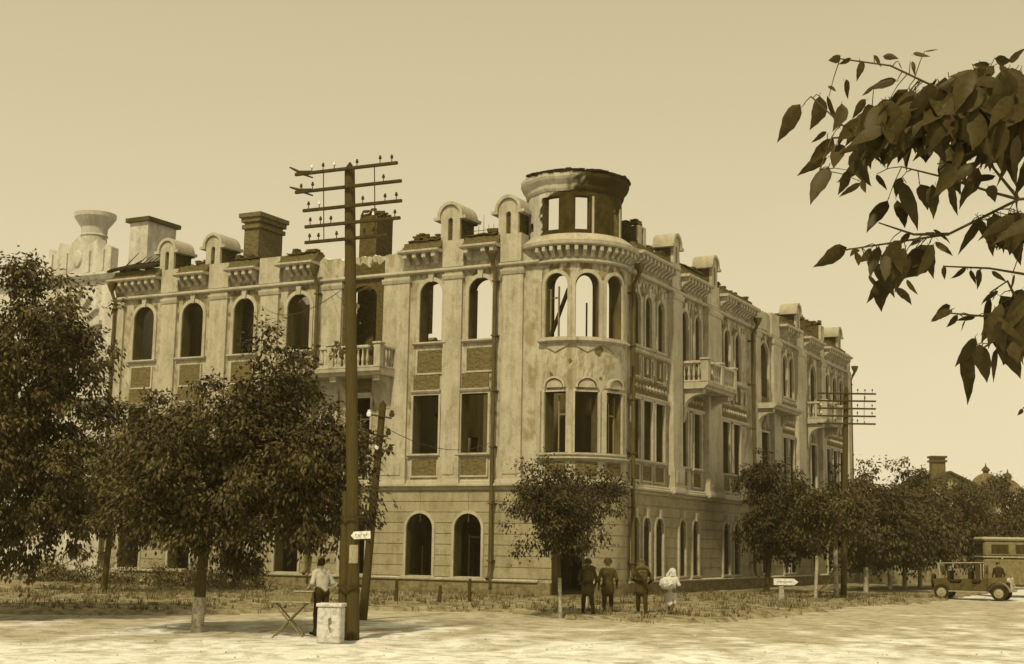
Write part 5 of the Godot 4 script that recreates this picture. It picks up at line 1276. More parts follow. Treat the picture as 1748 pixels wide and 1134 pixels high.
func make_trees() -> void:
	# tall crown at the left edge; its trunk stands outside the picture
	make_tree("street_tree", "tall dense tree with sunlit top leaves overhanging the left end of building", Vector3(-14.6, 0, -37.5), 101,
		[Vector3(0, -0.2, 0), Vector3(0.1, 2.0, 0), Vector3(0.4, 3.6, 0.1), Vector3(0.9, 5.2, 0)], [0.26, 0.2, 0.17, 0.12], 1.5,
		[[Vector3(0.9, 4.6, 0), Vector3(2.7, 2.7, 2.4)], [Vector3(1.4, 7.4, 0.2), Vector3(2.1, 2.3, 2.0)], [Vector3(2.6, 5.6, 0.2), Vector3(1.3, 1.6, 1.3)], [Vector3(2.0, 3.0, 0.4), Vector3(2.0, 1.7, 1.6)], [Vector3(-1.0, 6.0, 0), Vector3(2.0, 2.4, 2.0)], [Vector3(3.1, 3.2, 0.2), Vector3(1.3, 1.6, 1.2)]], 1150, 50, 0.16, 0.03, 0.11)
	make_tree("street_tree", "slender tree close to the wall between two bigger crowns", Vector3(-15.6, 0.0, -54.2), 102,
		[Vector3(0, -0.2, 0), Vector3(0.15, 2.6, 0), Vector3(0.1, 4.2, 0), Vector3(0.3, 5.2, 0)], [0.13, 0.11, 0.09, 0.07], 0.0,
		[[Vector3(0.3, 4.9, 0), Vector3(3.0, 2.6, 2.0)], [Vector3(1.8, 4.2, 0.4), Vector3(2.2, 1.9, 1.6)], [Vector3(-1.6, 4.0, 0.4), Vector3(2.2, 2.1, 1.6)]], 520, 42, 0.19, 0.026, 0.065)
	make_tree("street_tree", "broad round-crowned tree with whitewashed trunk foot in front of the left facade", Vector3(-7.43, 0, -33.8), 103,
		[Vector3(0, -0.2, 0), Vector3(0.06, 1.5, 0), Vector3(0.1, 2.3, 0), Vector3(0.35, 3.6, 0)], [0.15, 0.13, 0.12, 0.09], 1.0,
		[[Vector3(0.6, 4.0, 0), Vector3(2.1, 2.0, 2.0)], [Vector3(1.6, 5.2, 0), Vector3(1.35, 1.6, 1.4)], [Vector3(-0.9, 4.6, 0.2), Vector3(1.3, 1.45, 1.4)], [Vector3(2.5, 3.5, 0.2), Vector3(1.5, 1.7, 1.4)], [Vector3(-0.5, 3.0, 0.3), Vector3(1.7, 1.0, 1.5)], [Vector3(1.5, 2.8, 0.2), Vector3(1.5, 0.85, 1.3)], [Vector3(0.3, 2.5, 0.4), Vector3(1.3, 0.45, 1.1)], [Vector3(3.3, 3.2, 0.1), Vector3(1.1, 1.3, 1.0)], [Vector3(2.4, 2.65, 0.2), Vector3(1.1, 0.65, 1.0)]], 1150, 50, 0.145, 0.026, 0.088, "", 16)
	make_tree("young_tree", "small dark tree on a thin whitewashed stem before the tower door", Vector3(1.62, 0, -42.8), 104,
		[Vector3(0, -0.1, 0), Vector3(-0.06, 1.6, 0), Vector3(-0.1, 2.3, 0), Vector3(-0.2, 3.3, 0)], [0.06, 0.05, 0.045, 0.03], 1.3,
		[[Vector3(-0.3, 3.2, 0), Vector3(1.2, 1.05, 1.1)], [Vector3(-0.7, 3.85, 0), Vector3(0.75, 0.6, 0.8)], [Vector3(0.3, 2.6, 0), Vector3(0.9, 0.75, 0.8)], [Vector3(-1.15, 3.0, 0), Vector3(0.6, 0.5, 0.6)]], 230, 48, 0.125, 0.02, 0.052)
	make_tree("young_tree", "small tree with pale bare stem behind the two uniformed walkers", Vector3(2.72, 0.05, -48.6), 105,
		[Vector3(0, -0.1, 0), Vector3(0.0, 1.9, 0), Vector3(0.06, 2.8, 0), Vector3(0.1, 3.6, 0)], [0.08, 0.07, 0.06, 0.04], 2.1,
		[[Vector3(0.0, 3.7, 0), Vector3(0.95, 0.85, 0.9)], [Vector3(0.5, 3.1, 0.2), Vector3(0.75, 0.6, 0.7)]], 90, 44, 0.13, 0.022, 0.052)
	make_tree("street_tree", "bushy tree with dark leaning trunk shading the right facade", Vector3(12.3, 0.05, -67.5), 106,
		[Vector3(0.1, -0.1, 0), Vector3(0.3, 1.8, 0), Vector3(0.5, 2.6, 0), Vector3(0.8, 3.6, 0)], [0.15, 0.12, 0.11, 0.08], 0.0,
		[[Vector3(0.8, 4.3, 0), Vector3(1.9, 1.9, 1.8)], [Vector3(0.3, 5.3, 0), Vector3(1.3, 1.1, 1.3)], [Vector3(2.2, 3.5, 0.2), Vector3(1.8, 1.6, 1.5)], [Vector3(-0.3, 3.1, 0.2), Vector3(1.3, 1.2, 1.2)], [Vector3(1.2, 2.7, 0.3), Vector3(1.6, 0.8, 1.3)]], 520, 42, 0.18, 0.022, 0.052)
	make_tree("young_tree", "thin whitewashed sapling leaning beside the arrow signpost", Vector3(13.06, 0.05, -59.7), 107,
		[Vector3(0, -0.1, 0), Vector3(0.12, 2.0, 0), Vector3(0.3, 3.0, 0), Vector3(0.3, 3.6, 0)], [0.075, 0.06, 0.05, 0.04], 2.0,
		[[Vector3(0.2, 3.6, 0), Vector3(1.2, 1.0, 1.1)]], 110, 28, 0.19, 0.035, 0.08)
	make_tree("young_tree", "straight whitewashed sapling standing next to the farther telegraph pole", Vector3(14.4, 0.05, -61.6), 108,
		[Vector3(0, -0.1, 0), Vector3(0.0, 2.4, 0), Vector3(0.1, 3.4, 0), Vector3(0.1, 4.2, 0)], [0.1, 0.09, 0.07, 0.05], 2.3,
		[[Vector3(0.3, 3.7, 0), Vector3(1.3, 1.1, 1.2)]], 110, 28, 0.2, 0.04, 0.085)
	# the row along the side street, whitewashed stems
	var row := [[18.3, -71.8, 1.0, 6.4], [20.9, -76.8, 0.85, 5.6], [22.5, -79.6, 1.05, 6.6], [23.9, -81.4, 0.9, 5.8], [27.3, -86.7, 1.05, 6.3], [31.4, -91.6, 0.95, 6.0], [34.6, -92.8, 1.1, 6.2]]
	for i in row.size():
		var q: Array = row[i]
		var k: float = q[2]
		make_tree("roadside_tree", "%s whitewashed-stem tree of the side street row, counted from the far telegraph pole" % ORD[i], Vector3(q[0], 0.0, q[1]), 120 + i,
			[Vector3(0, -0.2, 0), Vector3(0.05, 1.7, 0), Vector3(0.1, 2.4, 0), Vector3(0.2, 3.8, 0)], [0.13, 0.11, 0.1, 0.07], 1.6,
			[[Vector3(0.1, 4.1 * k, 0), Vector3(2.4 * k, 1.8 * k, 2.1 * k)], [Vector3(1.1 * k, 3.1 * k, 0.3), Vector3(1.9 * k, 1.3 * k, 1.6 * k)], [Vector3(-1.0 * k, 2.9 * k, 0), Vector3(1.9 * k, 1.2 * k, 1.5 * k)]], 330, 28, 0.24, 0.03, 0.07, "row of trees along the side street", 7, true)
	var back := [[22.0, -92.0, 8.6, 3.4, "dark tall tree rising just past the far end of building"], [28.0, -101.0, 8.8, 4.0, "tall tree in front of the gabled house roof"], [36.0, -110.0, 8.6, 4.2, "wide pale-leaved tree below the gabled roof"], [46.0, -122.0, 8.4, 4.4, "hazy round tree in front of the church domes"], [53.5, -130.0, 7.6, 4.0, "low hazy tree beside the farther church dome"]]
	for i in back.size():
		var q: Array = back[i]
		var r: float = q[3]
		var h: float = q[2]
		make_tree("background_tree", q[4], Vector3(q[0], 0.0, q[1]), 140 + i,
			[Vector3(0, -0.2, 0), Vector3(0, 2.0, 0), Vector3(0.1, 3.2, 0), Vector3(0.2, 5.0, 0)], [0.25, 0.22, 0.2, 0.14], 0.0,
			[[Vector3(0, h * 0.6, 0), Vector3(r, h * 0.33, r)], [Vector3(r * 0.3, h * 0.75, 0), Vector3(r * 0.6, h * 0.24, r * 0.6)], [Vector3(-r * 0.6, h * 0.5, 0), Vector3(r * 0.6, h * 0.25, r * 0.6)]], 330, 28, 0.3, 0.04, 0.085, "", 7, true)
	make_tree("background_tree", "small leafy branch top poking out behind the far corner of building", Vector3(18.6, 0, -88.0), 151,
		[Vector3(0, -0.2, 0), Vector3(0, 3.0, 0), Vector3(0.1, 5.2, 0), Vector3(0.2, 7.5, 0)], [0.2, 0.17, 0.14, 0.1], 0.0,
		[[Vector3(0, 7.6, 0), Vector3(1.5, 1.8, 1.5)], [Vector3(0.6, 5.5, 0), Vector3(1.8, 1.8, 1.8)]], 120, 26, 0.3, 0.035, 0.07, "", 7, true)

# the near branch: its tree stands to the right of the camera
func make_near_branch() -> void:
	var rng := rnd(61)
	var at := Vector3(2.35, 0, -3.3)
	var t := thing("overhanging_tree", "near tree whose drooping branch of large pointed leaves hangs into view", "tree", at)
	var mb := MB.new()
	mb.tube([Vector3(0, -0.2, 0), Vector3(0.03, 1.2, 0.05), Vector3(0, 2.4, 0), Vector3(0.1, 4.2, -0.1)], [0.16, 0.13, 0.12, 0.09], 12)
	own(mb, "trunk", M.bark, t)
	var lim := MB.new()
	var hub := Vector3(1.62, 2.95, -3.22)
	lim.tube([Vector3(2.35, 2.45, -3.3), Vector3(2.0, 2.85, -3.26), hub], [0.05, 0.035, 0.02], 7)
	lim.tube([Vector3(2.35, 2.0, -3.3), Vector3(2.0, 2.45, -3.26), Vector3(1.6, 2.65, -3.22)], [0.04, 0.028, 0.015], 7)
	var br := part(lim, "branch", M.bark, t)
	for tw in TWIGS:
		var m := MB.new()
		var pts := []; var rd := []
		for i in tw.size():
			pts.append(tw[i]); rd.append(lerpf(0.0045, 0.0018, float(i) / (tw.size() - 1)))
		m.tube(pts, rd, 5)
		part(m, "twig", M.twig, br)
	for q in [[hub, TWIGS[0][0]], [hub, TWIGS[1][0]], [hub, TWIGS[3][0]], [Vector3(1.6, 2.65, -3.22), TWIGS[6][0]], [Vector3(1.6, 2.65, -3.22), TWIGS[7][0]]]:
		var m := MB.new()
		m.tube([q[0], q[1]], [0.013, 0.006], 6)
		part(m, "twig", M.twig, br)
	# three leaf shapes, unit length along +y, facing +z
	var kinds := []; var raw := []
	var rest := MB.new(); var stalks := MB.new()
	for k in 4:
		var lf := MB.new()
		var wv: float = [0.155, 0.19, 0.225, 0.14][k]
		var bend: float = [0.12, 0.3, 0.05, 0.42][k]
		var prev := []
		for i in 9:
			var u := i / 8.0
			var w: float = wv * pow(sin(PI * pow(u, 0.6)), 1.05) * (1.0 if u < 0.99 else 0.0)
			w *= 1.0 + (0.09 if i % 2 == 0 and i > 2 and i < 8 else -0.03)
			var c := Vector3((0.05 + 0.02 * k) * sin(u * 2.6 + k * 1.7), u, -bend * u * u)
			prev.append([c + Vector3(-w, 0, -w * 0.35), c, c + Vector3(w, 0, -w * 0.35)])
		for i in 8:
			for j in 2:
				var na := Vector3(-0.3 if j == 0 else 0.0, bend * 2.0 * i / 8.0, 1).normalized(); var nb := Vector3(0.0 if j == 0 else 0.3, bend * 2.0 * i / 8.0, 1).normalized()
				lf.quads(prev[i][j], prev[i][j + 1], prev[i + 1][j + 1], prev[i + 1][j], na, nb, nb, na)
		lf.tube([Vector3(0.01, -0.1, -0.02), Vector3(0, 0.05, 0)], [0.008, 0.008], 3, false)
		kinds.append(lf.mesh(M.big_leaf)); raw.append(lf)
	for i in LEAVES.size():
		var q: Array = LEAVES[i]
		var a := Vector3(q[0], q[1], q[2]); var b := Vector3(q[3], q[4], q[5])
		var y := (b - a).normalized()
		var face := Vector3(rng.randfn() * 0.45, rng.randfn() * 0.35 + 0.25, 1.0 if rng.randf() < 0.7 else -1.0)
		var x := y.cross(face).normalized()
		var z := x.cross(y)
		var l := a.distance_to(b)
		var k := rng.randi() % 4
		var tr := Transform3D(Basis(x * l * rng.randf_range(0.8, 1.3), y * l, z * l * rng.randf_range(0.4, 1.6)), a)
		if i < 300: inst(kinds[k], "leaf", br, tr)
		else:
			var src: MB = raw[k]
			for j in src.v.size():
				rest.v.append(tr * src.v[j]); rest.n.append((tr.basis * src.n[j]).normalized()); rest.c.append(Color.WHITE)
		# its stalk back to the nearest twig
		var best := 9.0; var hit := a
		for tw in TWIGS:
			for j in tw.size() - 1:
				var c := Geometry3D.get_closest_point_to_segment(a, tw[j], tw[j + 1])
				if c.distance_to(a) < best: best = c.distance_to(a); hit = c
		if best > 0.004 and best < 0.13: stalks.tube([hit, hit.lerp(a, 0.55) + UP * best * 0.05, a], [0.0016, 0.0013, 0.001], 3, false)
	part(rest, "leaf_mass", M.big_leaf, br).set_meta("kind", "stuff")
	part(stalks, "leaf_stalks", M.twig, br).set_meta("kind", "stuff")

func make_plants() -> void:
	# low weeds along the foot of the left front
	var spots := [[2.0, 25.0, 0.9], [3.0, 22.5, 1.0], [2.6, 20.6, 0.8], [2.9, 18.6, 1.2], [2.4, 17.2, 0.9], [3.2, 16.0, 1.3], [2.3, 14.8, 1.0], [2.8, 13.6, 1.2], [3.6, 12.4, 0.9]]
	for i in spots.size():
		var q: Array = spots[i]
		var at := FL.p(q[1], 0.0, q[0] + 0.6)
		at.y = verge_y(at.x, at.z)
		var rng := rnd(300 + i)
		var t := thing("weed_bush", "%s low leafy weed bush below the left facade, counted from its far end" % ORD[i], "bush", at, 0.0, "weed bushes below the left facade")
		var tips := []
		var k: float = q[2]
		var cm := crown(rng, [[Vector3(0, 0.3 * k, 0), Vector3(1.1 * k, 0.34 * k, 0.7 * k)]], 60, 20, 0.13, 0.035, 0.1, tips)
		own(cm, "foliage", M.leaf, t)
		var st := MB.new()
		for j in 7: st.tube([Vector3(tips[j].x * 0.2, -0.05, tips[j].z * 0.2), tips[j]], [0.012, 0.005], 4)
		own(st, "stems", M.bark, t)

# ---------------------------------------------------------------- telegraph poles
func insulator(mb: MB, white: MB, p: Vector3, h: float) -> void:
	mb.tube([p, p + UP * h * 0.6], [0.012, 0.01], 5)
	white.lathe(p + UP * h * 0.42, [Vector2(0.034, 0), Vector2(0.036, 0.045), Vector2(0.02, 0.055), Vector2(0.026, 0.08), Vector2(0.0, 0.095)], 8)
func make_pole(label: String, at: Vector3, top: Vector3, r0: float, r1: float, arm_y: Array, arm_dir: Vector3, left: Array, right: Array, ins: int, sd: int, broken: bool) -> Node3D:
	var rng := rnd(sd)
	var t := thing("telegraph_pole", label, "pole", at)
	var mb := MB.new()
	var pts := []; var rd := []
	for i in 9:
		pts.append(at.lerp(top, i / 8.0)); rd.append(lerpf(r0, r1, i / 8.0) * rng.randf_range(0.97, 1.03))
	pts[0] -= UP * 0.4
	pts.append(top + UP * r1 * 1.3); rd.append(0.02)
	mb.tube(pts, rd, 12)
	part(mb, "shaft", M.pole_wood, t)
	var ax := arm_dir.normalized()
	var out := UP.cross(ax)
	var tie := [[], []]
	for i in arm_y.size():
		var c := at.lerp(top, (arm_y[i] - at.y) / (top.y - at.y)) + Vector3(-ax.z, 0, ax.x) * (r1 + 0.05)
		var p0: Vector3 = c - ax * left[i]; var p1: Vector3 = c + ax * right[i]
		var a := MB.new()
		a.box((p0 + p1) * 0.5, Vector3(p0.distance_to(p1), 0.075, 0.07), Basis(ax, UP, ax.cross(UP)), 0.01)
		var arm := part(a, "crossarm", M.iron, t)
		for k in ins:
			var u := (k + 0.5) / ins
			var p := p0.lerp(p1, u)
			if absf(p.distance_to(c)) < 0.18 or rng.randf() < 0.22: continue
			var pin := MB.new(); var bell := MB.new()
			insulator(pin, bell, p + UP * 0.04, rng.randf_range(0.17, 0.24))
			var pn := part(bell, "insulator", M.porcelain if rng.randf() < 0.15 else M.iron, arm)
			part(pin, "pin", M.iron, arm)
		tie[0].append(c - ax * 0.62 + out * 0.0); tie[1].append(c + ax * 0.78)
		if broken and i < 2:
			var sn := MB.new()
			sn.tube([p0 + ax * 0.45 + UP * 0.02, p0 + ax * 0.1 + UP * 0.06, p0 - ax * 0.16 + UP * (0.2 - 0.05 * i)], [0.045, 0.04, 0.02], 5)
			sn.tube([p0 + ax * 0.2, p0 + ax * 0.5 - UP * 0.12], [0.03, 0.02], 5)
			part(sn, "broken_arm_end", M.iron, arm)
	for s in 2:
		var m := MB.new()
		m.tube(tie[s], range(tie[s].size()).map(func(_i): return 0.012), 4)
		part(m, "tie_rod", M.iron, t)
	return t
func make_poles() -> void:
	var at := Vector3(-3.45, 0, -31.78); var top := Vector3(-3.91, 10.9, -31.78)
	var ax := Vector3(0.905, 0, 0.425)
	var t := make_pole("tall dark telegraph pole with five crossarms standing beside the white block", at, top, 0.15, 0.125, [10.86, 10.42, 9.95, 9.55, 9.17], ax, [1.42, 1.42, 1.2, 1.15, 1.15], [1.4, 1.5, 1.5, 1.45, 1.1], 9, 71, true)
	# short stub bolted to the foot of the pole
	var st := MB.new()
	var d := Vector3(-0.26, 0, -0.1)
	st.tube([at + d - UP * 0.4, at + d + UP * 1.2, at + d + UP * 3.3], [0.13, 0.13, 0.115], 10)
	var stub := part(st, "stub_post", M.pole_wood, t)
	for y in [1.15, 2.7]:
		var m := MB.new()
		m.lathe(at + d * 0.5 + UP * y, [Vector2(0.29, 0), Vector2(0.29, 0.06), Vector2(0.27, 0.06), Vector2(0.27, 0), Vector2(0.29, 0)], 16)
		part(m, "wire_band", M.iron, stub)
	var t2 := make_pole("telegraph pole with five crossarms at the far end of the right facade", Vector3(14.74, 0, -61.7), Vector3(15.05, 9.35, -61.7), 0.14, 0.11, [9.15, 8.82, 8.48, 8.14, 7.8], Vector3(1.0, 0, 0.02), [1.3, 1.3, 1.3, 1.3, 1.3], [1.3, 1.3, 1.3, 1.3, 1.3], 8, 72, false)
	# leaning shorter pole with two small arms
	var b := Vector3(-4.08, 0, -39.62); var tp := Vector3(-3.68, 6.1, -39.62)
	var s := thing("utility_pole", "shorter thin pole leaning beside the tall telegraph pole", "pole", b)
	var mb := MB.new()
	mb.tube([b - UP * 0.3, b.lerp(tp, 0.5), tp, tp + UP * 0.12], [0.13, 0.115, 0.1, 0.02], 10)
	part(mb, "shaft", M.pole_wood, s)
	for q in [[5.72, -0.35, 0.3], [5.2, -0.5, 0.25], [4.75, -0.05, 0.35]]:
		var c := b.lerp(tp, q[0] / 6.1)
		var a := MB.new()
		a.tube([c + Vector3(q[1], 0.08, 0.12), c + Vector3(q[2], -0.02, 0.12)], [0.025, 0.025], 5)
		var arm := part(a, "bracket_arm", M.iron, s)
		for e in [q[1], q[2]]:
			var bell := MB.new()
			bell.lathe(c + Vector3(e, 0.06, 0.12), [Vector2(0.0, -0.05), Vector2(0.07, -0.03), Vector2(0.075, 0.06), Vector2(0.045, 0.09), Vector2(0.055, 0.13), Vector2(0.0, 0.16)], 8)
			part(bell, "insulator", M.porcelain if e < 0.0 else M.iron, arm)
	# arrow board and pasted sheet on the tall pole
	var c0 := at + Vector3(0.12, 2.32, 0.2)
	var bs := Basis(Vector3(0.99, 0.06, 0.12).normalized(), UP, Vector3(-0.12, 0, 0.99).normalized()).orthonormalized()
	var sg := thing("arrow_sign", "small white arrow board pointing left nailed to the tall telegraph pole", "sign", c0)
	var bo := MB.new()
	bo.prism([Vector2(-0.24, 0.0), Vector2(-0.17, -0.085), Vector2(0.21, -0.085), Vector2(0.21, 0.085), Vector2(-0.17, 0.085)], c0 - bs.z * 0.012, bs.x, bs.y, bs.z, 0.024)
	part(bo, "board", M.sign_paint, sg)
	var ink := MB.new()
	for k in 5:
		var x := -0.13 + k * 0.062
		ink.box(c0 + bs * Vector3(x, 0.0, 0.014), Vector3(0.012, 0.055, 0.004), bs)
		ink.box(c0 + bs * Vector3(x + 0.018, 0.022 if k % 2 == 0 else -0.022, 0.014), Vector3(0.024, 0.01, 0.0045), bs)
		if k % 2 == 1: ink.box(c0 + bs * Vector3(x + 0.03, 0.0, 0.014), Vector3(0.011, 0.054, 0.0042), bs)
	part(ink, "lettering", M.sign_ink, sg)
	var pp := MB.new()
	var pc := at + Vector3(0.06, 1.9, 0.0)
	for k in 6:
		var a0 := -0.5 + k * 0.22; var a1 := a0 + 0.22
		var e0 := Vector3(sin(a0), 0, cos(a0)); var e1 := Vector3(sin(a1), 0, cos(a1))
		for q in [0.162, 0.159]:
			pp.quads(pc - Vector3(0.13, 0, 0) + e0 * q - UP * 0.22, pc - Vector3(0.13, 0, 0) + e1 * q - UP * 0.2, pc - Vector3(0.13, 0, 0) + e1 * q + UP * 0.2, pc - Vector3(0.13, 0, 0) + e0 * q + UP * 0.2, e0, e1, e1, e0)
	tag(part(pp, "notice", M.paper, self), "torn grey notice pasted round the pole below the arrow board", "notice")
	# loose wires
	var wires := [[FL.p(15.4, 13.2, 0.1), Vector3(-3.75, 8.2, -31.8), 0.6, "sagging wire from a left facade window pier to the tall pole"], [FL.p(11.6, 13.9, 0.1), Vector3(-3.72, 7.6, -31.7), 0.1, "short taut wire from the balcony bay to the tall pole"], [Vector3(-3.7, 5.5, -39.6), FL.p(2.9, 6.5, 0.1), 0.5, "slack wire from the leaning pole across to the drainpipe"]]
	for q in wires:
		var m := MB.new()
		var pts := []; var rd := []
		for i in 11:
			var u := i / 10.0
			pts.append(q[0].lerp(q[1], u) - UP * q[2] * 4.0 * u * (1.0 - u)); rd.append(0.011)
		m.tube(pts, rd, 4)
		tag(part(m, "wire", M.iron, self), q[3], "wire")

# ---------------------------------------------------------------- people
# bones: [from, to, radius, radius, colour]; one continuous skin round all of them
func skin(bones: Array, cell: float) -> MB:
	var lo := Vector3(9, 9, 9); var hi := -lo
	for b in bones:
		var r: float = maxf(b[2], b[3]) + 0.07
		for p in [b[0], b[1]]:
			lo = lo.min(p - Vector3.ONE * r); hi = hi.max(p + Vector3.ONE * r)
	var nx := int((hi.x - lo.x) / cell) + 2; var ny := int((hi.y - lo.y) / cell) + 2; var nz := int((hi.z - lo.z) / cell) + 2
	var sum := PackedFloat32Array(); sum.resize(nx * ny * nz)
	var best := PackedFloat32Array(); best.resize(nx * ny * nz); best.fill(9.0)
	var who := PackedByteArray(); who.resize(nx * ny * nz)
	var k := 60.0
	for bi in bones.size():
		var b: Array = bones[bi]
		var a: Vector3 = b[0]; var e: Vector3 = b[1]
		var r: float = maxf(b[2], b[3]) + 0.06
		var l2 := maxf(a.distance_squared_to(e), 1e-6)
		var i0 := ((a.min(e) - Vector3.ONE * r - lo) / cell).floor(); var i1 := ((a.max(e) + Vector3.ONE * r - lo) / cell).ceil()
		for x in range(maxi(0, int(i0.x)), mini(nx, int(i1.x) + 1)):
			for y in range(maxi(0, int(i0.y)), mini(ny, int(i1.y) + 1)):
				for z in range(maxi(0, int(i0.z)), mini(nz, int(i1.z) + 1)):
					var p := lo + Vector3(x, y, z) * cell
					var t := clampf((p - a).dot(e - a) / l2, 0.0, 1.0)
					var d: float = p.distance_to(a + (e - a) * t) - lerpf(b[2], b[3], t)
					var id := (x * ny + y) * nz + z
					sum[id] += exp(-k * clampf(d, -0.3, 0.3))
					if d < best[id]: best[id] = d; who[id] = bi
	var val := func(id: int) -> float: return 0.3 if sum[id] <= 0.0 else -log(sum[id]) / k
	var at := {}
	var pos := []; var nor := []; var cl := []
	var off := [0, nz, nz + 1, 1, ny * nz, ny * nz + nz, ny * nz + nz + 1, ny * nz + 1]
	var cor := [Vector3(0, 0, 0), Vector3(0, 1, 0), Vector3(0, 1, 1), Vector3(0, 0, 1), Vector3(1, 0, 0), Vector3(1, 1, 0), Vector3(1, 1, 1), Vector3(1, 0, 1)]
	var edges := [[0, 1], [1, 2], [2, 3], [3, 0], [4, 5], [5, 6], [6, 7], [7, 4], [0, 4], [1, 5], [2, 6], [3, 7]]
	for x in nx - 1:
		for y in ny - 1:
			for z in nz - 1:
				var id := (x * ny + y) * nz + z
				if best[id] > 3.0 * cell + 0.05 or best[id] < -3.0 * cell - 0.02: continue
				var v := []
				var neg := 0
				for c in 8:
					var q: float = val.call(id + off[c])
					v.append(q)
					if q < 0.0: neg += 1
				if neg == 0 or neg == 8: continue
				var s := Vector3.ZERO; var n := 0
				for e in edges:
					if (v[e[0]] < 0.0) != (v[e[1]] < 0.0):
						s += cor[e[0]].lerp(cor[e[1]], v[e[0]] / (v[e[0]] - v[e[1]])); n += 1
				at[id] = pos.size()
				pos.append(lo + (Vector3(x, y, z) + s / n) * cell)
				nor.append(Vector3(v[4] + v[5] + v[6] + v[7] - v[0] - v[1] - v[2] - v[3], v[1] + v[2] + v[5] + v[6] - v[0] - v[3] - v[4] - v[7], v[2] + v[3] + v[6] + v[7] - v[0] - v[1] - v[4] - v[5]).normalized())
				cl.append(bones[who[id]][4])
	var mb := MB.new()
	for id in at:
		var z: int = id % nz
		var y: int = (id / nz) % ny
		var x: int = id / (ny * nz)
		var here: float = val.call(id)
		for ax in [[ny * nz, nz, 1, y > 0 and z > 0], [nz, ny * nz, 1, x > 0 and z > 0], [1, ny * nz, nz, x > 0 and y > 0]]:
			if not ax[3]: continue
			var there: float = val.call(id + ax[0])
			if (here < 0.0) == (there < 0.0): continue
			var q := [id, id - ax[1], id - ax[1] - ax[2], id - ax[2]]
			var ok := true
			for g in q: if not at.has(g): ok = false
			if not ok: continue
			var i := q.map(func(g): return at[g])
			mb.quads(pos[i[0]], pos[i[1]], pos[i[2]], pos[i[3]], nor[i[0]], nor[i[1]], nor[i[2]], nor[i[3]], [cl[i[0]], cl[i[1]], cl[i[2]], cl[i[3]]])
	return mb
func hand(mb: MB, wrist: Vector3, dir: Vector3, palm_n: Vector3, col: Color, mir: float) -> void:
	mb.col = col
	var side := dir.cross(palm_n).normalized() * mir
	for i in 4:
		var b := wrist + dir * 0.085 + side * (0.03 - i * 0.02)
		var l: float = [0.07, 0.08, 0.075, 0.058][i]
		mb.tube([b, b + dir * l * 0.55 + palm_n * 0.008, b + dir * l * 0.9 + palm_n * 0.03], [0.0095, 0.009, 0.007], 6)
	var tb := wrist + dir * 0.03 + side * 0.034
	mb.tube([tb, tb + (dir + side * 0.8).normalized() * 0.035, tb + (dir * 1.0 + side * 0.35).normalized() * 0.065 + palm_n * 0.012], [0.012, 0.011, 0.008], 6)
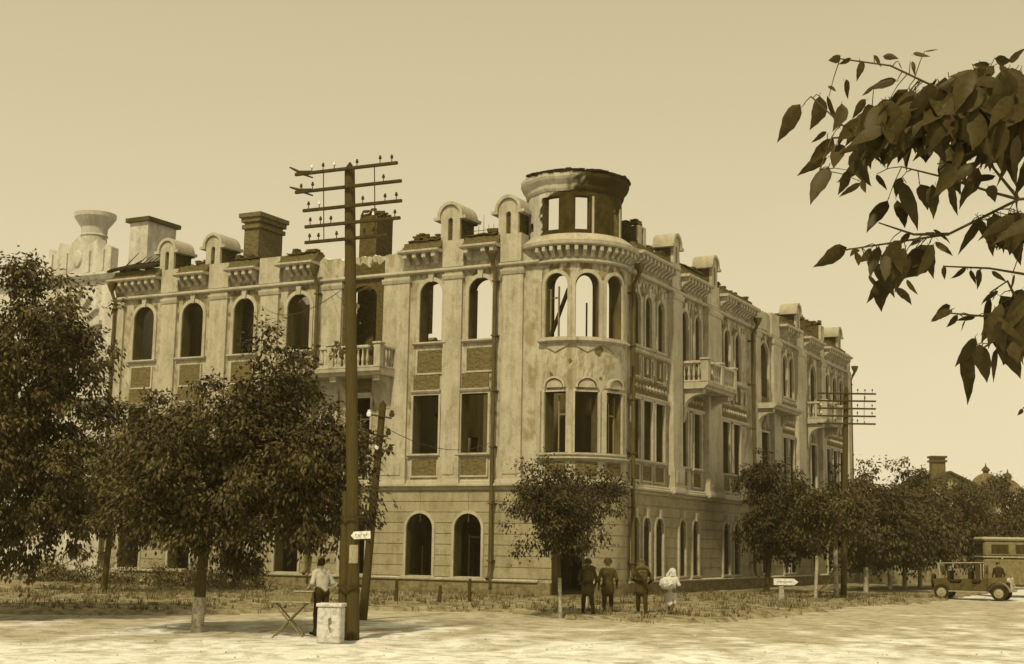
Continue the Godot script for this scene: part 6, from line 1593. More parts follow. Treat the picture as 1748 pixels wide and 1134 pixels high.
# p: h height, lean, legs [[thigh, shin], [thigh, shin]] (forward angles), elbows/wrists local points for a 1.75 m body, skirt
func make_person(label: String, at: Vector3, turn: float, p: Dictionary, group := "") -> Node3D:
	var t := thing("person", label, "person", at, turn, group)
	var k: float = p.h / 1.75
	var sk: Color = tone(p.get("skin", 0.28)); var top: Color = tone(p.top); var leg: Color = tone(p.legs); var boot: Color = tone(p.boots)
	var shin_c: Color = tone(p.get("shins", p.legs))
	var b := []
	var lean: float = p.get("lean", 0.0)
	var hip := Vector3(0, 0.94, 0)
	var up := Vector3(0, cos(lean), -sin(lean))
	var chest := hip + up * 0.38; var neck := hip + up * 0.56; var fwd := Vector3(0, 0, -1)
	var ank := []
	for i in 2:
		var sx := -1.0 if i == 0 else 1.0
		var a: float = p.legs_a[i][0]; var c: float = p.legs_a[i][1]
		var h := hip + Vector3(sx * 0.095, -0.02, 0)
		var kn := h + Vector3(sx * 0.01, -cos(a), -sin(a)) * 0.43
		var an := kn + Vector3(0, -cos(c), -sin(c)) * 0.41
		ank.append(an)
		b.append([h, kn, 0.092, 0.062, leg]); b.append([kn, an + UP * 0.05, 0.06, 0.044, shin_c])
		b.append([kn.lerp(an, 0.15) + Vector3(0, 0, 0.02), kn.lerp(an, 0.5) + Vector3(0, 0, 0.015), 0.055, 0.05, shin_c])
		var toe := an + Vector3(sx * 0.02, -0.035 + 0.1 * minf(0.0, c), -0.17)
		b.append([an + UP * 0.03, an + Vector3(0, -0.03, 0.03), 0.05, 0.045, boot]); b.append([an + Vector3(0, -0.03, 0.02), toe, 0.045, 0.034, boot])
	b.append([hip + Vector3(-0.07, 0.03, 0), hip + Vector3(0.07, 0.03, 0), 0.12, 0.12, leg])
	b.append([hip + up * 0.08, hip + up * 0.22, 0.13, 0.125, top])
	b.append([hip + up * 0.22 + Vector3(-0.05, 0, 0), chest + Vector3(-0.07, 0.0, 0), 0.115, 0.12, top]); b.append([hip + up * 0.22 + Vector3(0.05, 0, 0), chest + Vector3(0.07, 0.0, 0), 0.115, 0.12, top])
	b.append([chest + up * 0.11 + Vector3(-0.14, 0, 0), chest + up * 0.11 + Vector3(0.14, 0, 0), 0.075, 0.075, top])
	b.append([neck - up * 0.04, neck + up * 0.07, 0.058, 0.052, sk])
	var hd := neck + up * 0.155 + fwd * 0.02
	b.append([hd - UP * 0.045 + fwd * 0.02, hd + UP * 0.04 - fwd * 0.012, 0.075, 0.092, sk])
	b.append([hd + fwd * 0.075 - UP * 0.01, hd + fwd * 0.1 - UP * 0.035, 0.016, 0.018, sk])
	b.append([hd + fwd * 0.05 - UP * 0.1, hd + fwd * 0.06 - UP * 0.085, 0.04, 0.04, sk])
	for sx in [-1.0, 1.0]: b.append([hd + Vector3(sx * 0.085, -0.03, 0.0), hd + Vector3(sx * 0.092, 0.015, 0.012), 0.016, 0.02, sk])
	if p.has("skirt"):
		b.append([hip + UP * 0.04, hip + Vector3(0, -0.38, 0.03), 0.14, p.skirt, top])
		b.append([hip + Vector3(-0.09, -0.1, 0), hip + Vector3(-0.1, -0.36, 0.0), 0.12, 0.12, top]); b.append([hip + Vector3(0.09, -0.1, 0), hip + Vector3(0.1, -0.36, 0.0), 0.12, 0.12, top])
	elif p.get("coat", 0.0) > 0.0:
		b.append([hip + UP * 0.1, hip - UP * p.coat, 0.135, 0.15, top]); b.append([hip + Vector3(-0.07, 0, 0), hip + Vector3(-0.08, -p.coat, 0), 0.12, 0.12, top]); b.append([hip + Vector3(0.07, 0, 0), hip + Vector3(0.08, -p.coat, 0), 0.12, 0.12, top])
	var wr := []
	for i in 2:
		var sx := -1.0 if i == 0 else 1.0
		var sh := chest + up * 0.1 + Vector3(sx * 0.185, 0, 0)
		var el: Vector3 = p.elbow[i]; var w: Vector3 = p.wrist[i]
		b.append([sh, el, 0.062, 0.047, top]); b.append([el, el.lerp(w, 0.92), 0.047, 0.036, tone(p.sleeve) if p.has("sleeve") else top])
		var dir := (w - el).normalized()
		b.append([w, w + dir * 0.08, 0.03, 0.036, sk])
		wr.append([w, dir])
	var low := minf(ank[0].y, ank[1].y)
	var shift := Vector3(0, 0.075 - low, 0)
	for q in b:
		q[0] = (q[0] + shift) * k; q[1] = (q[1] + shift) * k; q[2] *= k; q[3] *= k
	var mb := skin(b, 0.022)
	for i in 2: hand(mb, (wr[i][0] + shift) * k, wr[i][1], Vector3(0, 0, -1), sk, -1.0 if i == 0 else 1.0)
	own(mb, "body", M.cloth, t)
	var hc := (hd + shift) * k
	if p.get("hat", "") == "helmet":
		var h := MB.new()
		h.lathe(hc + Vector3(0, 0.02, 0) * k, [Vector2(0.16, -0.02), Vector2(0.135, 0.01), Vector2(0.125, 0.05), Vector2(0.1, 0.1), Vector2(0.05, 0.128), Vector2(0.0, 0.135)].map(func(q): return q * k), 16)
		own(h, "helmet", M.helmet_steel, t)
	elif p.get("hat", "") == "cap":
		var h := MB.new()
		h.lathe(hc + Vector3(0, 0.03, 0) * k, [Vector2(0.108, 0.0), Vector2(0.11, 0.05), Vector2(0.095, 0.09), Vector2(0.0, 0.1)], 14)
		h.box(hc + Vector3(0, 0.045, -0.12) * k, Vector3(0.13, 0.012, 0.08), Basis(Vector3.RIGHT, 0.2), 0.004)
		own(h, "cap", M.field_cloth, t)
	elif p.get("hat", "") == "scarf":
		var h := MB.new()
		h.lathe(hc - Vector3(0, 0.1, -0.01) * k, [Vector2(0.13, -0.03), Vector2(0.12, 0.04), Vector2(0.118, 0.12), Vector2(0.09, 0.2), Vector2(0.0, 0.235)], 14)
		own(h, "headscarf", M.linen, t)
	else:
		var h := MB.new()
		h.lathe(hc + Vector3(0, -0.01, 0.016) * k, [Vector2(0.04, -0.1), Vector2(0.088, -0.06), Vector2(0.106, 0.0), Vector2(0.106, 0.05), Vector2(0.078, 0.1), Vector2(0.04, 0.122), Vector2(0.0, 0.128)], 14)
		own(h, "hair", M.char, t)
	if p.has("pack"):
		var h := MB.new()
		var c := (chest + shift) * k + Vector3(0, -0.02, 0.2)
		h.box(c, Vector3(0.32, 0.36, 0.16), Basis(Vector3.RIGHT, lean), 0.05)
		h.tube([c + Vector3(-0.2, 0.2, -0.01), c + Vector3(-0.1, 0.24, 0), c + Vector3(0.1, 0.24, 0), c + Vector3(0.2, 0.2, -0.01)], [0.06, 0.07, 0.07, 0.06], 9)
		own(h, "backpack", M.field_cloth, t)
		var bt := MB.new()
		bt.lathe((hip + shift) * k + Vector3(0, 0.12, 0) * k, [Vector2(0.165, -0.025), Vector2(0.17, 0.0), Vector2(0.165, 0.025)], 16)
		own(bt, "belt", M.tyre, t)
	return t
func make_people() -> void:
	make_person("person in dark uniform and helmet with bulky backpack walking away, beside the sapling", Vector3(2.49, 0.0, -43.7), 0.12, {h = 1.8, top = 0.085, legs = 0.07, boots = 0.03, shins = 0.05, hat = "helmet", pack = true, coat = 0.12, lean = 0.06, legs_a = [[0.42, 0.2], [-0.3, -0.7]],
		elbow = [Vector3(-0.28, 1.18, 0.05), Vector3(0.28, 1.16, 0.02)], wrist = [Vector3(-0.2, 1.08, -0.18), Vector3(0.24, 0.98, -0.16)]})
	make_person("person in dark uniform tunic and belt striding, shoulder to shoulder with the other walker", Vector3(3.16, 0.0, -44.4), -0.1, {h = 1.82, top = 0.09, legs = 0.06, boots = 0.03, shins = 0.045, hat = "helmet", coat = 0.14, lean = 0.05, legs_a = [[-0.3, -0.68], [0.4, 0.2]],
		elbow = [Vector3(-0.27, 1.16, 0.1), Vector3(0.28, 1.16, -0.04)], wrist = [Vector3(-0.27, 0.95, 0.02), Vector3(0.27, 0.98, -0.2)]})
	make_person("person in dark uniform with a slung rifle across the back, walking alone", Vector3(4.16, 0.0, -43.6), 0.0, {h = 1.8, top = 0.075, legs = 0.055, boots = 0.028, shins = 0.04, hat = "cap", pack = true, coat = 0.1, lean = 0.08, legs_a = [[0.32, 0.1], [-0.2, -0.48]],
		elbow = [Vector3(-0.3, 1.2, 0.0), Vector3(0.32, 1.18, 0.04)], wrist = [Vector3(-0.16, 1.12, -0.2), Vector3(0.22, 1.06, -0.18)]})
	make_person("small person in white headscarf, blouse and skirt stepping away", Vector3(5.1, 0.0, -43.9), -0.5, {h = 1.52, top = 0.6, legs = 0.2, boots = 0.04, shins = 0.1, hat = "scarf", skirt = 0.15, lean = 0.2, legs_a = [[0.28, 0.1], [-0.2, -0.7]],
		elbow = [Vector3(-0.32, 1.2, -0.08), Vector3(0.28, 1.2, -0.1)], wrist = [Vector3(-0.3, 1.16, -0.3), Vector3(0.05, 1.16, -0.34)]})
	make_person("person with dark hair, light shirt and dark trousers behind the white block", Vector3(-4.35, 0.0, -32.9), 0.75, {h = 1.8, top = 0.5, sleeve = 0.46, legs = 0.045, boots = 0.03, skin = 0.3, lean = 0.1, legs_a = [[0.12, 0.0], [-0.08, -0.12]],
		elbow = [Vector3(-0.27, 1.18, 0.0), Vector3(0.29, 1.18, 0.03)], wrist = [Vector3(-0.22, 1.05, -0.22), Vector3(0.16, 1.06, -0.2)]})
	make_person("person in dark clothes standing behind the open car", Vector3(23.9, 0.0, -68.3), 2.6, {h = 1.78, top = 0.05, legs = 0.05, boots = 0.03, coat = 0.4, hat = "cap", legs_a = [[0.1, 0.0], [-0.05, -0.1]],
		elbow = [Vector3(-0.27, 1.16, 0.02), Vector3(0.27, 1.16, 0.02)], wrist = [Vector3(-0.25, 0.94, -0.1), Vector3(0.25, 0.94, -0.1)]})
	# rifle slung across the back, and the white bundle
	var rf := thing("rifle", "dark rifle slung slantwise behind the lone uniformed walker", "rifle", Vector3(4.16, 1.25, -43.3))
	var st := MB.new(); st.tube([Vector3(0.22, -0.42, 0), Vector3(0.12, -0.2, 0), Vector3(-0.05, 0.02, 0), Vector3(-0.3, 0.3, -0.02)], [0.06, 0.035, 0.03, 0.022], 7); own(st, "stock", M.gun_wood, rf)
	var bb := MB.new(); bb.tube([Vector3(-0.05, 0.03, 0.01), Vector3(-0.48, 0.52, -0.02)], [0.013, 0.011], 7); bb.tube([Vector3(0.0, -0.02, 0.02), Vector3(0.05, -0.05, 0.06)], [0.01, 0.014], 6); own(bb, "barrel", M.iron, rf)
	var sl := MB.new(); sl.tube([Vector3(0.17, -0.36, 0.02), Vector3(-0.02, -0.1, 0.06), Vector3(-0.3, 0.3, 0.02)], [0.012, 0.012, 0.012], 5); own(sl, "sling", M.gun_wood, rf)
	var bd := MB.new()
	var rng := rnd(5)
	var nz := FastNoiseLite.new(); nz.seed = 2; nz.frequency = 2.2
	var prof := []
	for i in 13:
		var a := PI * i / 12.0
		for j in 18:
			pass
	var ring := []
	for i in 13:
		var row := []
		for j in 18:
			var a := PI * i / 12.0; var c := TAU * j / 18.0
			var d := Vector3(sin(a) * cos(c) * 0.25, cos(a) * 0.21, sin(a) * sin(c) * 0.2)
			row.append(d * (1.0 + 0.16 * nz.get_noise_3dv(d * 4.0)))
		ring.append(row)
	for i in 12:
		for j in 18: bd.quad(ring[i][j], ring[i + 1][j], ring[i + 1][(j + 1) % 18], ring[i][(j + 1) % 18], ring[i][j] + ring[i + 1][j])
	bd.tube([Vector3(0.0, 0.22, 0), Vector3(0.05, 0.34, 0.02), Vector3(0.12, 0.38, 0)], [0.07, 0.04, 0.015], 6)
	var bn := thing("bundle", "large round white cloth bundle carried by the person in white", "bundle", Vector3(4.95, 1.08, -43.55))
	own(bd, "wrapped_cloth", M.linen, bn)

# ---------------------------------------------------------------- street things
func make_street_things() -> void:
	var b := thing("white_block", "whitewashed masonry block standing at the foot of the tall pole", "block", Vector3(-3.86, 0, -30.9))
	var mb := MB.new(); mb.box(Vector3(0, 0.36, 0), Vector3(0.52, 0.78, 0.46), Basis(UP, -0.12), 0.03); own(mb, "pedestal", M.white_block, b)
	mb = MB.new(); mb.box(Vector3(0, 0.79, 0), Vector3(0.57, 0.08, 0.51), Basis(UP, -0.12), 0.015); own(mb, "cap_slab", M.white_block, b)
	mb = MB.new(); mb.prism([Vector2(-0.04, 0.5), Vector2(0.03, 0.53), Vector2(0.05, 0.4), Vector2(0.0, 0.36), Vector2(0.06, 0.22), Vector2(0.0, 0.2), Vector2(-0.03, 0.34)], Vector3(0, 0, 0.222), Vector3(1, 0, 0.12).normalized(), UP, Vector3(-0.12, 0, 1).normalized(), 0.014); own(mb, "broken_plaster_patch", M.rubble, b)
	# vendor's tray on a trestle
	var t := thing("trestle_tray", "shallow wooden tray on crossed legs left of the white block", "table", Vector3(-5.0, 0, -32.6))
	mb = MB.new(); mb.box(Vector3(0, 0.78, 0), Vector3(0.95, 0.05, 0.5), Basis.IDENTITY, 0.01); own(mb, "tray_board", M.canvas, t)
	for z in [-0.24, 0.24]:
		mb = MB.new(); mb.box(Vector3(0, 0.86, z), Vector3(0.95, 0.12, 0.025)); own(mb, "tray_side", M.old_wood, t)
	for q in [[-0.4, 0.35], [0.35, -0.4]]:
		for z in [-0.2, 0.2]:
			mb = MB.new(); mb.tube([Vector3(q[0], -0.05, z), Vector3(q[1], 0.76, z)], [0.022, 0.022], 5); own(mb, "leg", M.old_wood, t)
	var bx := thing("wooden_box", "flat wooden box with pale lid lying on the trestle tray", "box", Vector3(-4.72, 0.81, -32.6))
	mb = MB.new(); mb.box(Vector3(0, 0.1, 0), Vector3(0.42, 0.18, 0.36), Basis.IDENTITY, 0.01); own(mb, "case", M.old_wood, bx)
	mb = MB.new(); mb.box(Vector3(0, 0.205, 0), Vector3(0.45, 0.03, 0.39), Basis.IDENTITY, 0.008); own(mb, "lid", M.canvas, bx)
	# stakes along the left front
	var rng := rnd(40)
	for q in [[-3.9, -49.2, 0.75, "thick dark stake below the arched window by the leaning pole"], [-2.4, -49.2, 0.6, "middle dark stake between the two ground floor arches"], [-1.35, -50.2, 0.8, "tallest dark stake next to the tower drainpipe"], [-5.6, -48.8, 0.5, "shortest dark stake behind the leaning pole"]]:
		var y := verge_y(q[0], q[1])
		var s := thing("wooden_stake", q[3], "stake", Vector3(q[0], y, q[1]), 0.0, "stakes along the left facade")
		mb = MB.new(); mb.tube([Vector3(0, -0.15, 0), Vector3(rng.randf_range(-0.05, 0.05), q[2] * 0.9, 0), Vector3(0.02, q[2], 0)], [0.07, 0.06, 0.04], 8); own(mb, "post", M.pole_wood, s)
	# arrow signpost by the right front
	var sp := Vector3(11.1, verge_y(11.1, -57.0), -57.0)
	var sg := thing("signpost", "low white arrow board pointing right on a stubby white post", "sign", sp)
	mb = MB.new(); mb.box(Vector3(0, 0.24, 0), Vector3(0.2, 0.62, 0.16), Basis.IDENTITY, 0.02); own(mb, "post", M.whitewash, sg)
	mb = MB.new(); mb.prism([Vector2(-0.32, -0.13), Vector2(0.5, -0.13), Vector2(0.68, 0.0), Vector2(0.5, 0.13), Vector2(-0.32, 0.13)], Vector3(0, 0.72, 0.05), Vector3.RIGHT, UP, Vector3(0, 0, 1), 0.05); own(mb, "arrow_board", M.sign_paint, sg)
	mb = MB.new(); mb.box(Vector3(0.1, 0.72, 0.101), Vector3(0.62, 0.035, 0.006)); own(mb, "lettering", M.paper, sg)
	# planks leaning on the plinth and lying on the verge
	var pl := [[FL.p(27.4, 0.1, 2.6), FL.p(25.9, 1.5, 1.4), "weathered plank leaning up against the rubble"], [FL.p(26.4, 0.1, 2.7), FL.p(24.9, 1.3, 1.3), "second plank leaning beside the rubble heap"], [FL.p(24.8, 0.16, 2.2), FL.p(21.8, 0.2, 2.6), "long pale plank lying flat on the verge"], [FL.p(28.3, 0.2, 2.6), FL.p(28.9, 1.5, 1.8), "dark charred beam stub sticking out of the rubble"], [Vector3(13.4, 0.15, -60.6), Vector3(14.3, 1.5, -61.0), "slanting board propped against the straight sapling"], [Vector3(12.9, 0.15, -60.3), Vector3(14.2, 0.75, -60.6), "low board lying crosswise by the saplings"]]
	for i in pl.size():
		var q: Array = pl[i]
		var a: Vector3 = q[0]; var e: Vector3 = q[1]
		a.y += verge_y(a.x, a.z) - 0.05
		var dir := (e - a).normalized()
		var o := thing("plank", q[2], "plank", a)
		mb = MB.new()
		var side := dir.cross(UP).normalized()
		mb.box((e - a) * 0.5, Vector3(a.distance_to(e), 0.05, 0.2), Basis(dir, side.cross(dir), side), 0.008)
		own(mb, "board", M.char if i == 3 else M.old_wood, o)
	# rubble heaps
	var heaps := [[27.0, 1.6, 2.8, 1.0, "high heap of broken brick and plaster at the left end of facade"], [22.3, 1.7, 2.4, 0.5, "low heap of broken brick among weeds below the facade"], [15.5, 1.4, 2.0, 0.36, "flat heap of plaster crumbs by the bushes"], [9.5, 1.2, 1.4, 0.25, "scattering of crumbled brick below the balcony"]]
	for i in heaps.size():
		var q: Array = heaps[i]
		var c := FL.p(q[0], 0, q[1])
		c.y = verge_y(c.x, c.z)
		var hp := MB.new()
		for k in 420:
			var a := rng.randf() * TAU; var r := pow(rng.randf(), 0.6)
			var s := rng.randf_range(0.05, 0.17)
			var y: float = (1.0 - r) * q[3] * rng.randf_range(0.6, 1.05)
			var off: Vector3 = L * cos(a) * r * q[2] + NL * sin(a) * r * q[2] * 0.45
			hp.box(Vector3(off.x, y, off.z), Vector3(s * rng.randf_range(1.0, 2.2), s, s * rng.randf_range(0.8, 1.5)), Basis(Vector3(rng.randfn(), rng.randfn(), rng.randfn()).normalized(), rng.randf() * TAU))
		var m := MeshInstance3D.new()
		m.name = numbered("rubble_heap"); m.mesh = hp.mesh(M.rubble); add_child(m); m.position = c
		m.set_meta("kind", "stuff"); tag(m, q[4], "rubble")

# ---------------------------------------------------------------- vehicles
func wheel(parent: Node, p: Vector3, r: float, w: float) -> void:
	var bs := Basis(Vector3.RIGHT, PI / 2)
	var mb := MB.new()
	mb.lathe(p - Vector3(0, 0, w * 0.5), [Vector2(r * 0.62, 0), Vector2(r * 0.94, 0.005), Vector2(r, w * 0.3), Vector2(r, w * 0.7), Vector2(r * 0.94, w), Vector2(r * 0.62, w)], 20, bs)
	var wh := own(mb, "wheel", M.tyre, parent)
	mb = MB.new()
	mb.lathe(p - Vector3(0, 0, w * 0.42), [Vector2(0.0, w * 0.1), Vector2(r * 0.2, 0.0), Vector2(r * 0.55, w * 0.15), Vector2(r * 0.64, 0.0), Vector2(r * 0.64, w * 0.84), Vector2(r * 0.55, w * 0.7), Vector2(r * 0.2, w * 0.9), Vector2(0, w * 0.8)], 16, bs)
	own(mb, "rim", M.car_dust, wh)
func make_vehicles() -> void:
	var c := thing("open_car", "dusty open military car with raised canvas top and curved pale fender", "car", Vector3(22.1, 0.0, -66.7), -0.5)
	var mb := MB.new()
	mb.prism([Vector2(-1.65, 0.45), Vector2(-1.7, 0.95), Vector2(-1.1, 1.02), Vector2(-0.95, 0.78), Vector2(-0.45, 0.76), Vector2(-0.35, 0.98), Vector2(0.0, 0.98), Vector2(0.1, 0.74), Vector2(0.45, 0.74), Vector2(0.55, 1.05), Vector2(0.75, 1.05), Vector2(0.75, 0.45)], Vector3(0, 0, -0.66), Vector3.RIGHT, UP, Vector3(0, 0, 1), 1.32)
	own(mb, "body", M.car_paint, c)
	mb = MB.new()
	var poly := []
	for i in 9: poly.append(Vector2(cos(PI * i / 8.0) * 0.45, 0.72 + sin(PI * i / 8.0) * 0.34))
	poly.append(Vector2(-0.45, 0.5)); poly.append(Vector2(0.45, 0.5))
	mb.prism(poly, Vector3(0.752, 0, 0), Vector3(0, 0, 1), UP, Vector3.RIGHT, 1.0)
	own(mb, "hood", M.car_paint, c)
	mb = MB.new(); mb.box(Vector3(1.77, 0.74, 0), Vector3(0.05, 0.6, 0.7), Basis.IDENTITY, 0.02); own(mb, "grille", M.steel, c)
	for z in [-0.5, 0.5]:
		mb = MB.new(); mb.lathe(Vector3(1.7, 0.95, z), [Vector2(0.0, -0.1), Vector2(0.1, -0.05), Vector2(0.13, 0.05), Vector2(0.12, 0.07), Vector2(0.0, 0.08)], 12, Basis(Vector3(0, 0, 1), -PI / 2)); own(mb, "headlight", M.steel, c)
	for z in [-0.74, 0.74]:
		mb = MB.new()
		for i in 8:
			var a0 := 0.1 + i * 0.36; var a1 := a0 + 0.36
			var f := func(a: float) -> Vector3: return Vector3(1.3 + cos(a) * 0.5, 0.36 + sin(a) * 0.5, z)
			var p0: Vector3 = f.call(a0); var p1: Vector3 = f.call(a1)
			mb.quad(p0 - Vector3(0, 0, 0.17), p0 + Vector3(0, 0, 0.17), p1 + Vector3(0, 0, 0.17), p1 - Vector3(0, 0, 0.17), p0 - Vector3(1.3, 0.36, z))
			mb.quad(p0 - Vector3(0, 0, 0.17) * 1.0 + (Vector3(1.3, 0.36, z) - p0) * 0.06, p0 + Vector3(0, 0, 0.17) + (Vector3(1.3, 0.36, z) - p0) * 0.06, p1 + Vector3(0, 0, 0.17) + (Vector3(1.3, 0.36, z) - p1) * 0.06, p1 - Vector3(0, 0, 0.17) + (Vector3(1.3, 0.36, z) - p1) * 0.06, Vector3(1.3, 0.36, z) - p0)
		own(mb, "fender", M.car_dust, c)
		mb = MB.new(); mb.box(Vector3(-0.1, 0.4, z), Vector3(1.75, 0.05, 0.3), Basis.IDENTITY, 0.01); own(mb, "running_board", M.car_dust, c)
		wheel(c, Vector3(1.3, 0.36, z), 0.36, 0.18); wheel(c, Vector3(-1.3, 0.36, z), 0.36, 0.18)
	mb = MB.new(); mb.box(Vector3(-0.45, 1.72, 0), Vector3(1.9, 0.05, 1.3), Basis(Vector3(0, 0, 1), 0.03), 0.02); mb.box(Vector3(-1.42, 1.42, 0), Vector3(0.05, 0.6, 1.28), Basis(Vector3(0, 0, 1), 0.2)); own(mb, "canvas_top", M.canvas, c)
	for z in [-0.62, 0.62]:
		for x in [-1.4, 0.5]:
			mb = MB.new(); mb.tube([Vector3(x, 0.95, z), Vector3(x, 1.71, z)], [0.025, 0.025], 6); own(mb, "hood_post", M.canvas, c)
	mb = MB.new(); mb.box(Vector3(0.62, 1.36, 0), Vector3(0.02, 0.56, 1.2)); own(mb, "windscreen", M.glass, c)
	mb = MB.new(); mb.tube([Vector3(0.62, 1.06, -0.62), Vector3(0.62, 1.66, -0.62), Vector3(0.62, 1.66, 0.62), Vector3(0.62, 1.06, 0.62)], [0.02, 0.02, 0.02, 0.02], 6); own(mb, "windscreen_frame", M.car_dust, c)
	for x in [-0.75, 0.2]:
		mb = MB.new(); mb.box(Vector3(x, 0.86, 0), Vector3(0.5, 0.16, 1.1), Basis.IDENTITY, 0.05); mb.box(Vector3(x - 0.26, 1.1, 0), Vector3(0.12, 0.5, 1.1), Basis.IDENTITY, 0.05); own(mb, "seat", M.tyre, c)
	mb = MB.new(); mb.lathe(Vector3(-1.78, 0.85, 0.1), [Vector2(0.2, -0.08), Vector2(0.32, -0.07), Vector2(0.35, 0.0), Vector2(0.32, 0.07), Vector2(0.2, 0.08)], 18, Basis(Vector3(0, 0, 1), PI / 2)); own(mb, "spare_wheel", M.tyre, c)
	mb = MB.new(); mb.tube([Vector3(1.86, 0.45, -0.75), Vector3(1.9, 0.45, 0.0), Vector3(1.86, 0.45, 0.75)], [0.04, 0.04, 0.04], 6); own(mb, "bumper", M.car_dust, c)
	mb = MB.new()
	var wp := []; var wr2 := []
	for i in 13:
		wp.append(Vector3(0.42 - cos(TAU * i / 12.0) * 0.08, 1.12 + cos(TAU * i / 12.0) * 0.17, -0.3 + sin(TAU * i / 12.0) * 0.19)); wr2.append(0.014)
	mb.tube(wp, wr2, 5); own(mb, "steering_wheel", M.tyre, c)
	for x in [-0.45, 0.1]:
		mb = MB.new(); mb.box(Vector3(x, 0.64, 0.665), Vector3(0.025, 0.3, 0.02)); mb.box(Vector3(x + 0.1, 0.68, 0.675), Vector3(0.1, 0.025, 0.03)); own(mb, "door_handle", M.tyre, c)
	# box-bodied van behind it, running out of the picture
	var v := thing("box_van", "tall pale box van with dark window band parked behind the open car", "van", Vector3(26.9, 0.0, -72.0), -0.12)
	mb = MB.new(); mb.box(Vector3(0, 1.25, 0), Vector3(5.2, 1.35, 2.1), Basis.IDENTITY, 0.08); own(mb, "lower_body", M.bus_paint, v)
	mb = MB.new(); mb.box(Vector3(0, 2.02, 0), Vector3(5.24, 0.08, 2.14), Basis.IDENTITY, 0.02); own(mb, "belt_rail", M.canvas, v)
	mb = MB.new(); mb.box(Vector3(0, 2.42, 0), Vector3(5.1, 0.8, 2.0), Basis.IDENTITY, 0.1); own(mb, "upper_body", M.bus_paint, v)
	mb = MB.new(); mb.box(Vector3(0, 2.93, 0), Vector3(5.3, 0.2, 2.16), Basis.IDENTITY, 0.09); own(mb, "roof", M.canvas, v)
	for i in 4:
		mb = MB.new(); mb.box(Vector3(-1.75 + i * 1.2, 2.42, 1.005), Vector3(0.85, 0.46, 0.03), Basis.IDENTITY, 0.01); own(mb, "side_window", M.iron, v)
	mb = MB.new(); mb.box(Vector3(-2.56, 2.42, 0), Vector3(0.03, 0.45, 1.5), Basis.IDENTITY, 0.01); own(mb, "end_window", M.iron, v)
	for x in [-1.6, 1.6]:
		for z in [-0.95, 0.95]: wheel(v, Vector3(x, 0.42, z), 0.42, 0.22)
		mb = MB.new()
		mb.lathe(Vector3(x, 0.42, 0.86), [Vector2(0.5, 0), Vector2(0.54, 0.0), Vector2(0.54, 0.26), Vector2(0.5, 0.26), Vector2(0.5, 0)], 10, Basis(Vector3.RIGHT, PI / 2), PI * 0.5, PI * 1.5)
		own(mb, "wheel_arch", M.car_dust, v)
	mb = MB.new(); mb.box(Vector3(-0.2, 0.5, 1.0), Vector3(2.0, 0.1, 0.3), Basis.IDENTITY, 0.02); own(mb, "footboard", M.car_dust, v)
	mb = MB.new(); mb.box(Vector3(0, 0.5, 0), Vector3(4.6, 0.16, 1.5)); own(mb, "chassis", M.tyre, v)

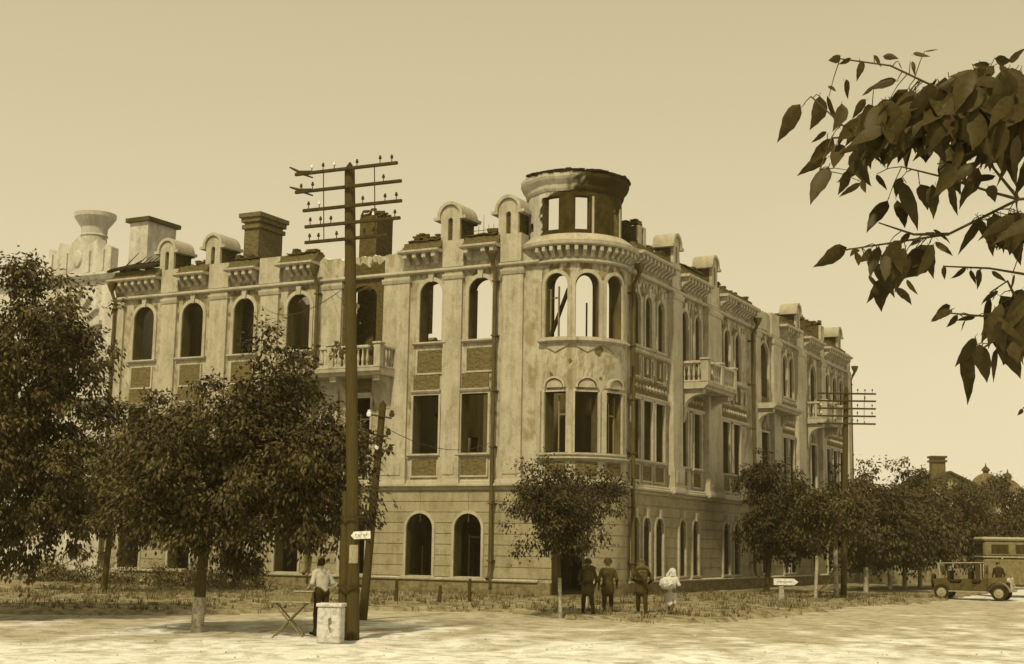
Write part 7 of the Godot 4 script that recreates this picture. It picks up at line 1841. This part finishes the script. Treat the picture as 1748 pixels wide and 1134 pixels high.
# ---------------------------------------------------------------- buildings farther off
func make_far_buildings() -> void:
	# pale ornate block behind the left end
	var f := flat_front(Vector3(-21.0, 0, -77.5), L, NL)
	var b := thing("ornate_building", "pale ornate building with turret and great arched window behind the left end of ruin", "building", f.o)
	var mb := MB.new()
	var big := [5.8, 3.0, 11.0, 15.6, 1.5]
	wall(mb, f, -3.0, 14.0, 0.0, 17.6, 0.7, [big, [1.5, 1.6, 11.0, 14.6, 0.8], [10.5, 1.6, 11.0, 14.6, 0.8]], 0.0)
	part(mb, "wall", M.pale_stone, b)
	mb = MB.new(); wall(mb, f, -3.0, 14.0, 0.0, 17.2, 0.3, [], -5.0); part(mb, "back_wall", M.pale_stone, b)
	mb = MB.new(); wall(mb, flat_front(f.p(-3.0, 0, 0), -NL, -L), 0.0, 12.0, 0.0, 17.6, 0.5, []); part(mb, "side_wall", M.pale_stone, b)
	var w := MB.new(); trim(w, f, big, 0.35, -0.05, 0.2, 11.0)
	var win := part(w, "arched_window", M.pale_stone, b)
	for i in 9:
		var a := PI * (i + 0.5) / 9.0
		var q := MB.new()
		var d := f.sd * -cos(a) + UP * sin(a)
		var c := f.p(big[0], big[3] - big[4], 0.1)
		q.box(c + d * 2.35, Vector3(0.85, 0.3, 0.36), Basis(d, NL.cross(d), NL), 0.03)
		part(q, "voussoir", M.pale_stone, win)
	for y in [17.1, 9.9]:
		mb = MB.new(); sweep(mb, f, -3.1, 14.0, [Vector2(-0.1, y), Vector2(0.2, y), Vector2(0.45, y + 0.25), Vector2(0.45, y + 0.4), Vector2(-0.1, y + 0.5)]); part(mb, "cornice", M.pale_stone, b)
	# stepped gable with scrolls and a shield
	mb = MB.new()
	mb.prism([Vector2(3.2, 17.6), Vector2(3.2, 19.0), Vector2(3.6, 19.2), Vector2(4.0, 18.9), Vector2(4.3, 19.6), Vector2(5.0, 19.3), Vector2(5.8, 19.9), Vector2(6.6, 19.3), Vector2(7.3, 19.6), Vector2(7.6, 18.9), Vector2(8.1, 19.3), Vector2(8.5, 18.9), Vector2(8.5, 17.6)].map(func(q): return Vector2(q.x - 0.5, q.y)), f.p(0, 0, -0.6), L, UP, NL, 0.6)
	part(mb, "parapet_gable", M.pale_stone, b)
	mb = MB.new(); mb.lathe(f.p(5.3, 18.5, 0.02), [Vector2(0.0, 0.1), Vector2(0.3, 0.08), Vector2(0.38, 0.0)], 12, Basis(Vector3(0.88505, 0, 0.46549), NL, UP) * Basis(Vector3(0.9, 0, 0), Vector3(0, 1, 0), Vector3(0, 0, 1.5))); part(mb, "shield", M.pale_stone, b)
	for s in [3.3, 4.4, 6.2, 7.4]:
		mb = MB.new(); fbox(mb, f, s - 0.12, s + 0.12, 17.62, 18.9, -0.1, 0.12); part(mb, "gable_strip", M.pale_stone, b)
	mb = MB.new(); mb.lathe(f.p(5.3, 19.6, -1.2), [Vector2(0.75, -1.5), Vector2(0.75, 0.4), Vector2(0.82, 0.5), Vector2(0.75, 0.6), Vector2(0.78, 1.0), Vector2(1.05, 1.35), Vector2(1.22, 1.6), Vector2(1.25, 1.85), Vector2(0.0, 2.0)], 20)
	part(mb, "turret", M.pale_stone, b)
	mb = MB.new(); fbox(mb, f, 0.9, 2.3, 16.0, 20.6, -3.4, -1.0); var pr := part(mb, "chimney", M.pale_stone, b)
	mb = MB.new(); fbox(mb, f, 0.7, 2.5, 20.604, 20.85, -3.6, -0.8); part(mb, "chimney_cap", M.roof_iron, pr)
	# gabled house behind the side street trees
	var h := thing("gabled_house", "dark gabled house with brick chimney above the side street trees", "house", Vector3(41.2, 0, -130.0))
	var gf := flat_front(Vector3(41.2, 0, -130.0), Vector3(1, 0, 0), Vector3(0, 0, 1))
	mb = MB.new()
	wall(mb, gf, -4.5, 4.5, 0.0, func(s: float) -> float: return 9.6 - absf(s) * 0.48, 0.5, [[-2.2, 1.0, 3.0, 5.0, 0.0], [0.0, 1.0, 3.0, 5.0, 0.0], [2.2, 1.0, 3.0, 5.0, 0.0], [0.0, 0.9, 6.3, 7.6, 0.45]], 0.0, 4.5)
	part(mb, "gable_wall", M.far_wall, h)
	for e in [-1.0, 1.0]:
		mb = MB.new()
		mb.prism([Vector2(0, 9.85), Vector2(e * 5.2, 9.85 - 5.2 * 0.48), Vector2(e * 5.2, 9.65 - 5.2 * 0.48), Vector2(0, 9.65)], Vector3(41.2, 0, -141.0), Vector3.RIGHT, UP, Vector3(0, 0, 1), 11.5)
		part(mb, "roof_slope", M.roof_iron, h)
	mb = MB.new(); mb.box(Vector3(40.9, 10.2, -132.5), Vector3(1.25, 2.3, 1.0)); var ch := part(mb, "chimney", M.brick, h)
	for y in [10.9, 11.3]:
		mb = MB.new(); mb.box(Vector3(40.9, y, -132.5), Vector3(1.55, 0.18, 1.3)); part(mb, "chimney_band", M.brick_burnt, ch)
	# low house behind the stems of the row
	var lo := thing("low_house", "long low house front half hidden behind the whitewashed stems", "house", Vector3(24.0, 0, -97.0))
	var lf := flat_front(Vector3(16.0, 0, -93.0), Vector3(0.955, 0, -0.297), Vector3(0.297, 0, 0.955))
	var ops := []
	for i in 7: ops.append([2.2 + i * 2.6, 0.9, 1.0, 2.5, 0.0])
	mb = MB.new(); wall(mb, lf, 0.0, 19.5, 0.0, 3.4, 0.4, ops); part(mb, "wall", M.far_wall, lo)
	mb = MB.new(); sweep(mb, lf, -0.3, 19.8, [Vector2(0.35, 3.4), Vector2(0.4, 3.5), Vector2(-3.0, 5.0), Vector2(-6.0, 3.45)]); part(mb, "roof", M.roof_iron, lo)
	for o in ops:
		mb = MB.new(); trim(mb, lf, o, 0.12, -0.02, 0.06, 1.0)
		var ww := part(mb, "window", M.whitewash, lo)
		mb = MB.new(); fbox(mb, lf, o[0] - 0.45, o[0] + 0.45, 1.0, 2.5, -0.25, -0.2); part(mb, "pane", M.char, ww)
	# church with two domes
	var cb := thing("domed_church", "distant church with two ribbed domes and pointed caps", "church", Vector3(60.0, 0, -170.0))
	for q in [[58.4, 10.1, -170.0, 1.85, 1.0], [61.6, 9.5, -171.5, 1.65, 0.9]]:
		var o := Vector3(q[0], q[1], q[2])
		var r: float = q[3]
		mb = MB.new()
		mb.lathe(o, [Vector2(r * 0.92, -0.3), Vector2(r * 1.04, 0.0), Vector2(r * 1.03, 0.3), Vector2(r * 0.93, 0.8), Vector2(r * 0.72, 1.3), Vector2(r * 0.4, 1.75), Vector2(0.3, 1.95)], 20)
		var dm := part(mb, "dome", M.brick, cb)
		for k in 10:
			var a := TAU * k / 10.0
			var rb := MB.new()
			var pts := []
			for p in [Vector2(r * 1.04, 0.0), Vector2(r * 1.03, 0.3), Vector2(r * 0.93, 0.8), Vector2(r * 0.72, 1.3), Vector2(r * 0.4, 1.75)]: pts.append(o + Vector3(sin(a) * p.x, p.y, cos(a) * p.x))
			rb.tube(pts, [0.06, 0.06, 0.06, 0.06, 0.05], 4)
			part(rb, "dome_rib", M.far_wall, dm)
		mb = MB.new(); mb.lathe(o + UP * 1.9, [Vector2(0.32, 0), Vector2(0.34, 0.25), Vector2(0.52, 0.35), Vector2(0.42, 0.6), Vector2(0.12, 0.85), Vector2(0.03, 1.25), Vector2(0.0, 1.3)], 10); part(mb, "dome_cap", M.roof_iron, dm)
		mb = MB.new(); mb.lathe(o - UP * 3.0, [Vector2(r * 0.9, 0), Vector2(r * 0.9, 2.75), Vector2(r * 1.05, 2.85), Vector2(r * 1.05, 3.0)], 8, Basis.IDENTITY, 0.2, TAU + 0.2, false); var dr := part(mb, "drum", M.pale_stone, cb)
		for k in 8:
			var a := 0.2 + TAU * (k + 0.5) / 8.0
			var d := Vector3(sin(a), 0, cos(a))
			var ww := MB.new(); ww.prism([Vector2(-0.2, 0), Vector2(0.2, 0), Vector2(0.2, 1.2), Vector2(0.1, 1.4), Vector2(-0.1, 1.4), Vector2(-0.2, 1.2)], o - UP * 2.2 + d * (r * 0.84 - 0.02), UP.cross(d), UP, d, 0.05); part(ww, "drum_window", M.char, dr)
	mb = MB.new(); mb.box(Vector3(60.5, 3.6, -172.0), Vector3(9.0, 7.2, 7.0)); part(mb, "nave", M.pale_stone, cb)

# ---------------------------------------------------------------- main
func _ready() -> void:
	# camera: eye 2.1 m up, tilted 8.86 degrees up, rolled a little
	var cam := Camera3D.new()
	add_child(cam)
	var roll := deg_to_rad(0.94); var pitch := deg_to_rad(8.86)
	var fw := Vector3(0, sin(pitch), -cos(pitch)); var u0 := Vector3(0, cos(pitch), sin(pitch))
	var rt := Vector3.RIGHT * cos(roll) + u0 * sin(roll)
	var u := -Vector3.RIGHT * sin(roll) + u0 * cos(roll)
	cam.transform = Transform3D(Basis(rt, u, -fw), Vector3(0, 2.1, 0))
	cam.fov = rad_to_deg(2.0 * atan(567.0 / 2360.0))
	cam.near = 0.05; cam.far = 2000.0
	cam.current = true
	# pale hazy sky with faint broad cloud
	var env := Environment.new()
	env.background_mode = Environment.BG_SKY
	var sky := Sky.new()
	var pano := PanoramaSkyMaterial.new()
	pano.panorama = sky_image()
	sky.sky_material = pano
	env.sky = sky
	env.tonemap_mode = Environment.TONE_MAPPER_LINEAR
	env.tonemap_exposure = 1.0
	env.fog_enabled = true; env.fog_density = 0.0004; env.fog_light_color = Color(0.9, 0.84, 0.68)
	env.sdfgi_enabled = true; env.ssao_enabled = true; env.ssil_enabled = true
	var we := WorldEnvironment.new(); we.environment = env; add_child(we)
	# hazy sun from behind the camera, to the left and high
	var sun := DirectionalLight3D.new()
	add_child(sun)
	sun.look_at_from_position(Vector3(-0.26, 0.92, 0.72), Vector3.ZERO)
	sun.light_energy = 1.25; sun.light_angular_distance = 2.5; sun.light_color = Color(1.0, 0.93, 0.74); sun.shadow_enabled = true

	make_materials()
	make_ground()
	make_building()
	make_far_buildings()
	make_trees()
	make_plants()
	make_grass()
	make_poles()
	make_street_things()
	make_vehicles()
	make_people()
	make_near_branch()

func sky_image() -> Texture2D:
	var w := 1024; var h := 512
	var f := FastNoiseLite.new(); f.seed = 77; f.frequency = 1.3; f.fractal_octaves = 4
	var im := Image.create(w, h, false, Image.FORMAT_RGBF)
	for y in h:
		var el := PI * 0.5 - PI * (y + 0.5) / h
		for x in w:
			var az := TAU * (x + 0.5) / w
			var d := Vector3(cos(el) * sin(az), sin(el) * 2.2, cos(el) * cos(az))
			var cl := smoothstep(-0.1, 0.5, f.get_noise_3dv(d)) * 0.11
			var k := clampf(sin(maxf(el, 0.0)) / 0.38, 0.0, 1.0)
			var v := lerpf(0.94, 0.6, pow(k, 0.8)) * (1.0 + cl)
			if el < 0.0: v = 0.5
			im.set_pixel(x, y, Color(v, v * lerpf(0.875, 0.85, k), v * lerpf(0.585, 0.5, k)))
	return ImageTexture.create_from_image(im)
